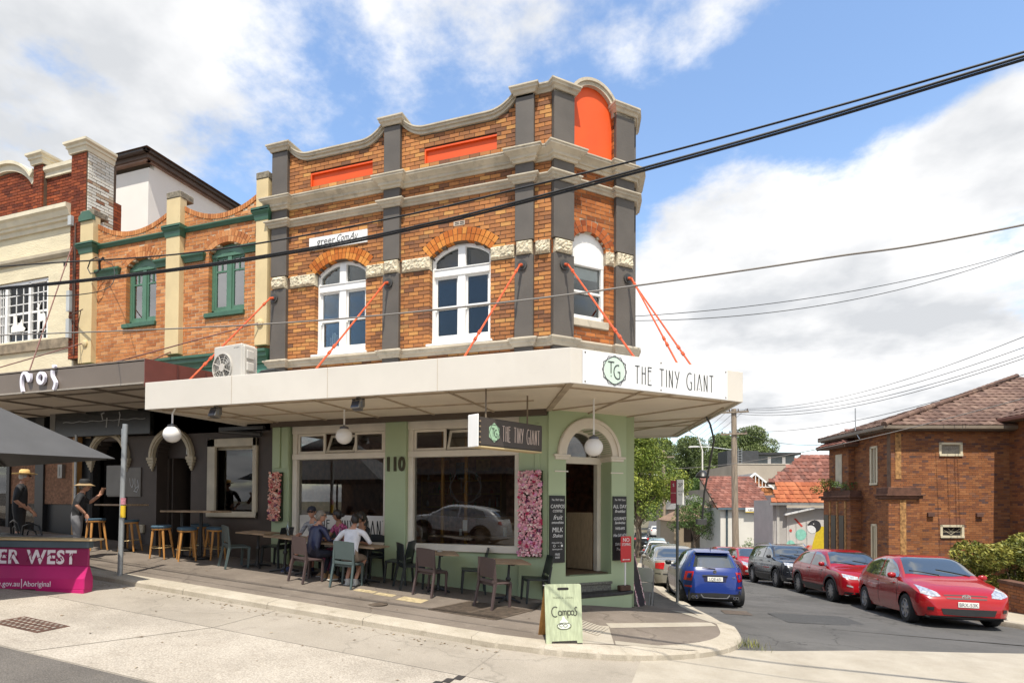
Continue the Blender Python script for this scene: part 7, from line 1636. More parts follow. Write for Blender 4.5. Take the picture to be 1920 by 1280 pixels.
    # windscreen: between cowl and roof
    zr = top(gx1-.62); P_lo = [(gx1+.06-.10*(abs(y)/.62)**2*1.0, y) for y in [W2*k for k in (-.80,-.5,-.2,.2,.5,.80)]]; P_hi = [(opts['ws_top']-.04*(abs(y)/.5)**2, y) for y in [W2*k for k in (-.64,-.4,-.15,.15,.4,.64)]]
    win = patch_('windscreen','t',P_hi,P_lo,gl,.006,14,10)
    rg = opts['rear_glass']
    if opts.get('rear_mode','r') == 't': patch_('rear_window','t',[(rg[0],y*W2) for y in (-.66,-.3,0,.3,.66)],[(rg[1],y*W2) for y in (-.78,-.35,0,.35,.78)],gl,.006,12,8)
    else: patch_('rear_window','r',[(y*W2,rg[0]) for y in (-.58,-.3,0,.3,.58)],[(y*W2,rg[1]) for y in (-.76,-.36,0,.36,.76)],gl,.008,12,8)
    for s_ in ('s+','s-'):
        for q in opts['windows']: patch_('side_window',s_,q[0],q[1],gl,.007,12,8)
        for x,z0_,z1_ in opts['seams']: patch_('door_seam',s_,[(x,z1_),(x+.012,z1_)],[(x+opts.get('seam_lean',.0),z0_),(x+.012+opts.get('seam_lean',.0),z0_)],M_CBLK,.002,2,12)
        for x,z in opts.get('handles',()):
            h_ = hit(s_,x,z); sg_ = 1 if s_ == 's+' else -1
            if h_: mb = MB(); p = h_[0]; mb.box(p.x-.09,p.x+.09,min(p.y,p.y+sg_*.03),max(p.y,p.y+sg_*.03),z-.014,z+.014); mb.build('door_handle', opts.get('handle_mat',pm), root, world=False, bevel=.008)
        for q in opts.get('side_extra',()): patch_(q[0],s_,q[1],q[2],q[3],q[4] if len(q) > 4 else .008,10,4)
        if opts.get('cladding'):
            for wx in c['wx']:
                A = [(wx+(c['ra']+.065)*math.cos(R(t)),c['rw']+(c['ra']+.065)*math.sin(R(t))) for t in range(-8,189,14)]; B = [(wx+(c['ra']+.003)*math.cos(R(t)),c['rw']+(c['ra']+.003)*math.sin(R(t))) for t in range(-8,189,14)]
                patch_('arch_cladding',s_,A,B,M_CBLK,.012,28,2)
            x0 = c['wx'][1]+c['ra']; x1 = c['wx'][0]-c['ra']; patch_('sill_cladding',s_,[(x0,c['sill']+.20),(x1,c['sill']+.20)],[(x0,c['sill']+.01),(x1,c['sill']+.01)],M_CBLK,.012,10,3)
    for nm,mode,A,B,m,*r_ in opts['patches']:
        patch_(nm,mode,A,B,m,r_[0] if r_ else .008,12,5)
        if len(r_) > 1 and r_[1]: patch_(nm,mode,[(-a,b) for a,b in A],[(-a,b) for a,b in B],m,r_[0],12,5)
    # mirrors
    for sy in (-1,1):
        mx,mz = opts['mirror']; y = hw(mx)*.93*sy; mb = MB(); n_ = 10
        mb.lathe([(.0,-.075),(.06,-.06),(.085,0),(.07,.055),(0,.075)],12,(0,0,0)); me_ = mb.mesh('mirror',opts.get('mirror_mat',pm),smooth=60); o = link('mirror',me_,root,False); o.location = (mx,y+sy*.10,mz); o.scale = (.75,1.15,.95)
        mb = MB(); mb.tube([(mx,y-sy*.03,mz-.05),(mx,y+sy*.08,mz-.03)],.02,6); mb.build('mirror_arm', M_CBLK, root, world=False)
    # wheels
    for wx in c['wx']:
        for sy in (-1,1):
            w_ = empty('wheel'); w_.parent = root; w_.location = (wx,sy*(W2-.115),c['rw']); rw = c['rw']; hwid = .105
            def TW_(r__,z__,k): a = 2*math.pi*k/28; return (r__*math.cos(a), z__, r__*math.sin(a))
            prof = [(rw*.66,-hwid),(rw*.93,-hwid),(rw*.985,-hwid*.8),(rw,-hwid*.4),(rw,hwid*.4),(rw*.985,hwid*.8),(rw*.93,hwid),(rw*.66,hwid),(rw*.62,hwid*.6),(rw*.62,-hwid*.6)]
            mb = MB(); vs = [TW_(a,b,k) for a,b in prof for k in range(28)]; np_ = len(prof)
            mb.add(vs,[(i*28+k,i*28+(k+1)%28,((i+1)%np_)*28+(k+1)%28,((i+1)%np_)*28+k) for i in range(np_) for k in range(28)]); mb.build('tyre', M_TYRE, w_, smooth=40, world=False)
            rm = opts.get('rim',M_RIM); mb = MB(); pr = [(rw*.67,sy*hwid*.95),(rw*.62,sy*hwid*.98),(rw*.60,sy*hwid*.5),(rw*.10,sy*hwid*.35)]
            vs = [TW_(a,b,k) for a,b in pr for k in range(28)]; mb.add(vs,[(i*28+k,i*28+(k+1)%28,(i+1)*28+(k+1)%28,(i+1)*28+k) for i in range(3) for k in range(28)]); mb.build('rim', rm if opts.get('cover') else M_RIMD, w_, smooth=40, world=False)
            ns_ = opts.get('spokes',5)
            mb = MB()
            for k in range(ns_):
                a = 2*math.pi*k/ns_+.3; ca,sa = math.cos(a),math.sin(a); w0,w1 = (rw*.12,rw*.085)
                P = [(rw*.08,-w0),(rw*.63,-w1),(rw*.63,w1),(rw*.08,w0)]; y0,y1 = sy*hwid*.62,sy*hwid*.92
                v0 = [(p*ca-q*sa,y0,p*sa+q*ca) for p,q in P]; v1 = [(p*ca-q*sa*.8,y1 if p<.3*rw else y1*.98,p*sa+q*ca*.8) for p,q in P]
                mb.add(v0+v1,[(0,1,2,3),(7,6,5,4),(0,4,5,1),(1,5,6,2),(2,6,7,3),(3,7,4,0)])
            mb.build('spoke', rm, w_, world=False)
            mb = MB(); vs = [TW_(a,b,k) for a,b in ((rw*.13,sy*hwid*.6),(rw*.12,sy*hwid*.97),(.001,sy*hwid*.99)) for k in range(28)]; mb.add(vs,[(i*28+k,i*28+(k+1)%28,(i+1)*28+(k+1)%28,(i+1)*28+k) for i in range(2) for k in range(28)]); mb.build('hub_cap', rm, w_, smooth=40, world=False)
    # plate, badge, wipers
    for mode,y,z,txt in opts['plates']:
        h_ = hit(mode,y,z); sx = 1 if mode == 'f' else -1; x = (h_[0].x if h_ else sx*L2)+sx*.012
        TP = (lambda a,o,u: (x+o,y+a,z+u)) if sx > 0 else (lambda a,o,u: (x-o,y-a,z+u))
        mb = MB(TP); mb.box(-.187,.187,0,.012,-.055,.055); pl_ = mb.build('number_plate', M_PLATE, root, world=False, bevel=.004)
        o = text_mesh(txt,.105,mat('plate_ink',(.03,.03,.05),.6,0),lambda a,o_,u:TP(a,.0125+o_,u-.036),root,align='CENTER',xs=.85,depth=.002,name='plate_number'); o.matrix_parent_inverse = Matrix.Identity(4); o.parent = pl_
    for f in opts.get('fn',()): f(root,hit,patch_,dict(L2=L2,W2=W2,top=top,bel=bel,hw=hw))
    return root
def place_car(o, x,y, heading, label, zoff=0., group=None):
    """heading: degrees from +X of the car's nose; follows the slope of the street"""
    c_,s_ = math.cos(R(heading)),math.sin(R(heading)); L_ = 1.3
    zf = G(x+c_*L_,y+s_*L_)+ROAD+.006; zr_ = G(x-c_*L_,y-s_*L_)+ROAD+.006; zl = G(x-s_*.75,y+c_*.75); zg = G(x+s_*.75,y-c_*.75)
    o.location = (x,y,(zf+zr_)/2+zoff); o.rotation_euler = (Matrix.Rotation(R(heading),3,'Z') @ Matrix.Rotation(-math.atan((zf-zr_)/(2*L_)),3,'Y') @ Matrix.Rotation(math.atan((zl-zg)/1.5)*.6,3,'X')).to_euler()
    tag(o,label,'car',group)
def badge(mode,y,z,r_,m,kind='oval'):
    def f(root,hit,pt,d):
        h_ = hit(mode,y,z); 
        if not h_: return
        p = h_[0]; sx = 1 if mode == 'f' else -1; T = lambda a,o,u: (p.x+sx*(.008+o),y+a*sx,z+u)
        if kind == 'oval':
            strokes([arcp(0,0,r_*1.35,r_*.9,0,360,18),arcp(0,0,r_*.4,r_*.85,0,360,12),arcp(0,r_*.35,r_*.95,r_*.42,0,360,14)],.013,T,M_CHROME,root,'badge',depth=.012).matrix_parent_inverse = Matrix.Identity(4)
        else: mb = MB(T); mb.prism([(r_*math.cos(2*math.pi*i/14),r_*math.sin(2*math.pi*i/14)) for i in range(14)],0,.012,1); mb.build('badge', m, root, world=False)
    return f
def wiper(x,ys,m=M_CBLK):
    def f(root,hit,pt,d):
        for (x0,y0,x1,y1) in ys:
            a = hit('t',x0,y0); b = hit('t',x1,y1)
            if a and b: mb = MB(); mb.tube([a[0]+Vector((0,0,.02)),(a[0]+b[0])/2+Vector((0,0,.025)),b[0]+Vector((0,0,.018))],.010,5); mb.build('wiper', m, root, world=False)
    return f
def poly(*p): return list(p)
H_WIN = [([(-1.30,1.30),(-.95,1.385),(-.32,1.41)],[(-1.42,1.05),(-.9,1.00),(-.32,.985)]),([(-.24,1.41),(.1,1.385),(.42,1.28),(.74,1.08)],[(-.24,.985),(.2,.975),(.55,.975),(.80,.985)])]
red1 = make_car('hatch', paint('paint_red',(.31,.004,.007)), dict(ws_top=.30,rear_glass=(1.33,1.02),windows=H_WIN,seams=((-.28,.30,.97),(.86,.42,.96),(-1.12,.62,1.0)),handles=((-.42,.86),(.62-1.3+1.28,.85)),mirror=(.72,1.02),rim=M_RIM,cover=True,spokes=7,
  patches=[('headlamp','f',[(.50,.735),(.62,.80),(.77,.87)],[(.46,.655),(.62,.64),(.80,.70)],M_LAMPC,.010,True),
           ('upper_grille','f',[(-.42,.705),(0,.715),(.42,.705)],[(-.36,.595),(0,.575),(.36,.595)],paint('paint_red',0),.004),
           ('grille_slot','f',[(-.40,.69),(0,.70),(.40,.69)],[(-.39,.67),(0,.68),(.39,.67)],M_CBLK,.009),('grille_slot','f',[(-.37,.635),(0,.635),(.37,.635)],[(-.36,.612),(0,.605),(.36,.612)],M_CBLK,.009),
           ('lower_grille','f',[(-.50,.41),(0,.41),(.50,.41)],[(-.46,.29),(0,.27),(.46,.29)],M_CBLK,.010),
           ('fog_lamp','f',[(.62,.43),(.72,.43)],[(.62,.36),(.72,.36)],M_CBLK,.012,True),('front_lip','f',[(-.74,.265),(0,.235),(.74,.265)],[(-.74,.225),(0,.205),(.74,.225)],M_CBLK,.012),
           ('tail_lamp','r',[(.55,1.0),(.74,.98)],[(.58,.78),(.78,.80)],M_LAMPR,.01,True)],
  plates=(('f',.0,.50,'BRX-53K'),),fn=(badge('f',0,.655,.055,M_CHROME),wiper(0,((1.0,.55,.82,-.05),(1.02,-.05,.84,-.6))))))
place_car(red1,4.92,16.55,-85.0,'bright red hatchback parked nearest on the right of the side street')
S_WIN = [([(-1.28,1.36),(-.9,1.435),(-.30,1.455)],[(-1.48,1.10),(-.9,1.07),(-.30,1.05)]),([(-.22,1.455),(.1,1.435),(.48,1.33),(.80,1.12)],[(-.22,1.05),(.2,1.04),(.6,1.035),(.86,1.045)])]
cx = make_car('suv', paint('paint_red_deep',(.27,.004,.008)), dict(ws_top=.42,rear_glass=(1.38,1.08),windows=S_WIN,seams=((-.26,.34,1.04),(.90,.5,1.02),(-1.1,.66,1.06)),handles=((-.40,.94),(.60,.92)),mirror=(.80,1.10),rim=M_RIM,spokes=10,cladding=True,
  patches=[('headlamp','f',[(.42,.80),(.6,.84),(.80,.88)],[(.42,.725),(.6,.725),(.80,.78)],M_LAMPC,.010,True),('grille','f',[(-.40,.74),(0,.76),(.40,.74)],[(-.28,.47),(0,.44),(.28,.47)],M_CBLK,.010),('grille_trim','f',[(-.44,.72),(-.32,.46),(0,.41),(.32,.46),(.44,.72)],[(-.40,.735),(-.285,.475),(0,.435),(.285,.475),(.40,.735)],M_CHROME,.018),
           ('fog_lamp','f',[(.60,.54),(.74,.58)],[(.60,.50),(.74,.53)],M_LAMPC,.012,True),('lower_bumper','f',[(-.78,.37),(0,.36),(.78,.37)],[(-.78,.27),(0,.24),(.78,.27)],M_CBLK,.014),('tail_lamp','r',[(.55,1.02),(.76,1.0)],[(.58,.86),(.78,.88)],M_LAMPR,.01,True)],
  plates=(('f',.0,.40,'DKV-28Y'),),fn=(badge('f',0,.64,.06,M_CHROME),wiper(0,((1.06,.55,.88,-.05),(1.08,-.05,.9,-.6))))))
place_car(cx,4.02,21.0,-77.5,'deep red compact crossover with black wheel arches, second car on the right')
B_WIN = [([(-1.88,1.46),(-1.4,1.545),(-1.05,1.555)],[(-2.0,1.17),(-1.4,1.14),(-1.05,1.13)]),([(-.97,1.558),(-.5,1.56),(-.14,1.55)],[(-.97,1.13),(-.5,1.12),(-.14,1.11)]),([(-.06,1.548),(.25,1.50),(.55,1.38),(.85,1.17)],[(-.06,1.11),(.3,1.10),(.6,1.10),(.9,1.105)])]
kd = make_car('bigsuv', paint('paint_black_blue',(.012,.014,.020)), dict(ws_top=.42,rear_glass=(1.50,1.14),windows=B_WIN,seams=((-.10,.38,1.10),(.96,.5,1.08),(-1.12,.6,1.12)),handles=((-.30,1.0),(.66,.98)),handle_mat=M_CBLK,mirror=(.84,1.16),mirror_mat=M_CBLK,rim=M_RIM,spokes=10,cladding=True,
  patches=[('headlamp','f',[(.42,.92),(.6,.94),(.84,.96)],[(.42,.83),(.6,.82),(.84,.86)],M_LAMPC,.010,True),('grille','f',[(-.40,.93),(0,.95),(.40,.93)],[(-.36,.70),(0,.68),(.36,.70)],M_CBLK,.010),('grille_trim','f',[(-.43,.94),(0,.975),(.43,.94)],[(-.42,.925),(0,.955),(.42,.925)],M_CHROME,.018),('lower_grille','f',[(-.72,.58),(0,.58),(.72,.58)],[(-.66,.42),(0,.40),(.66,.42)],M_CBLK,.012),('bumper_trim','f',[(-.8,.40),(0,.36),(.8,.40)],[(-.8,.37),(0,.33),(.8,.37)],M_RIM,.016),('bumper_trim','f',[(-.8,.62),(0,.61),(.8,.62)],[(-.8,.605),(0,.595),(.8,.605)],M_RIM,.016),('tail_lamp','r',[(.5,1.1),(.8,1.08)],[(.55,.95),(.8,.93)],M_LAMPR,.01,True)],
  plates=(('f',.0,.52,'EFC-41H'),),fn=(badge('f',0,.90,.045,M_CHROME,'disc'),wiper(0,((1.1,.55,.9,-.05),(1.12,-.05,.92,-.6))))))
def slats(root,hit,pt,d):
    for k in range(9): y = -.34+.085*k; pt('grille_slat','f',[(y-.012,.92),(y+.012,.92)],[(y-.012,.71),(y+.012,.71)],M_CHROME,.022,2,3)
slats(kd,*[None]*3) if False else None
def roof_rail(root,y,x0,x1,z):
    mb = MB(); mb.tube([(x0,y,z-.05),(x0+.15,y,z+.015),(0,y,z+.05),(x1-.2,y,z-.0),(x1,y,z-.08)],.016,6); mb.build('roof_rail', M_CHROME, root, world=False)
for sy in (-1,1): roof_rail(kd,sy*.66,-1.75,.3,1.64)
place_car(kd,2.95,25.6,-76.5,'black seven seat suv with roof rails, third car on the right')
# small blue car seen from behind
M_WIN = [([(-1.08,1.30),(-.8,1.385),(-.46,1.395)],[(-1.2,1.05),(-.8,1.02),(-.46,1.01)]),([(-.38,1.395),(-.05,1.375),(.25,1.28),(.52,1.10)],[(-.38,1.01),(.1,1.0),(.4,.99),(.58,1.0)])]
def fiat_bits(root,hit,pt,d):
    L2 = d['L2']
    for sy in (-1,1):
        # outlined tail lamp with body colour centre
        A = [(sy*.50,.90),(sy*.68,.90),(sy*.71,.70),(sy*.56,.66),(sy*.50,.90)]; 
        for P,Q,m,of in (([(sy*.51,.91),(sy*.69,.90)],[(sy*.57,.66),(sy*.73,.68)],M_LAMPR,.014),([(sy*.555,.86),(sy*.645,.855)],[(sy*.595,.73),(sy*.675,.735)],paint('paint_blue',0),.022)): pt('tail_lamp' if m is M_LAMPR else 'lamp_centre','r',P,Q,m,of,5,5)
        pt('reflector','r',[(sy*.56,.545),(sy*.71,.545)],[(sy*.57,.50),(sy*.71,.50)],M_LAMPR,.012,4,2)
        for dy in (.46,.54):
            h_ = hit('r',sy*dy,.265); x = (h_[0].x if h_ else -L2); mb = MB(lambda a,o,u: (x-.02-o,sy*dy+a,.265+u)); n_=12
            mb.ring([(.035*math.cos(2*math.pi*i/n_),.035*math.sin(2*math.pi*i/n_)) for i in range(n_)],[(.026*math.cos(2*math.pi*i/n_),.026*math.sin(2*math.pi*i/n_)) for i in range(n_)],-.1,.05,True); mb.build('exhaust_tip', M_CHROME, root, world=False, smooth=40)
    pt('diffuser','r',[(-.58,.36),(0,.38),(.58,.36)],[(-.60,.20),(0,.22),(.60,.20)],M_CBLK,.012,12,4); pt('diffuser_trim','r',[(-.36,.33),(-.30,.25),(0,.24),(.30,.25),(.36,.33)],[(-.34,.345),(-.28,.27),(0,.262),(.28,.27),(.34,.345)],M_RIM,.018,12,1)
    pt('plate_recess','r',[(-.30,.80),(0,.81),(.30,.80)],[(-.26,.655),(0,.65),(.26,.655)],mat('recess_dark_blue',(.006,.008,.05),.5,.05),.006,8,3); pt('tailgate_handle','r',[(-.32,.825),(0,.835),(.32,.825)],[(-.31,.80),(0,.81),(.31,.80)],M_CBLK,.03,8,1)
    mb = MB(); h_ = hit('r',-.05,1.0); p = h_[0]; mb.tube([(p.x-.02,-.02,.985),(p.x-.03,.16,1.0),(p.x-.015,.33,1.02)],[.016,.012,.008],6); mb.build('wiper', M_CBLK, root, world=False)
    h_ = hit('t',-1.36,.0); mb = MB(); mb.hexa([(-1.50,-.42,1.375),(-1.28,-.46,1.42),(-1.28,.46,1.42),(-1.50,.42,1.375),(-1.54,-.42,1.39),(-1.26,-.46,1.445),(-1.26,.46,1.445),(-1.54,.42,1.39)]); mb.build('spoiler', paint('paint_blue',0), root, world=False, bevel=.01)
    mb = MB(); mb.tube([(-1.15,0,1.45),(-1.22,0,1.52)],[.012,.005],6); mb.build('aerial', M_CBLK, root, world=False)
    o = text_mesh('695',.05,M_CHROME,lambda a,o_,u:(-L2+.02-o_,-.42-a,.76+u),root,name='model_script'); o.matrix_parent_inverse = Matrix.Identity(4)
bl = make_car('mini', paint('paint_blue',(.010,.032,.19)), dict(ws_top=.2,rear_glass=(1.32,1.02),windows=M_WIN,seams=((-.46,.28,1.0),(.66,.4,.98)),handles=((-.3,.9),),handle_mat=M_CHROME,mirror=(.58,1.04),mirror_mat=M_CBLK,rim=M_RIMD,spokes=5,patches=[('headlamp','f',[(.45,.76),(.65,.78)],[(.45,.6),(.65,.62)],M_LAMPC,.01,True)],plates=(('r',.0,.725,'LQE-65I'),),fn=(fiat_bits,badge('r',0,.91,.045,M_CHROME,'disc'))))
place_car(bl,-.2,17.3,101,'small blue hatchback with quad exhausts parked behind the sign pole')
T_WIN = [([(-.92,1.33),(-.6,1.375),(-.24,1.385)],[(-1.12,1.05),(-.6,1.01),(-.24,1.0)]),([(-.16,1.385),(.1,1.365),(.36,1.27),(.66,1.07)],[(-.16,1.0),(.2,.99),(.5,.985),(.74,.99)])]
M_TAUPE = paint('paint_taupe',(.20,.185,.155))
def sedan(pm,plate): return make_car('sedan', pm, dict(ws_top=.2,rear_glass=(-1.02,-1.55),rear_mode='t',windows=T_WIN,seams=((-.2,.3,.98),(.82,.4,.96),(-1.0,.6,1.0)),handles=((-.35,.88),(.6,.87)),mirror=(.68,1.02),rim=M_RIM,spokes=7,
  patches=[('tail_lamp','r',[(.50,.93),(.80,.90)],[(.54,.70),(.80,.72)],M_LAMPR,.012,True),('bumper_strip','r',[(-.8,.56),(0,.56),(.8,.56)],[(-.8,.53),(0,.53),(.8,.53)],M_CBLK,.012),('headlamp','f',[(.5,.74),(.78,.76)],[(.5,.62),(.78,.64)],M_LAMPC,.01,True),('grille','f',[(-.35,.68),(0,.69),(.35,.68)],[(-.3,.58),(0,.57),(.3,.58)],M_CBLK,.01)],plates=(('r',.0,.66,plate),('f',0,.45,plate))))
tp = sedan(M_TAUPE,'BJ-07-ZT'); place_car(tp,-1.35,22.35,101,'taupe sedan with red tail lamps parked ahead of the blue hatchback')
rd = make_car('hatch', paint('paint_red2',(.33,.007,.009)), dict(ws_top=.30,rear_glass=(1.33,1.02),windows=H_WIN,seams=((-.28,.30,.97),(.86,.42,.96)),handles=((-.42,.86),),mirror=(.72,1.02),rim=M_RIM,spokes=7,patches=[('headlamp','f',[(.42,.74),(.6,.81),(.78,.88)],[(.42,.66),(.6,.64),(.80,.70)],M_LAMPC,.010,True),('grille','f',[(-.36,.69),(0,.70),(.36,.69)],[(-.3,.60),(0,.59),(.3,.60)],M_CBLK,.01),('fog_lamp','f',[(.5,.45),(.74,.47)],[(.52,.36),(.74,.38)],M_LAMPC,.014,True),('lower_grille','f',[(-.4,.42),(0,.42),(.4,.42)],[(-.36,.27),(0,.26),(.36,.27)],M_CBLK,.01),('tail_lamp','r',[(.55,1.0),(.74,.98)],[(.58,.78),(.78,.80)],M_LAMPR,.01,True)],plates=(('f',0,.5,'CXE-90J'),)))
place_car(rd,1.85,31.0,-77,'red hatchback behind the black suv on the right')
# farther cars: copies in other colours
def recolor(o,old,new):
    for ch in o.children_recursive:
        if ch.type == 'MESH':
            for i,m in enumerate(ch.data.materials):
                if m == old:
                    if ch.data.users > 1: ch.data = ch.data.copy()
                    ch.data.materials[i] = new
def far_car(src,old,col,x,y,h,lab,grp='cars parked farther down the side street'):
    o = copy_tree(src); recolor(o,old,col); place_car(o,x,y,h,lab,0,grp); return o
PR = MATS['paint_red']; PR2 = MATS['paint_red2']
P_SILV = paint('paint_silver',(.40,.43,.45)); P_WH = paint('paint_white',(.70,.70,.69)); P_BK = paint('paint_black',(.012,.012,.013)); P_BL = paint('paint_pale_blue',(.30,.40,.45)); P_GR = paint('paint_graphite',(.06,.062,.065))
far_car(cx,MATS['paint_red_deep'],P_GR,-2.0,27.6,100,'dark grey crossover parked ahead of the taupe sedan')
far_car(tp,M_TAUPE,P_SILV,-2.7,33.4,96,'silver sedan parked beyond the dark grey crossover')
far_car(red1,PR,PR,-3.15,38.8,95,'red hatchback parked far down on the left kerb')
far_car(tp,M_TAUPE,P_WH,-3.65,44.4,95,'white sedan parked far down on the left kerb')
far_car(red1,PR,P_BL,-4.15,50,95,'pale blue hatchback parked far down on the left kerb')
far_car(rd,PR2,PR2,.95,36.4,-78,'second red hatchback partly hidden behind the first')
far_car(red1,PR,P_BK,-6.9,63,98,'black hatchback driving down the far street')
far_car(cx,MATS['paint_red_deep'],P_WH,-7.1,84,97,'white crossover parked at the far end of the street')
far_car(kd,MATS['paint_black_blue'],P_BK,-6.3,92,97,'black suv beyond the white crossover at the street end')
# cars parked on the viewer's side: they show in the shop window reflections
far_car(cx,MATS['paint_red_deep'],P_WH,-4.6,-.9,180,'white crossover across the street, mirrored in the right cafe window','cars mirrored in the shop windows')
far_car(cx,MATS['paint_red_deep'],P_WH,-10.0,-.6,180,'white crossover across the street, mirrored in the left cafe window','cars mirrored in the shop windows')
# ------------------------------------------------------------------ tiled roofs
def tile_mesh(m):
    k = 'tile_'+m.name
    if k not in BRICKMESH:
        b = MB(); vs = []; n = 4
        for y,z in ((-.5,.5),(.56,.0)):
            for i in range(n+1):
                x = -.5+i/n; w = .35*math.sin(math.pi*i/n) ; vs.append((x,y,z+w+.15))
        for i in range(n+1): vs.append((-.5+i/n,-.5,-.3))
        b.add(vs,[(i,i+1,n+2+i,n+1+i) for i in range(n)]+[(2*n+2+i,2*n+3+i,i+1,i) for i in range(n)]); BRICKMESH[k] = b.mesh('roof_tile', m, recalc=True)
    return BRICKMESH[k]
def tiled_roof(root, A, B, up, rows, m1, m2, nsingle, left=lambda t:0., right=lambda t:1., tw=.28, name='roof_tile'):
    """A, B: eave ends; up: vector eave to ridge; left/right: limits along the eave as the roof rises (0..1)"""
    A,B,up = Vector(A),Vector(B),Vector(up); u = B-A; L_ = u.length; u = u/L_; nrm = u.cross(up).normalized(); uh = up.normalized(); rh = up.length/rows; me = tile_mesh(m1); P = []
    rs = random.Random(rows)
    for r_ in range(rows):
        t = (r_+.5)/rows; a0 = left(t)*L_; a1 = right(t)*L_; x = a0+(r_%2)*tw*.5
        while x+tw*.5 < a1: P.append((A+u*(x+tw/2)+up*t, r_)); x += tw
    P.sort(key=lambda p:p[0].length); mb = MB(); base = Matrix((u,uh,nrm)).transposed().to_4x4()
    for i,(p,r_) in enumerate(P):
        M = Matrix.Translation(p+nrm*.02) @ base @ Matrix.Diagonal((tw*.985,rh*1.0,.045*rs.uniform(.8,1.25),1))
        if i < nsingle:
            o = bpy.data.objects.new(name, me); S.collection.objects.link(o); o.parent = root; o.matrix_parent_inverse = Matrix.Translation(-root.location); o.matrix_basis = M
        else:
            n0 = len(mb.v); v = rs.random(); mb.v += [tuple(M @ q.co) for q in me.vertices]; mb.f += [tuple(n0+k for k in f.vertices) for f in me.polygons]; mb.rnd += [v]*len(me.vertices); mb.mi += [0]*len(me.polygons)
    if mb.v: tag(mb.build(name+'s', m2, root, recalc=False), kind='stuff')
    l0,r0,l1,r1 = left(0)*L_,right(0)*L_,left(1)*L_,right(1)*L_
    q = MB(); q.add([A+u*l0,A+u*r0,A+u*r1+up,A+u*l1+up]+[p-nrm*.12 for p in (A+u*l0,A+u*r0,A+u*r1+up,A+u*l1+up)],[(0,1,2,3),(7,6,5,4),(0,4,5,1),(1,5,6,2),(2,6,7,3),(3,7,4,0)]); q.build('roof_deck', mat('roof_deck_brown',(.10,.06,.045),.9), root)
def hip_caps(root, A, B, m, n=18, name='ridge_tile'):
    A,B = Vector(A),Vector(B)
    for i in range(n):
        p = A.lerp(B,i/n); q = A.lerp(B,(i+1.08)/n); mb = MB(); mb.tube([p+Vector((0,0,.03)),q+Vector((0,0,.05))],.11,8); mb.build(name, m, root, smooth=50)
TLB = [(0,'#56423a'),(.5,'#6a5348'),(1,'#7c6659')]; TLR = [(0,'#644037'),(.5,'#774b3f'),(.85,'#895e52'),(1,'#5c3f38')]; TLO = [(0,'#8f4f34'),(.5,'#9e5b3b'),(1,'#aa6a48')]
def tm(n,s_): return ramp_mat(n,s_,False,rough=.85,bump=0),ramp_mat(n+'_joined',s_,True,rough=.85,bump=0)
# ------------------------------------------------------------------ brick house on the right
HBR = [(0,'#5a4440'),(.08,'#744a36'),(.35,'#865536'),(.65,'#905d3b'),(.93,'#996743'),(1,'#664a44')]
HB1,HB2 = ramp_mat('brick_house',HBR,False), ramp_mat('brick_house_joined',HBR,True)
bh = empty('brick_house',(6.56,25.46,-1.4),0,'two storey dark brick house with tiled hip roof on the right','building')
HA = 17; TH = frame(6.56,25.46,HA); TSd = lambda a,o,z: TH(-o, -a, z)     # side facade: along = away from the viewer, out = to the left
hc = .082
hw_ = course_cells(-.02,4.4,-1.7,4.62,[rect_hole(1.77,2.64,3.62,4.14),rect_hole(1.79,2.67,.53,1.02)],hc,.232)
brick_wall(bh, TH, hw_, hc, HB1, HB2, 300, joint=.011, proud=.006)
M_HMORT = mat('mortar_house',(.17,.11,.075),.9,.2,5); core_wall(hw_,hc,TH,.25).build('wall_core', M_HMORT, bh)
sc = course_cells(.02,4.2,-1.9,4.62,[rect_hole(.85,1.35,2.55,4.1),rect_hole(.9,1.3,-1.2,1.0)],hc,.232)
brick_wall(bh, TSd, sc, hc, HB1, HB2, 0, joint=.011, proud=.006); core_wall(sc,hc,TSd,.25).build('wall_core', M_HMORT, bh)
# corner buttress and porch block, each of brick
def brick_box(T,a0,a1,o0,o1,z0,z1,nm,ns=0):
    MB(T).box(a0+.01,a1-.01,o0,o1-.01,z0,z1).build(nm, M_HMORT, bh)
    brick_wall(bh,(lambda a,o,z:T(a,o1-.01+o,z)),course_cells(a0,a1,z0,z1,[],hc,.232),hc,HB1,HB2,ns,joint=.011,proud=.006)
    brick_wall(bh,(lambda a,o,z:T(a0+.01-o,a,z)),course_cells(o0,o1,z0,z1,[],hc,.232),hc,HB1,HB2,0,joint=.011,proud=.006)
brick_box(TH,-.30,.85,-.4,.30,-1.8,2.0,'buttress'); M_HTRIM = mat('brick_dark_trim',(.12,.055,.035),.85,.25,5)
mb = MB(TH); mb.box(-.38,.93,-.4,.38,2.0,2.10); mb.box(-.44,.99,-.4,.44,2.10,2.16); mb.box(-.34,.89,-.4,.34,2.16,2.42); mb.build('buttress_cap', M_HTRIM, bh, bevel=.01)
MB(TH).box(.12,.34,.300,.318,-1.6,1.95).build('quoin_strip', mat('sandstock_yellow',(.36,.19,.07),.85,.4,9), bh)
MB(TH).box(.14,.36,.008,.022,2.75,4.5).build('quoin_strip', mat('sandstock_yellow',(.50,.26,.07)), bh)
brick_box(TH,-.45,.0,-4.2,-2.0,-2.2,1.95,'porch'); mb = MB(TH); mb.box(-.53,0,-4.28,-1.92,1.95,2.06); mb.box(-.60,0,-4.35,-1.85,2.06,2.14); mb.box(-.47,0,-4.2,-1.98,2.14,2.36); mb.build('porch_parapet', M_HTRIM, bh, bevel=.01)
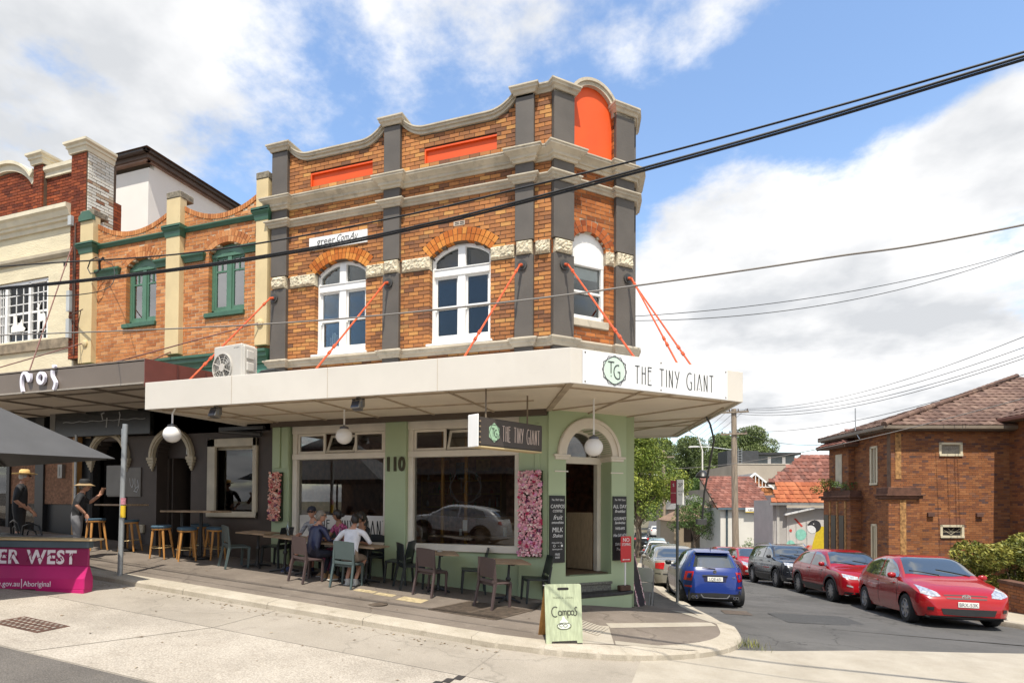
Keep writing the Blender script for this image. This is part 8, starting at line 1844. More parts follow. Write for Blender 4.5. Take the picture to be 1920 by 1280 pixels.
for a in (2.5,3.15,3.75):
    MB(TSd).box(a,a+.38,.43,.47,-1.3,1.3).build('porch_window', mat('window_dark',(.03,.022,.018),.3,.1), bh); MB(TSd).box(a-.18,a-.06,.44,.475,-1.6,1.9).build('quoin_strip', mat('sandstock_yellow',(.50,.26,.07)), bh)
brick_box(TH,-.25,.0,-4.1,-2.5,1.9,4.25,'upper_bay'); MB(TSd).box(3.0,3.5,.25,.275,2.5,3.95).build('bay_window', mat('window_trim_cream',(.52,.46,.35)), bh)
def hwin(T,a0,a1,z0,z1,mull=(),lead=False):
    m = mat('joinery_cream',(.62,.55,.40),.5,.04); mb = MB(T); f_ = .085
    mb.box(a0,a0+f_,-.12,.03,z0,z1); mb.box(a1-f_,a1,-.12,.03,z0,z1); mb.box(a0,a1,-.12,.03,z1-f_,z1); mb.box(a0,a1,-.12,.05,z0,z0+f_)
    for x in mull: mb.box(x-.025,x+.025,-.1,.01,z0,z1)
    f = mb.build('window_frame', m, bh); MB(T).box(a0+.05,a1-.05,-.06,-.05,z0+.05,z1-.05).build('pane', mat('pane_dark' if lead else 'pane_frosted',(.03,.03,.032) if lead else (.28,.26,.22),.15,.2,30), f)
    if lead:
        w = (a1-a0)/2-.1; c = (a0+a1)/2; zc = (z0+z1)/2; strokes([[(c-w,zc+.1),(c,zc-.12),(c+w,zc+.1)],[(c-w,zc-.02),(c+w,zc-.02)],[(c-.12,zc+.12),(c,zc),(c+.12,zc+.12)]],.012,lambda a,o,z:T(a,-.05+o,z),m,f,'leadlight')
    else: strokes([arcp((a0+a1)/2,(z0+z1)/2,.06,.06,0,360,10),[(a0+.1,(z0+z1)/2+.06),((a0+a1)/2,(z0+z1)/2),(a1-.1,(z0+z1)/2+.06)]],.01,lambda a,o,z:T(a,-.05+o,z),mat('lead_grey',(.15,.14,.12),.6,0),f,'leadlight')
hwin(TH,1.77,2.64,3.62,4.14); hwin(TH,1.79,2.67,.53,1.02,(),True); hwin(TSd,.85,1.35,2.55,4.1,(1.1,)); hwin(TSd,.9,1.3,-1.2,1.0,(1.1,))
for a in (1.3,3.1): MB(TH).box(a,a+.24,.0,.10,1.32,1.48).build('wall_vent', mat('vent_brown',(.12,.06,.045),.8), bh, bevel=.01)
MB(TH).box(1.72,2.72,.004,.016,1.03,1.27).build('flat_arch', mat('soldier_course',(.22,.09,.05),.85,.3,14,stretch=(9,9,1)), bh)
mb = MB(TH); mb.box(-.5,4.4,.30,.42,4.60,4.74); mb.box(-.52,-.40,-4.6,.42,4.60,4.74); mb.build('gutter', mat('gutter_cream',(.20,.16,.12),.5), bh, bevel=.02)
MB(TH).box(-.42,4.4,-4.5,.32,4.56,4.61).build('eave_lining', mat('eave_dark',(.13,.10,.08),.7), bh)
t1,t2 = tm('tile_brown',TLB)
e0 = TH(-.5,.40,4.72); e1 = TH(9.5,.40,4.72); nfx,nfy = math.sin(R(HA)),-math.cos(R(HA)); upv = Vector((-nfx*4.9,-nfy*4.9,2.85))
tiled_roof(bh,e0,e1,upv,17,t1,t2,300,left=lambda t:.885*t,right=lambda t:1.0)
ux,uy = math.cos(R(HA)),math.sin(R(HA)); s0 = TH(-.5,-4.6,4.72); s1 = TH(-.5,.40,4.72)
tiled_roof(bh,s0,s1,Vector((ux*8.85,uy*8.85,2.85)),28,t1,t2,0,left=lambda t:.02*t,right=lambda t:1-.98*t)
hip_caps(bh,Vector(e0)+Vector((0,0,.03)),Vector(e0)+upv+Vector((ux*8.85,uy*8.85,.03)),t1,28)
# porch roof (hip) over the upper bay
MB(TH).box(-.6,.0,-4.5,-2.2,4.22,4.30).build('eave_lining', mat('eave_dark',(.13,.10,.08)), bh)
tiled_roof(bh,TH(-.65,-2.15,4.30),TH(1.2,-2.15,4.30),Vector((-nfx*1.3,-nfy*1.3,.75)),5,*tm('tile_red2',TLR),0,left=lambda t:.42*t); tiled_roof(bh,TH(-.65,-4.5,4.30),TH(-.65,-2.15,4.30),Vector((ux*1.3,uy*1.3,.75)),5,*tm('tile_red2',TLR),0,right=lambda t:1-.5*t)
mb = MB(TH); mb.tube([(-.45,-1.6,4.7),(-.45,-1.6,5.7)],.02,6); mb.tube([(-.45,-1.6,4.8),(-.5,-1.3,4.5),(-.5,-1.2,4.4)],.025,6); mb.build('vent_pipe', M_GALV, bh)
mb = MB(TH); mb.box(0,4.4,-4.3,-4.15,-2,4.6); mb.build('rear_wall', M_HMORT, bh)
# wing of the same house, nearer the viewer, at the edge of the picture
TWg = frame(*TH(4.38,0,0)[:2],HA-90)
wg = empty('brick_wing',TH(5,3,-1.3),0,'dark brick wing with wide eaves at the right edge of the picture','building')
wc_ = course_cells(0,7,-1.6,4.9,[],hc,.232); 
TWl = lambda a,o,z: TH(4.38-o, a, z)
brick_wall(wg,TWl,wc_,hc,HB1,HB2,300,joint=.011,proud=.006); core_wall(wc_,hc,TWl,.25).build('wall_core', M_HMORT, wg)
MB(TH).box(4.6,12,6.8,7.0,-1.6,4.9).build('front_wall', M_HMORT, wg)
MB(TH).box(3.95,12,.1,7.4,4.86,4.94).build('eave_lining', mat('eave_dark',(.13,.10,.08)), wg); MB(TH).box(3.85,3.97,.1,7.5,4.88,5.02).build('gutter', mat('gutter_maroon',(.16,.07,.05),.5), wg, bevel=.02)
tiled_roof(wg,TH(3.9,0,5.0),TH(3.9,7.5,5.0),Vector((ux*3,uy*3,1.5)),9,t1,t2,60)
# ------------------------------------------------------------------ cottage with the bird mural
mc_ = empty('mural_cottage',(4.6,35.3,-2),0,'rendered cottage with orange tiled roof and a bird mural on its side','building')
TM = frame(3.35,35.15,15)
M_RGREY = mat('render_grey',(.42,.40,.38),.8,.05,2); M_RWHT = mat('mural_ground',(.55,.52,.49),.8,.04,3)
MB(TM).box(0,.75,-3,.0,-2.6,2.0).build('wall', M_RGREY, mc_); MB(TM).box(.75,6,-4,.04,-2.6,1.55).build('mural_wall', M_RWHT, mc_)
MB(TM).box(.18,.32,.0,.1,-2.4,1.9).build('downpipe', mat('downpipe_pale',(.5,.48,.45),.6), mc_)
mb = MB(TM); mb.hexa([(.55,.04,1.15),(2.1,.04,1.52),(2.1,.34,1.52),(.55,.34,1.15),(.55,.04,1.24),(2.1,.04,1.62),(2.1,.34,1.62),(.55,.34,1.24)]); mb.build('skillion_roof', mat('skillion_white',(.7,.7,.7),.5), mc_)
tiled_roof(mc_,TM(-.25,.35,1.85),TM(6,.35,1.85),Vector((.26*1.6,.96*1.6,1.15)),5,*tm('tile_orange',TLO),150)
tiled_roof(mc_,TM(.1,-1.25,3.0),TM(6,-1.25,3.0),Vector((.26*2.3,.96*2.3,1.75)),8,*tm('tile_red',TLR),150,left=lambda t:.27*t)
MB(TM).box(-.3,6,.33,.42,1.72,1.85).build('gutter', mat('gutter_grey',(.25,.25,.25),.5), mc_)
def mural(pts,c,nm,k): MB(TM).prism([(.9+(p-.9)*.82-.08,q*.95+.05) for p,q in pts],.041+.004*k,.044+.004*k,1).build(nm, mat('mural_'+nm,c,.7,.08,8), mc_)
E_ = lambda c,d,rx,rz,n=16,rot=0: [(c+rx*math.cos(2*math.pi*i/n)*math.cos(R(rot))-rz*math.sin(2*math.pi*i/n)*math.sin(R(rot)),d+rx*math.cos(2*math.pi*i/n)*math.sin(R(rot))+rz*math.sin(2*math.pi*i/n)*math.cos(R(rot))) for i in range(n)]
mural([(2.35,-.9),(2.75,.35),(2.95,.55),(3.6,.5),(3.9,-.4),(3.9,-1.1),(2.7,-1.2)],(.62,.45,.02),'yellow_body',0); mural(E_(2.62,.55,.42,.36),(.03,.03,.035),'black_head',1); mural([(2.1,.62),(2.32,.75),(2.36,.58)],(.03,.03,.035),'black_beak',1); mural(E_(2.42,.36,.30,.22,16,-25),(.72,.72,.72),'white_cheek',2)
mural(E_(1.72,.05,.36,.33),(.25,.56,.46),'teal_leaf',1); mural(E_(1.05,-.55,.28,.27),(.25,.56,.46),'teal_leaf',1); mural([(1.25,.98),(1.38,1.0),(1.85,.55),(1.75,.5)],(.55,.06,.04),'red_twig',2); mural(E_(1.05,.28,.09,.09),(.55,.06,.04),'red_berry',2); mural([(1.5,-1.0),(2.2,-.55),(2.3,-.62),(1.6,-1.1)],(.55,.06,.04),'red_twig',3); mural(E_(2.1,-.75,.4,.16,12,20),(.60,.30,.24),'pink_leaf',1); mural(E_(2.55,.68,.035,.035,10),(.7,.7,.7),'eye',3)
strokes([[(2.9+.12*i,-.2-.05*i),(3.0+.12*i,-.6-.05*i)] for i in range(5)],.05,lambda a,o,z:TM(a,.055+o,z),mat('mural_black_head',(.03,.03,.035)),mc_,'wing_bar')
# ------------------------------------------------------------------ white garage, concrete block, houses farther down
ga = empty('white_garage',(2.6,49,-2.5),0,'white rendered garage with red tiled roof and street name plate','building')
TGa = frame(.85,48.9,19)
MB(TGa).box(0,4.1,-5,0,-3,1.45).build('wall', mat('garage_white',(.66,.63,.57),.8,.04,1), ga); MB(TGa).box(.42,.55,.0,.12,-3,1.35).build('downpipe', mat('downpipe_blue',(.05,.075,.09),.6), ga); MB(TGa).box(2.95,4.0,.0,.03,-3,-.6).build('side_door', mat('door_grey',(.33,.32,.30),.7), ga)
MB(TGa).box(-.3,4.2,.2,.32,1.32,1.48).build('gutter', mat('gutter_blue',(.10,.14,.17),.5), ga)
tiled_roof(ga,TGa(-.35,.25,1.45),TGa(4.2,.25,1.45),Vector((-math.sin(R(19))*4.5,math.cos(R(19))*4.5,2.7)),14,*tm('tile_red',TLR),200,tw=.33)
sn = MB(TGa).box(1.85,3.1,.32,.36,1.12,1.5).build('street_name_plate', M_WHT); tag(sn,'white street name plate on the eave of the garage','sign'); text_mesh('ABELS ST',.26,M_INKB,lambda a,o,z:TGa(2.47+a,.36+o,1.2+z),sn,align='CENTER',xs=.85); MB(TGa).box(1.85,3.1,.36,.363,1.12,1.18).build('yellow_band', MATS['sticker_yellow'], sn)
MB(TGa).box(4.1,4.35,-2,.6,-3,2.5).build('chimney_wall', M_RGREY, ga)
cbk = empty('concrete_block',(8,66,-2),0,'long grey concrete warehouse wall behind the tiled cottages','building')
TCb = frame(2.6,64.3,18)
MB(TCb).box(0,13,-12,0,-3,5.9).build('wall', mat('warehouse_concrete',(.40,.345,.28),.9,.1,.5,bump=.3,bscale=6), cbk); MB(TCb).box(-2.8,0,-12,.3,-3,3.3).build('annex', mat('warehouse_concrete',(.40,.345,.28)), cbk)
MB(TCb).box(-.02,13,-.3,.05,5.9,6.0).build('coping', mat('coping_pale',(.5,.45,.38),.8), cbk)
dm = empty('dark_flats',(8,72,4),0,'dark modern roof storey above the concrete warehouse','building')
MB(TCb).box(.2,3.6,-6,-3,5.4,7.6).build('dark_cladding', mat('cladding_dark',(.045,.048,.052),.6), dm); MB(TCb).box(3.8,8.0,-7,-4,5.4,7.2).build('glazing', mat('glazing_dark',(.10,.12,.13),.2,.2,2), dm); MB(TCb).box(3.6,8.3,-7.4,-3.2,7.2,7.45).build('roof_slab', mat('slab_dark',(.03,.032,.035),.6), dm); MB(TCb).box(8.5,12.5,-7,-4,5.4,6.8).build('dark_cladding', mat('cladding_dark',(.045,.048,.052)), dm)
for a in (5.0,6.6): MB(TCb).box(a,a+.35,-4,-3.95,5.6,7.0).build('white_panel', M_WHT, dm)
mb = MB(TCb)
for x in (1.35,1.75): mb.tube([(x,-2.9,5.5),(x,-2.9,7.9)],.03,5)
for k in range(8): mb.tube([(1.35,-2.9,5.7+.28*k),(1.75,-2.9,5.7+.28*k)],.025,5)
mb.build('ladder', M_GALV, dm)
gh = empty('gabled_cottage',(3.6,54,-2),0,'orange brick cottage gable with white bargeboards behind the garage','building')
TGh = frame(2.2,56.5,17)
MB(TGh).prism([(0,-2),(3.6,-2),(3.6,2.9),(1.8,4.35),(0,2.9)],-6,0,1).build('gable_wall', mat('gable_orange',(.48,.19,.07),.85,.25,9), gh)
for s_ in (-1,1):
    mb = MB(TGh); mb.hexa([(1.8,-.0,4.45),(1.8+s_*2.1,0,2.75),(1.8+s_*2.1,.2,2.75),(1.8,.2,4.45),(1.8,0,4.65),(1.8+s_*2.1,0,2.95),(1.8+s_*2.1,.2,2.95),(1.8,.2,4.65)]); mb.build('bargeboard', M_WHT, gh)
    mb = MB(TGh); mb.hexa([(1.8,-6.5,4.5),(1.8+s_*2.15,-6.5,2.75),(1.8+s_*2.15,.1,2.75),(1.8,.1,4.5),(1.8,-6.5,4.6),(1.8+s_*2.15,-6.5,2.85),(1.8+s_*2.15,.1,2.85),(1.8,.1,4.6)]); mb.build('roof', mat('roof_slate_grey',(.16,.155,.15),.8,.2,3), gh)
mb = MB(TGh)
for k in range(9): a = .6+.3*k; mb.box(a-.03,a+.03,.2,.24,3.3,3.3+max(.1,1.1-abs(a-1.8)*.85))
mb.box(.3,3.3,.2,.24,3.3,3.38); mb.build('gable_screen', M_WHT, gh)
for k,(x,y,w,h,lab,rc) in enumerate(((-2.0,66,6,2.9,'low house with grey roof left of the garage',(.15,.145,.14)),(-1.2,58,5.5,1.9,'small house with brown tiled roof behind the leafy street tree',(.25,.16,.11)),(-4.6,92,5,3.0,'white house front far down the street',(.3,.28,.26)))):
    r_ = empty('distant_house',(x,y,-2.6),R(16),lab,'building'); mb = MB(); mb.box(-w/2,w/2,-3,3,0,h+.9); mb.build('wall', mat('distant_wall_%d'%k,[(.5,.46,.40),(.35,.28,.2),(.66,.64,.6)][k],.8,.05), r_, world=False)
    mb = MB(); H_ = h+.9; mb.add([(-w/2-.3,-3.3,H_),(w/2+.3,-3.3,H_),(w/2+.3,3.3,H_),(-w/2-.3,3.3,H_),(-w/2+2,0,H_+1.5),(w/2-2,0,H_+1.5)],[(0,1,5,4),(1,2,5),(2,3,4,5),(3,0,4),(3,2,1,0)]); mb.build('roof', mat('distant_roof_%d'%k,rc,.85,.2,4), r_, world=False)
    for q in (-1,1): mb = MB(); mb.box(q*w*.25-.5,q*w*.25+.5,-3.05,-2.99,1.0,2.2); mb.build('window', mat('window_dark',(.03,.022,.018)), r_, world=False)
# low garden wall on the right
lw = empty('garden_wall',(7.6,17.4,-1.2),0,'low stepped brick garden wall in front of the shrubs','wall')
for k,(x0,y0,x1,y1,h) in enumerate(((7.35,18.9,7.5,17.9,.75),(7.5,17.9,7.75,16.9,.62),(7.75,16.9,8.3,15.9,.5),(8.3,15.9,12,14.9,.42))):
    L_ = math.hypot(x1-x0,y1-y0); an = math.degrees(math.atan2(y1-y0,x1-x0)); T = frame(x0,y0,an); T_ = lambda a,o,z,T=T: T(a,-o,z); zb_ = G(x0,y0)-.1
    cells_ = course_cells(0,L_,zb_,zb_+h+.1,[],hc,.232); brick_wall(lw,T,cells_,hc,HB1,HB2,20,joint=.011); MB(T).box(0,L_,-.24,0,zb_,zb_+h+.08).build('wall_core', M_HMORT, lw); MB(T).box(-.02,L_+.02,-.28,.04,zb_+h+.08,zb_+h+.16).build('wall_capping', M_HTRIM, lw)
# ------------------------------------------------------------------ trees and shrubs
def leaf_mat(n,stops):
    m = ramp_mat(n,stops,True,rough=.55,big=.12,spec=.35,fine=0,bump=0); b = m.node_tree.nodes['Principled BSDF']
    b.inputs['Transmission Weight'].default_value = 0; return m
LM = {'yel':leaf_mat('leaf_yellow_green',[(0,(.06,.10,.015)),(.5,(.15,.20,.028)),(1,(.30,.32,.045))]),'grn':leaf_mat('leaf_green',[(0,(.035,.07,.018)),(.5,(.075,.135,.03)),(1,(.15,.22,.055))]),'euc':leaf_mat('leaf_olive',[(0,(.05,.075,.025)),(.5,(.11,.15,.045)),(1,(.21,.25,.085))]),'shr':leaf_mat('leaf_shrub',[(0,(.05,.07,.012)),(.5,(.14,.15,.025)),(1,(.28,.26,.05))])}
M_BARK = mat('bark',(.16,.12,.085),.9,.25,6,bump=.5)
def crown_mesh(seed, clumps, per, size, m, flat=.75):
    """leaf faces spread through many uneven clumps"""
    rs = random.Random(seed); mb = MB(); V = mb.v; F = mb.f; RN = mb.rnd
    for (cx_,cy_,cz_,cr) in clumps:
        tone = rs.uniform(-.25,.25)
        for _ in range(int(per*cr*cr)):
            while True:
                d = Vector((rs.uniform(-1,1),rs.uniform(-1,1),rs.uniform(-1,1)))
                if .15 < d.length < 1: break
            rad = d.length**.35; d.normalize(); p = Vector((cx_,cy_,cz_))+Vector((d.x*cr*rad,d.y*cr*rad,d.z*cr*rad*flat))
            n1 = Vector((rs.uniform(-1,1),rs.uniform(-1,1),rs.uniform(-.3,1))).normalized(); t = n1.cross(Vector((rs.random(),rs.random(),rs.random()))).normalized(); b = n1.cross(t); s_ = size*rs.uniform(.6,1.4)
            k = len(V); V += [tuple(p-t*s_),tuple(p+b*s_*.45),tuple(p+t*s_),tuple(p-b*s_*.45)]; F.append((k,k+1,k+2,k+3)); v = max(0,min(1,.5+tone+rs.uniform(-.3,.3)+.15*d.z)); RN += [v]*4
    mb.mi = [0]*len(F); return mb.mesh('crown', m, recalc=False)
def make_tree(seed, h, rx, trunk_h, nclump, per, size, m, bare=.3, crown_c=.66):
    rs = random.Random(seed); root = empty('street_tree'); cl = []; limbs = []
    for i in range(nclump):
        a = rs.uniform(0,6.283); t = rs.random(); rr = rx*math.sqrt(rs.random())*(.95 if t < .6 else .7); z = trunk_h+(h-trunk_h)*(bare*.4+(1-bare*.4)*rs.random()**.85); prof = math.sin(math.pi*min(1,max(.08,(z-trunk_h*.9)/(h-trunk_h*.9)))**.8)**.6
        c = (rr*prof*math.cos(a),rr*prof*math.sin(a),z,rx*rs.uniform(.22,.40)); cl.append(c); limbs.append(c)
    mb = MB(); zt = trunk_h; mb.tube([(0,0,-.3),(.05,0,trunk_h*.5),(0,.08,trunk_h),(.1,.1,h*.72)],[h*.030,h*.024,h*.020,h*.008],8); mb.build('trunk', M_BARK, root, smooth=60, world=False)
    for c in limbs[:9]:
        mb = MB(); z0 = trunk_h*rs.uniform(.75,1.15); mb.tube([(0,.05,z0),(c[0]*.45,c[1]*.45,z0+(c[2]-z0)*.55),(c[0],c[1],c[2])],[h*.014,h*.009,h*.003],6); mb.build('limb', M_BARK, root, smooth=60, world=False)
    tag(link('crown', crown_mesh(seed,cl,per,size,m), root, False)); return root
def place(o,x,y,s=1.,rz=0,lab=None,cat='tree',grp=None,z=None):
    o.location = (x,y,G(x,y)-.05 if z is None else z); o.scale = (s,s,s); o.rotation_euler = (0,0,R(rz)); tag(o,lab,cat,grp)
tA = make_tree(1,9.2,3.3,2.4,58,420,.085,LM['yel']); place(tA,-5.7,50,1.1,0,'yellow green street tree on the left kerb of the side street','tree','trees along the side street',-2.4)
tB = copy_tree(tA); place(tB,-8.3,64,1.2,140,'second yellow green street tree farther down on the left','tree','trees along the side street',-2.4)
tC = make_tree(2,14.5,4.8,5.0,52,260,.13,LM['euc']); place(tC,-9.5,75,1.0,0,'tall open eucalypt rising behind the street trees','tree','background trees',-2.6)
tS = make_tree(3,4.4,2.1,1.0,40,520,.06,LM['grn']); place(tS,-1.2,51,1.0,0,'bushy dark green tree in front of the garage','tree',None,-2.3)
bgt = [(-17,95,1.15,40,'broad eucalypt at the left of the far skyline'),(-3.5,104,1.05,120,'eucalypt crown in the middle of the far skyline'),(2.0,108,1.1,200,'eucalypt crown behind the wooden power pole'),(-8.5,112,1.1,250,'eucalypt at the end of the street'),(7.5,112,1.2,310,'eucalypt crown above the dark modern flats')]
for x,y,s_,rz,lab in bgt: o = copy_tree(tC); place(o,x,y,s_,rz,lab,'tree','background trees',-3.0)
tD = make_tree(5,8.5,4.6,1.6,44,240,.13,LM['grn'])
first = True
for x,y,s_,rz,lab in ((-12.5,88,1.,0,'dark rounded tree low behind the left street trees'),(-5.8,96,.9,90,'dark rounded tree at the foot of the far skyline'),(-.5,92,.95,180,'dark rounded tree left behind the warehouse'),(-19,80,1.2,60,'dark rounded tree behind the corner building'),(4.5,100,1.0,300,'dark rounded tree over the warehouse annex')):
    o = tD if first else copy_tree(tD); first = False; place(o,x,y,s_,rz,lab,'tree','background trees',-2.8)
def shrub(seed,x,y,rx,h,m,lab,per=1500,size=.045,z=None,n=22):
    rs = random.Random(seed); r_ = empty('garden_shrub',(x,y,G(x,y) if z is None else z),0,lab,'shrub')
    cl = [(rx*math.sqrt(rs.random())*math.cos(a),rx*.7*math.sqrt(rs.random())*math.sin(a),h*(.2+.7*rs.random()),rx*rs.uniform(.22,.36)) for a in [rs.uniform(0,6.28) for _ in range(n)]]
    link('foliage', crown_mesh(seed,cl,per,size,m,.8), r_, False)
    for k in range(4): mb = MB(); a = k*1.6; mb.tube([(0,0,0),(rx*.3*math.cos(a),rx*.3*math.sin(a),h*.6)],[.03,.01],5); mb.build('stem', M_BARK, r_, world=False)
shrub(21,8.2,19.8,1.35,2.0,LM['shr'],'yellow green shrub behind the nearest red hatchback',3200,.05,None,34); shrub(22,9.6,19.2,1.4,2.4,LM['shr'],'taller olive shrub at the right edge of the picture',3200,.05,None,34); shrub(23,9.0,18.0,.8,1.2,LM['grn'],'small dark shrub on the garden wall')
shrub(24,2.85,47.6,.75,2.1,LM['grn'],'small leafy shrub against the white garage wall',700,.05,-2.6,14); shrub(25,4.2,46.5,.7,1.0,LM['shr'],'low pale shrub at the right end of the garage',700,.05,-2.5,10)
bp_ = TH(-.45,-3.9,2.3); shrub(26,bp_[0],bp_[1],.7,.55,LM['shr'],'straggly plant growing on the porch parapet',1800,.04,2.3,12); bp_ = TH(-.45,-2.6,2.3); shrub(27,bp_[0],bp_[1],.5,.4,LM['grn'],'green plant growing on the porch parapet near the wall',1800,.04,2.3,8)
gt = MB(); rs = random.Random(9)
for cx_,cy_,n_ in ((.62,9.9,90),(7.3,14.2,160),(8.5,13.4,120)):
    for i in range(n_):
        x = cx_+rs.gauss(0,.12 if n_ < 100 else .35); y = cy_+rs.gauss(0,.16 if n_<100 else .2); z = G(x,y)-.08; a = rs.uniform(0,6.28); h = rs.uniform(.05,.16); dx,dy = .05*math.cos(a),.05*math.sin(a); gt.add([(x-dy*.1,y+dx*.1,z),(x+dy*.1,y-dx*.1,z),(x+dx,y+dy,z+h)],[(0,1,2)],rs.random())
tag(gt.build('grass_tufts', LM['shr'], recalc=False),'dry grass tufts growing at the kerb','grass',kind='stuff')
# ------------------------------------------------------------------ buildings on the viewer's side of the street (they show as reflections)
for k,(x0,x1,h,c,lab) in enumerate(((-26,-12,6.5,(.20,.13,.09),'brown shop row across the street, mirrored in the windows'),(-11.6,-1,7.2,(.14,.12,.10),'dark shop row across the street, mirrored in the windows'),(-.6,14,6.0,(.22,.17,.13),'tan shop row across the street, mirrored in the windows'))):
    r_ = empty('opposite_shop',((x0+x1)/2,-15,G((x0+x1)/2,-15)),0,lab,'building'); z_ = G((x0+x1)/2,-14)-.3
    MB().box(x0,x1,-22,-15,z_,z_+h).build('wall', mat('opposite_wall_%d'%k,c,.9,.2,3), r_); MB().box(x0,x1,-15,-12.6,z_+3.2,z_+3.6).build('awning', mat('opposite_awning',(.12,.11,.10),.7), r_)
    for j in range(3): xa = x0+(x1-x0)*(j+.2)/3; MB().box(xa,xa+(x1-x0)*.2,-15.02,-14.98,z_+.8,z_+2.8).build('window', mat('window_dark',(.03,.022,.018)), r_)

ll = MB(); rs = random.Random(12)
for i in range(260):
    if rs.random() < .7: x = rs.uniform(-11,-2.6); y = 7.5-abs(rs.gauss(0,.1)); z = G(x,y)+ROAD+.008
    else: x = rs.uniform(-10,-2); y = rs.uniform(4.6,10); z = G(x,y)+(ROAD+.012 if y < 7.55 else .006); 
    if y > 7.5 and y < 8: continue
    a = rs.uniform(0,6.28); l = rs.uniform(.012,.035); c_,s_ = math.cos(a)*l,math.sin(a)*l; ll.add([(x-c_,y-s_,z),(x+s_*.4,y-c_*.4,z+.006),(x+c_,y+s_,z+.003),(x-s_*.4,y+c_*.4,z+.008)],[(0,1,2,3)],rs.random())
tag(ll.build('leaf_litter', ramp_mat('litter_brown_joined',[(0,(.10,.06,.03)),(.6,(.25,.17,.09)),(1,(.5,.45,.35))],True,bump=0), recalc=False),'dry leaves and bits of litter along the gutter','litter',kind='stuff')
patch('asphalt_patch', [(1.6,13.6),(3.2,14.0),(2.9,15.5),(1.3,15.0)], mat('asphalt_patch_dark',(.055,.054,.053),.85,.2,30), side, ROAD+.012, 6)
patch('drain_cover', [(.35,14.3),(.95,14.35),(.85,15.0),(.25,14.95)], M_IRON, side, ROAD+.014, 2)
# ------------------------------------------------------------------ power poles, street lamps and overhead wires
M_POLE = mat('pole_timber',(.30,.24,.18),.9,.25,3,bump=.5,bscale=20,stretch=(5,5,.5))
def power_pole(x,y,zb_,zt_,lab,arms,lamp=None,r0=.17):
    p = empty('power_pole',(x,y,zb_),0,lab,'pole'); mb = MB(); mb.tube([(x+.14,y,zb_-.3),(x+.05,y,(zb_+zt_)/2),(x,y,zt_)],[r0,r0*.86,r0*.72],12); mb.build('shaft', M_POLE, p, smooth=60)
    for z,hw_ in arms:
        mb = MB(); mb.hexa([(x-hw_,y-.2-.05,z-.06),(x+hw_,y-.2-.05,z-.06),(x+hw_,y-.2+.05,z-.06),(x-hw_,y-.2+.05,z-.06),(x-hw_,y-.2-.05,z+.06),(x+hw_,y-.2-.05,z+.06),(x+hw_,y-.2+.05,z+.06),(x-hw_,y-.2+.05,z+.06)]); mb.build('cross_arm', M_POLE, p)
        for k in range(4):
            xa = x-hw_*.9+hw_*1.8*k/3; mb = MB(); mb.lathe([(.03,0),(.06,.05),(.04,.09),(.05,.13),(.0,.17)],8,(xa,y-.2,z+.06)); mb.build('insulator', mat('insulator_brown',(.08,.05,.04),.3), p, smooth=50)
    if lamp:
        lx,lz = lamp; mb = MB(); mb.tube([(x,y,lz-.25),(x+(lx-x)*.5,y-.3,lz-.05),(lx+.5,y-.4,lz)],.035,8); mb.build('lamp_arm', M_GALV, p); mb = MB(); mb.hexa([(lx-.1,y-.48,lz-.05),(lx+.6,y-.48,lz-.04),(lx+.6,y-.32,lz-.04),(lx-.1,y-.32,lz-.05),(lx,y-.45,lz+.07),(lx+.6,y-.45,lz+.06),(lx+.6,y-.35,lz+.06),(lx,y-.35,lz+.07)]); mb.build('lamp_head', mat('lamp_alloy',(.5,.5,.48),.5), p, bevel=.02)
power_pole(1.62,42.8,-2.6,8.35,'weathered timber power pole with two cross arms on the right',((8.1,.95),(6.6,.85)),(-1.3,5.75),.24)
power_pole(-4.5,62,-2.7,7.3,'timber power pole with street lamp farther down the street',((6.6,1.1),(4.2,.7)),(-7.3,4.9),.2)
power_pole(-9.3,112,-2.9,9.2,'farthest timber power pole at the street end',((8.7,1.2),),None,.22)
M_WIRE = mat('wire_black',(.012,.012,.013),.6,0); M_WIREG = mat('wire_grey',(.22,.20,.18),.6,0)
def wire(A,B,sag,r_,lab,m=M_WIRE,n=28):
    A,B = Vector(A),Vector(B); P = [A.lerp(B,i/n)-Vector((0,0,sag*4*(i/n)*(1-i/n))) for i in range(n+1)]; mb = MB(); mb.tube(P,r_,5); o = mb.build('overhead_wire', m, smooth=60); tag(o,lab,'wire','overhead wires')
def wire_pts(P,r_,lab,m=M_WIRE): mb = MB(); mb.tube(smooth_path([Vector(p) for p in P],8),r_,6); o = mb.build('overhead_wire', m, smooth=60); tag(o,lab,'wire','overhead wires')
Yw = 6.4
wire_pts([(-30,Yw,7.4),(-18,Yw,6.15),(-11.36,Yw,5.7),(-7.74,Yw,5.40),(-5.6,Yw,5.33),(-3.47,Yw,5.37),(-2.04,Yw,5.45),(-.75,Yw,5.53),(.87,Yw,5.67),(2.71,Yw,5.87),(8,Yw,6.5),(16,Yw,7.8)],.011,'uppermost black wire crossing in front of the upper windows')
for k,(dy,dz) in enumerate(((0,0),(.03,.018),(-.02,.02))):
    wire_pts([(-30,Yw+dy,6.9+dz),(-18,Yw+dy,5.72+dz),(-11.35,Yw+dy,5.31+dz),(-7.74,Yw+dy,5.15+dz),(-5.07,Yw+dy,5.12+dz),(-3.32,Yw+dy,5.18+dz),(-2.04,Yw+dy,5.27+dz),(-.75,Yw+dy,5.39+dz),(.87,Yw+dy,5.56+dz),(2.71,Yw+dy,5.8+dz),(8,Yw+dy,6.5+dz),(16,Yw+dy,7.8+dz)],.0125,('lower','upper','rear')[k]+' strand of the thick black cable bundle before the brick facade')
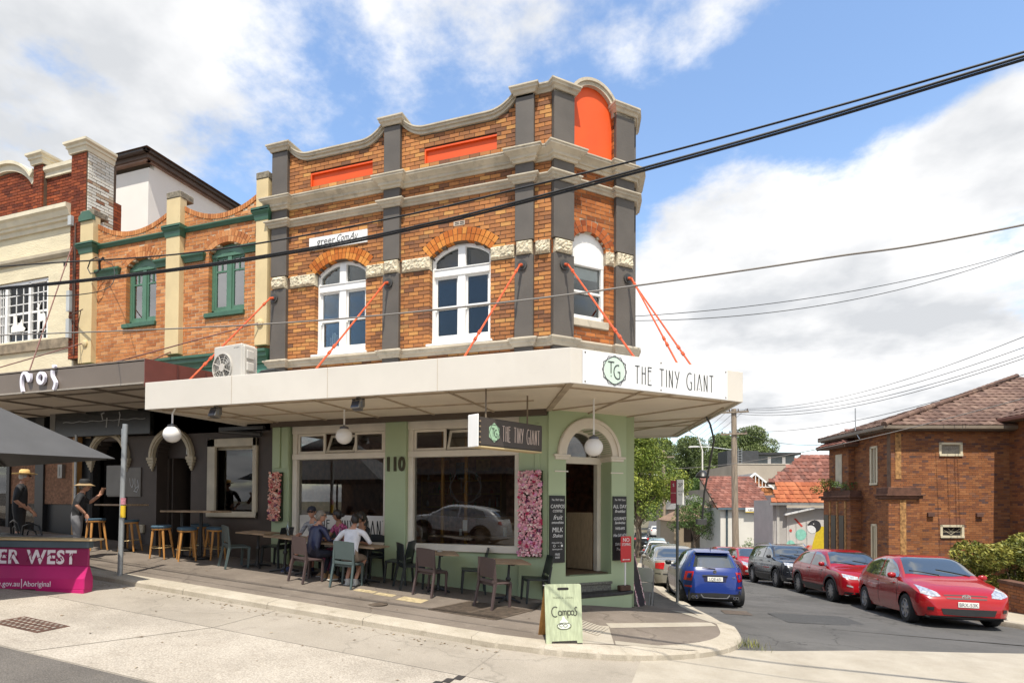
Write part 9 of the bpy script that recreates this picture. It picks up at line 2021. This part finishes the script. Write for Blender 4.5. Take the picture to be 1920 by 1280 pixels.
wire_pts([(-30,Yw,5.9),(-18,Yw,4.95),(-11.32,Yw,4.53),(-7.72,Yw,4.30),(-4.97,Yw,4.16),(-2.6,Yw,4.12),(-.71,Yw,4.14),(1.11,Yw,4.20),(2.7,Yw,4.29),(8,Yw,4.9),(16,Yw,5.9)],.010,'grey wire just above the cream awning', M_WIREG)
wire_pts([(-14,Yw,5.35),(-11.35,6.5,5.24),(-10.2,6.8,5.22),(-11.5,8.4,6.1),(-13.6,10.0,7.4),(-14.85,10.6,7.97)],.008,'service wire rising to the cream pilaster on the left')
mb = MB(); mb.tube([(-14.85,10.6,7.97),(-14.95,10.55,8.02),(-15.1,10.5,7.95),(-15.2,10.5,7.75),(-15.1,10.5,7.6),(-14.95,10.55,7.62),(-14.9,10.6,7.72)],.014,6); mb.tube([(-14.9,10.6,7.7),(-14.85,10.55,7.9),(-14.7,10.55,7.98)],.03,6); mb.build('service_loop', M_WIRE, nb)
wire((-1.56,13.1,5.95),(9.2,20.2,9.2),.35,.009,'upper thin wire leaving the corner building to the right'); wire((-1.56,13.1,5.85),(8.9,19.2,8.95),.55,.009,'lower thin wire leaving the corner building to the right')
pa = (1.62,42.6)
for k,(A,B,sag,lab) in enumerate((((2.5,pa[1],8.3),(13.5,20.0,8.9),1.2,'highest of the wires fanning right from the timber pole'),((2.0,pa[1],8.25),(12.0,18.5,7.6),1.1,'second of the wires fanning right from the timber pole'),((1.2,pa[1],8.25),(11.8,18.3,7.25),1.25,'third of the wires fanning right from the timber pole'),((.8,pa[1],8.2),(11.5,18.0,7.05),1.35,'fourth of the wires fanning right from the timber pole'),((2.2,pa[1],6.75),(11.6,19.0,6.6),.9,'lowest of the wires fanning right from the timber pole'),((1.8,pa[1],6.9),(5.0,29.6,4.5),.35,'service wire from the timber pole to the brick house eave'),((-2.3,41.4,4.2),(9.5,16.6,5.0),.55,'pale cable slanting in front of the brick house'))): wire(A,B,sag,.013 if k < 6 else .016,lab,M_WIRE if k < 6 else M_WIREG)
for k in range(4): wire((.75+.55*k,pa[1],8.3),(-5.4+.7*k,61.8,6.8),.5,.012,'wire %s of the run between the two timber poles'%('one','two','three','four')[k]); 
for k in range(2): wire((-5.4+1.4*k,61.8,6.8),(-10.2+1.4*k,111.8,8.9),.9,.016,'wire on the %s between the two farther poles'%('left','right')[k])
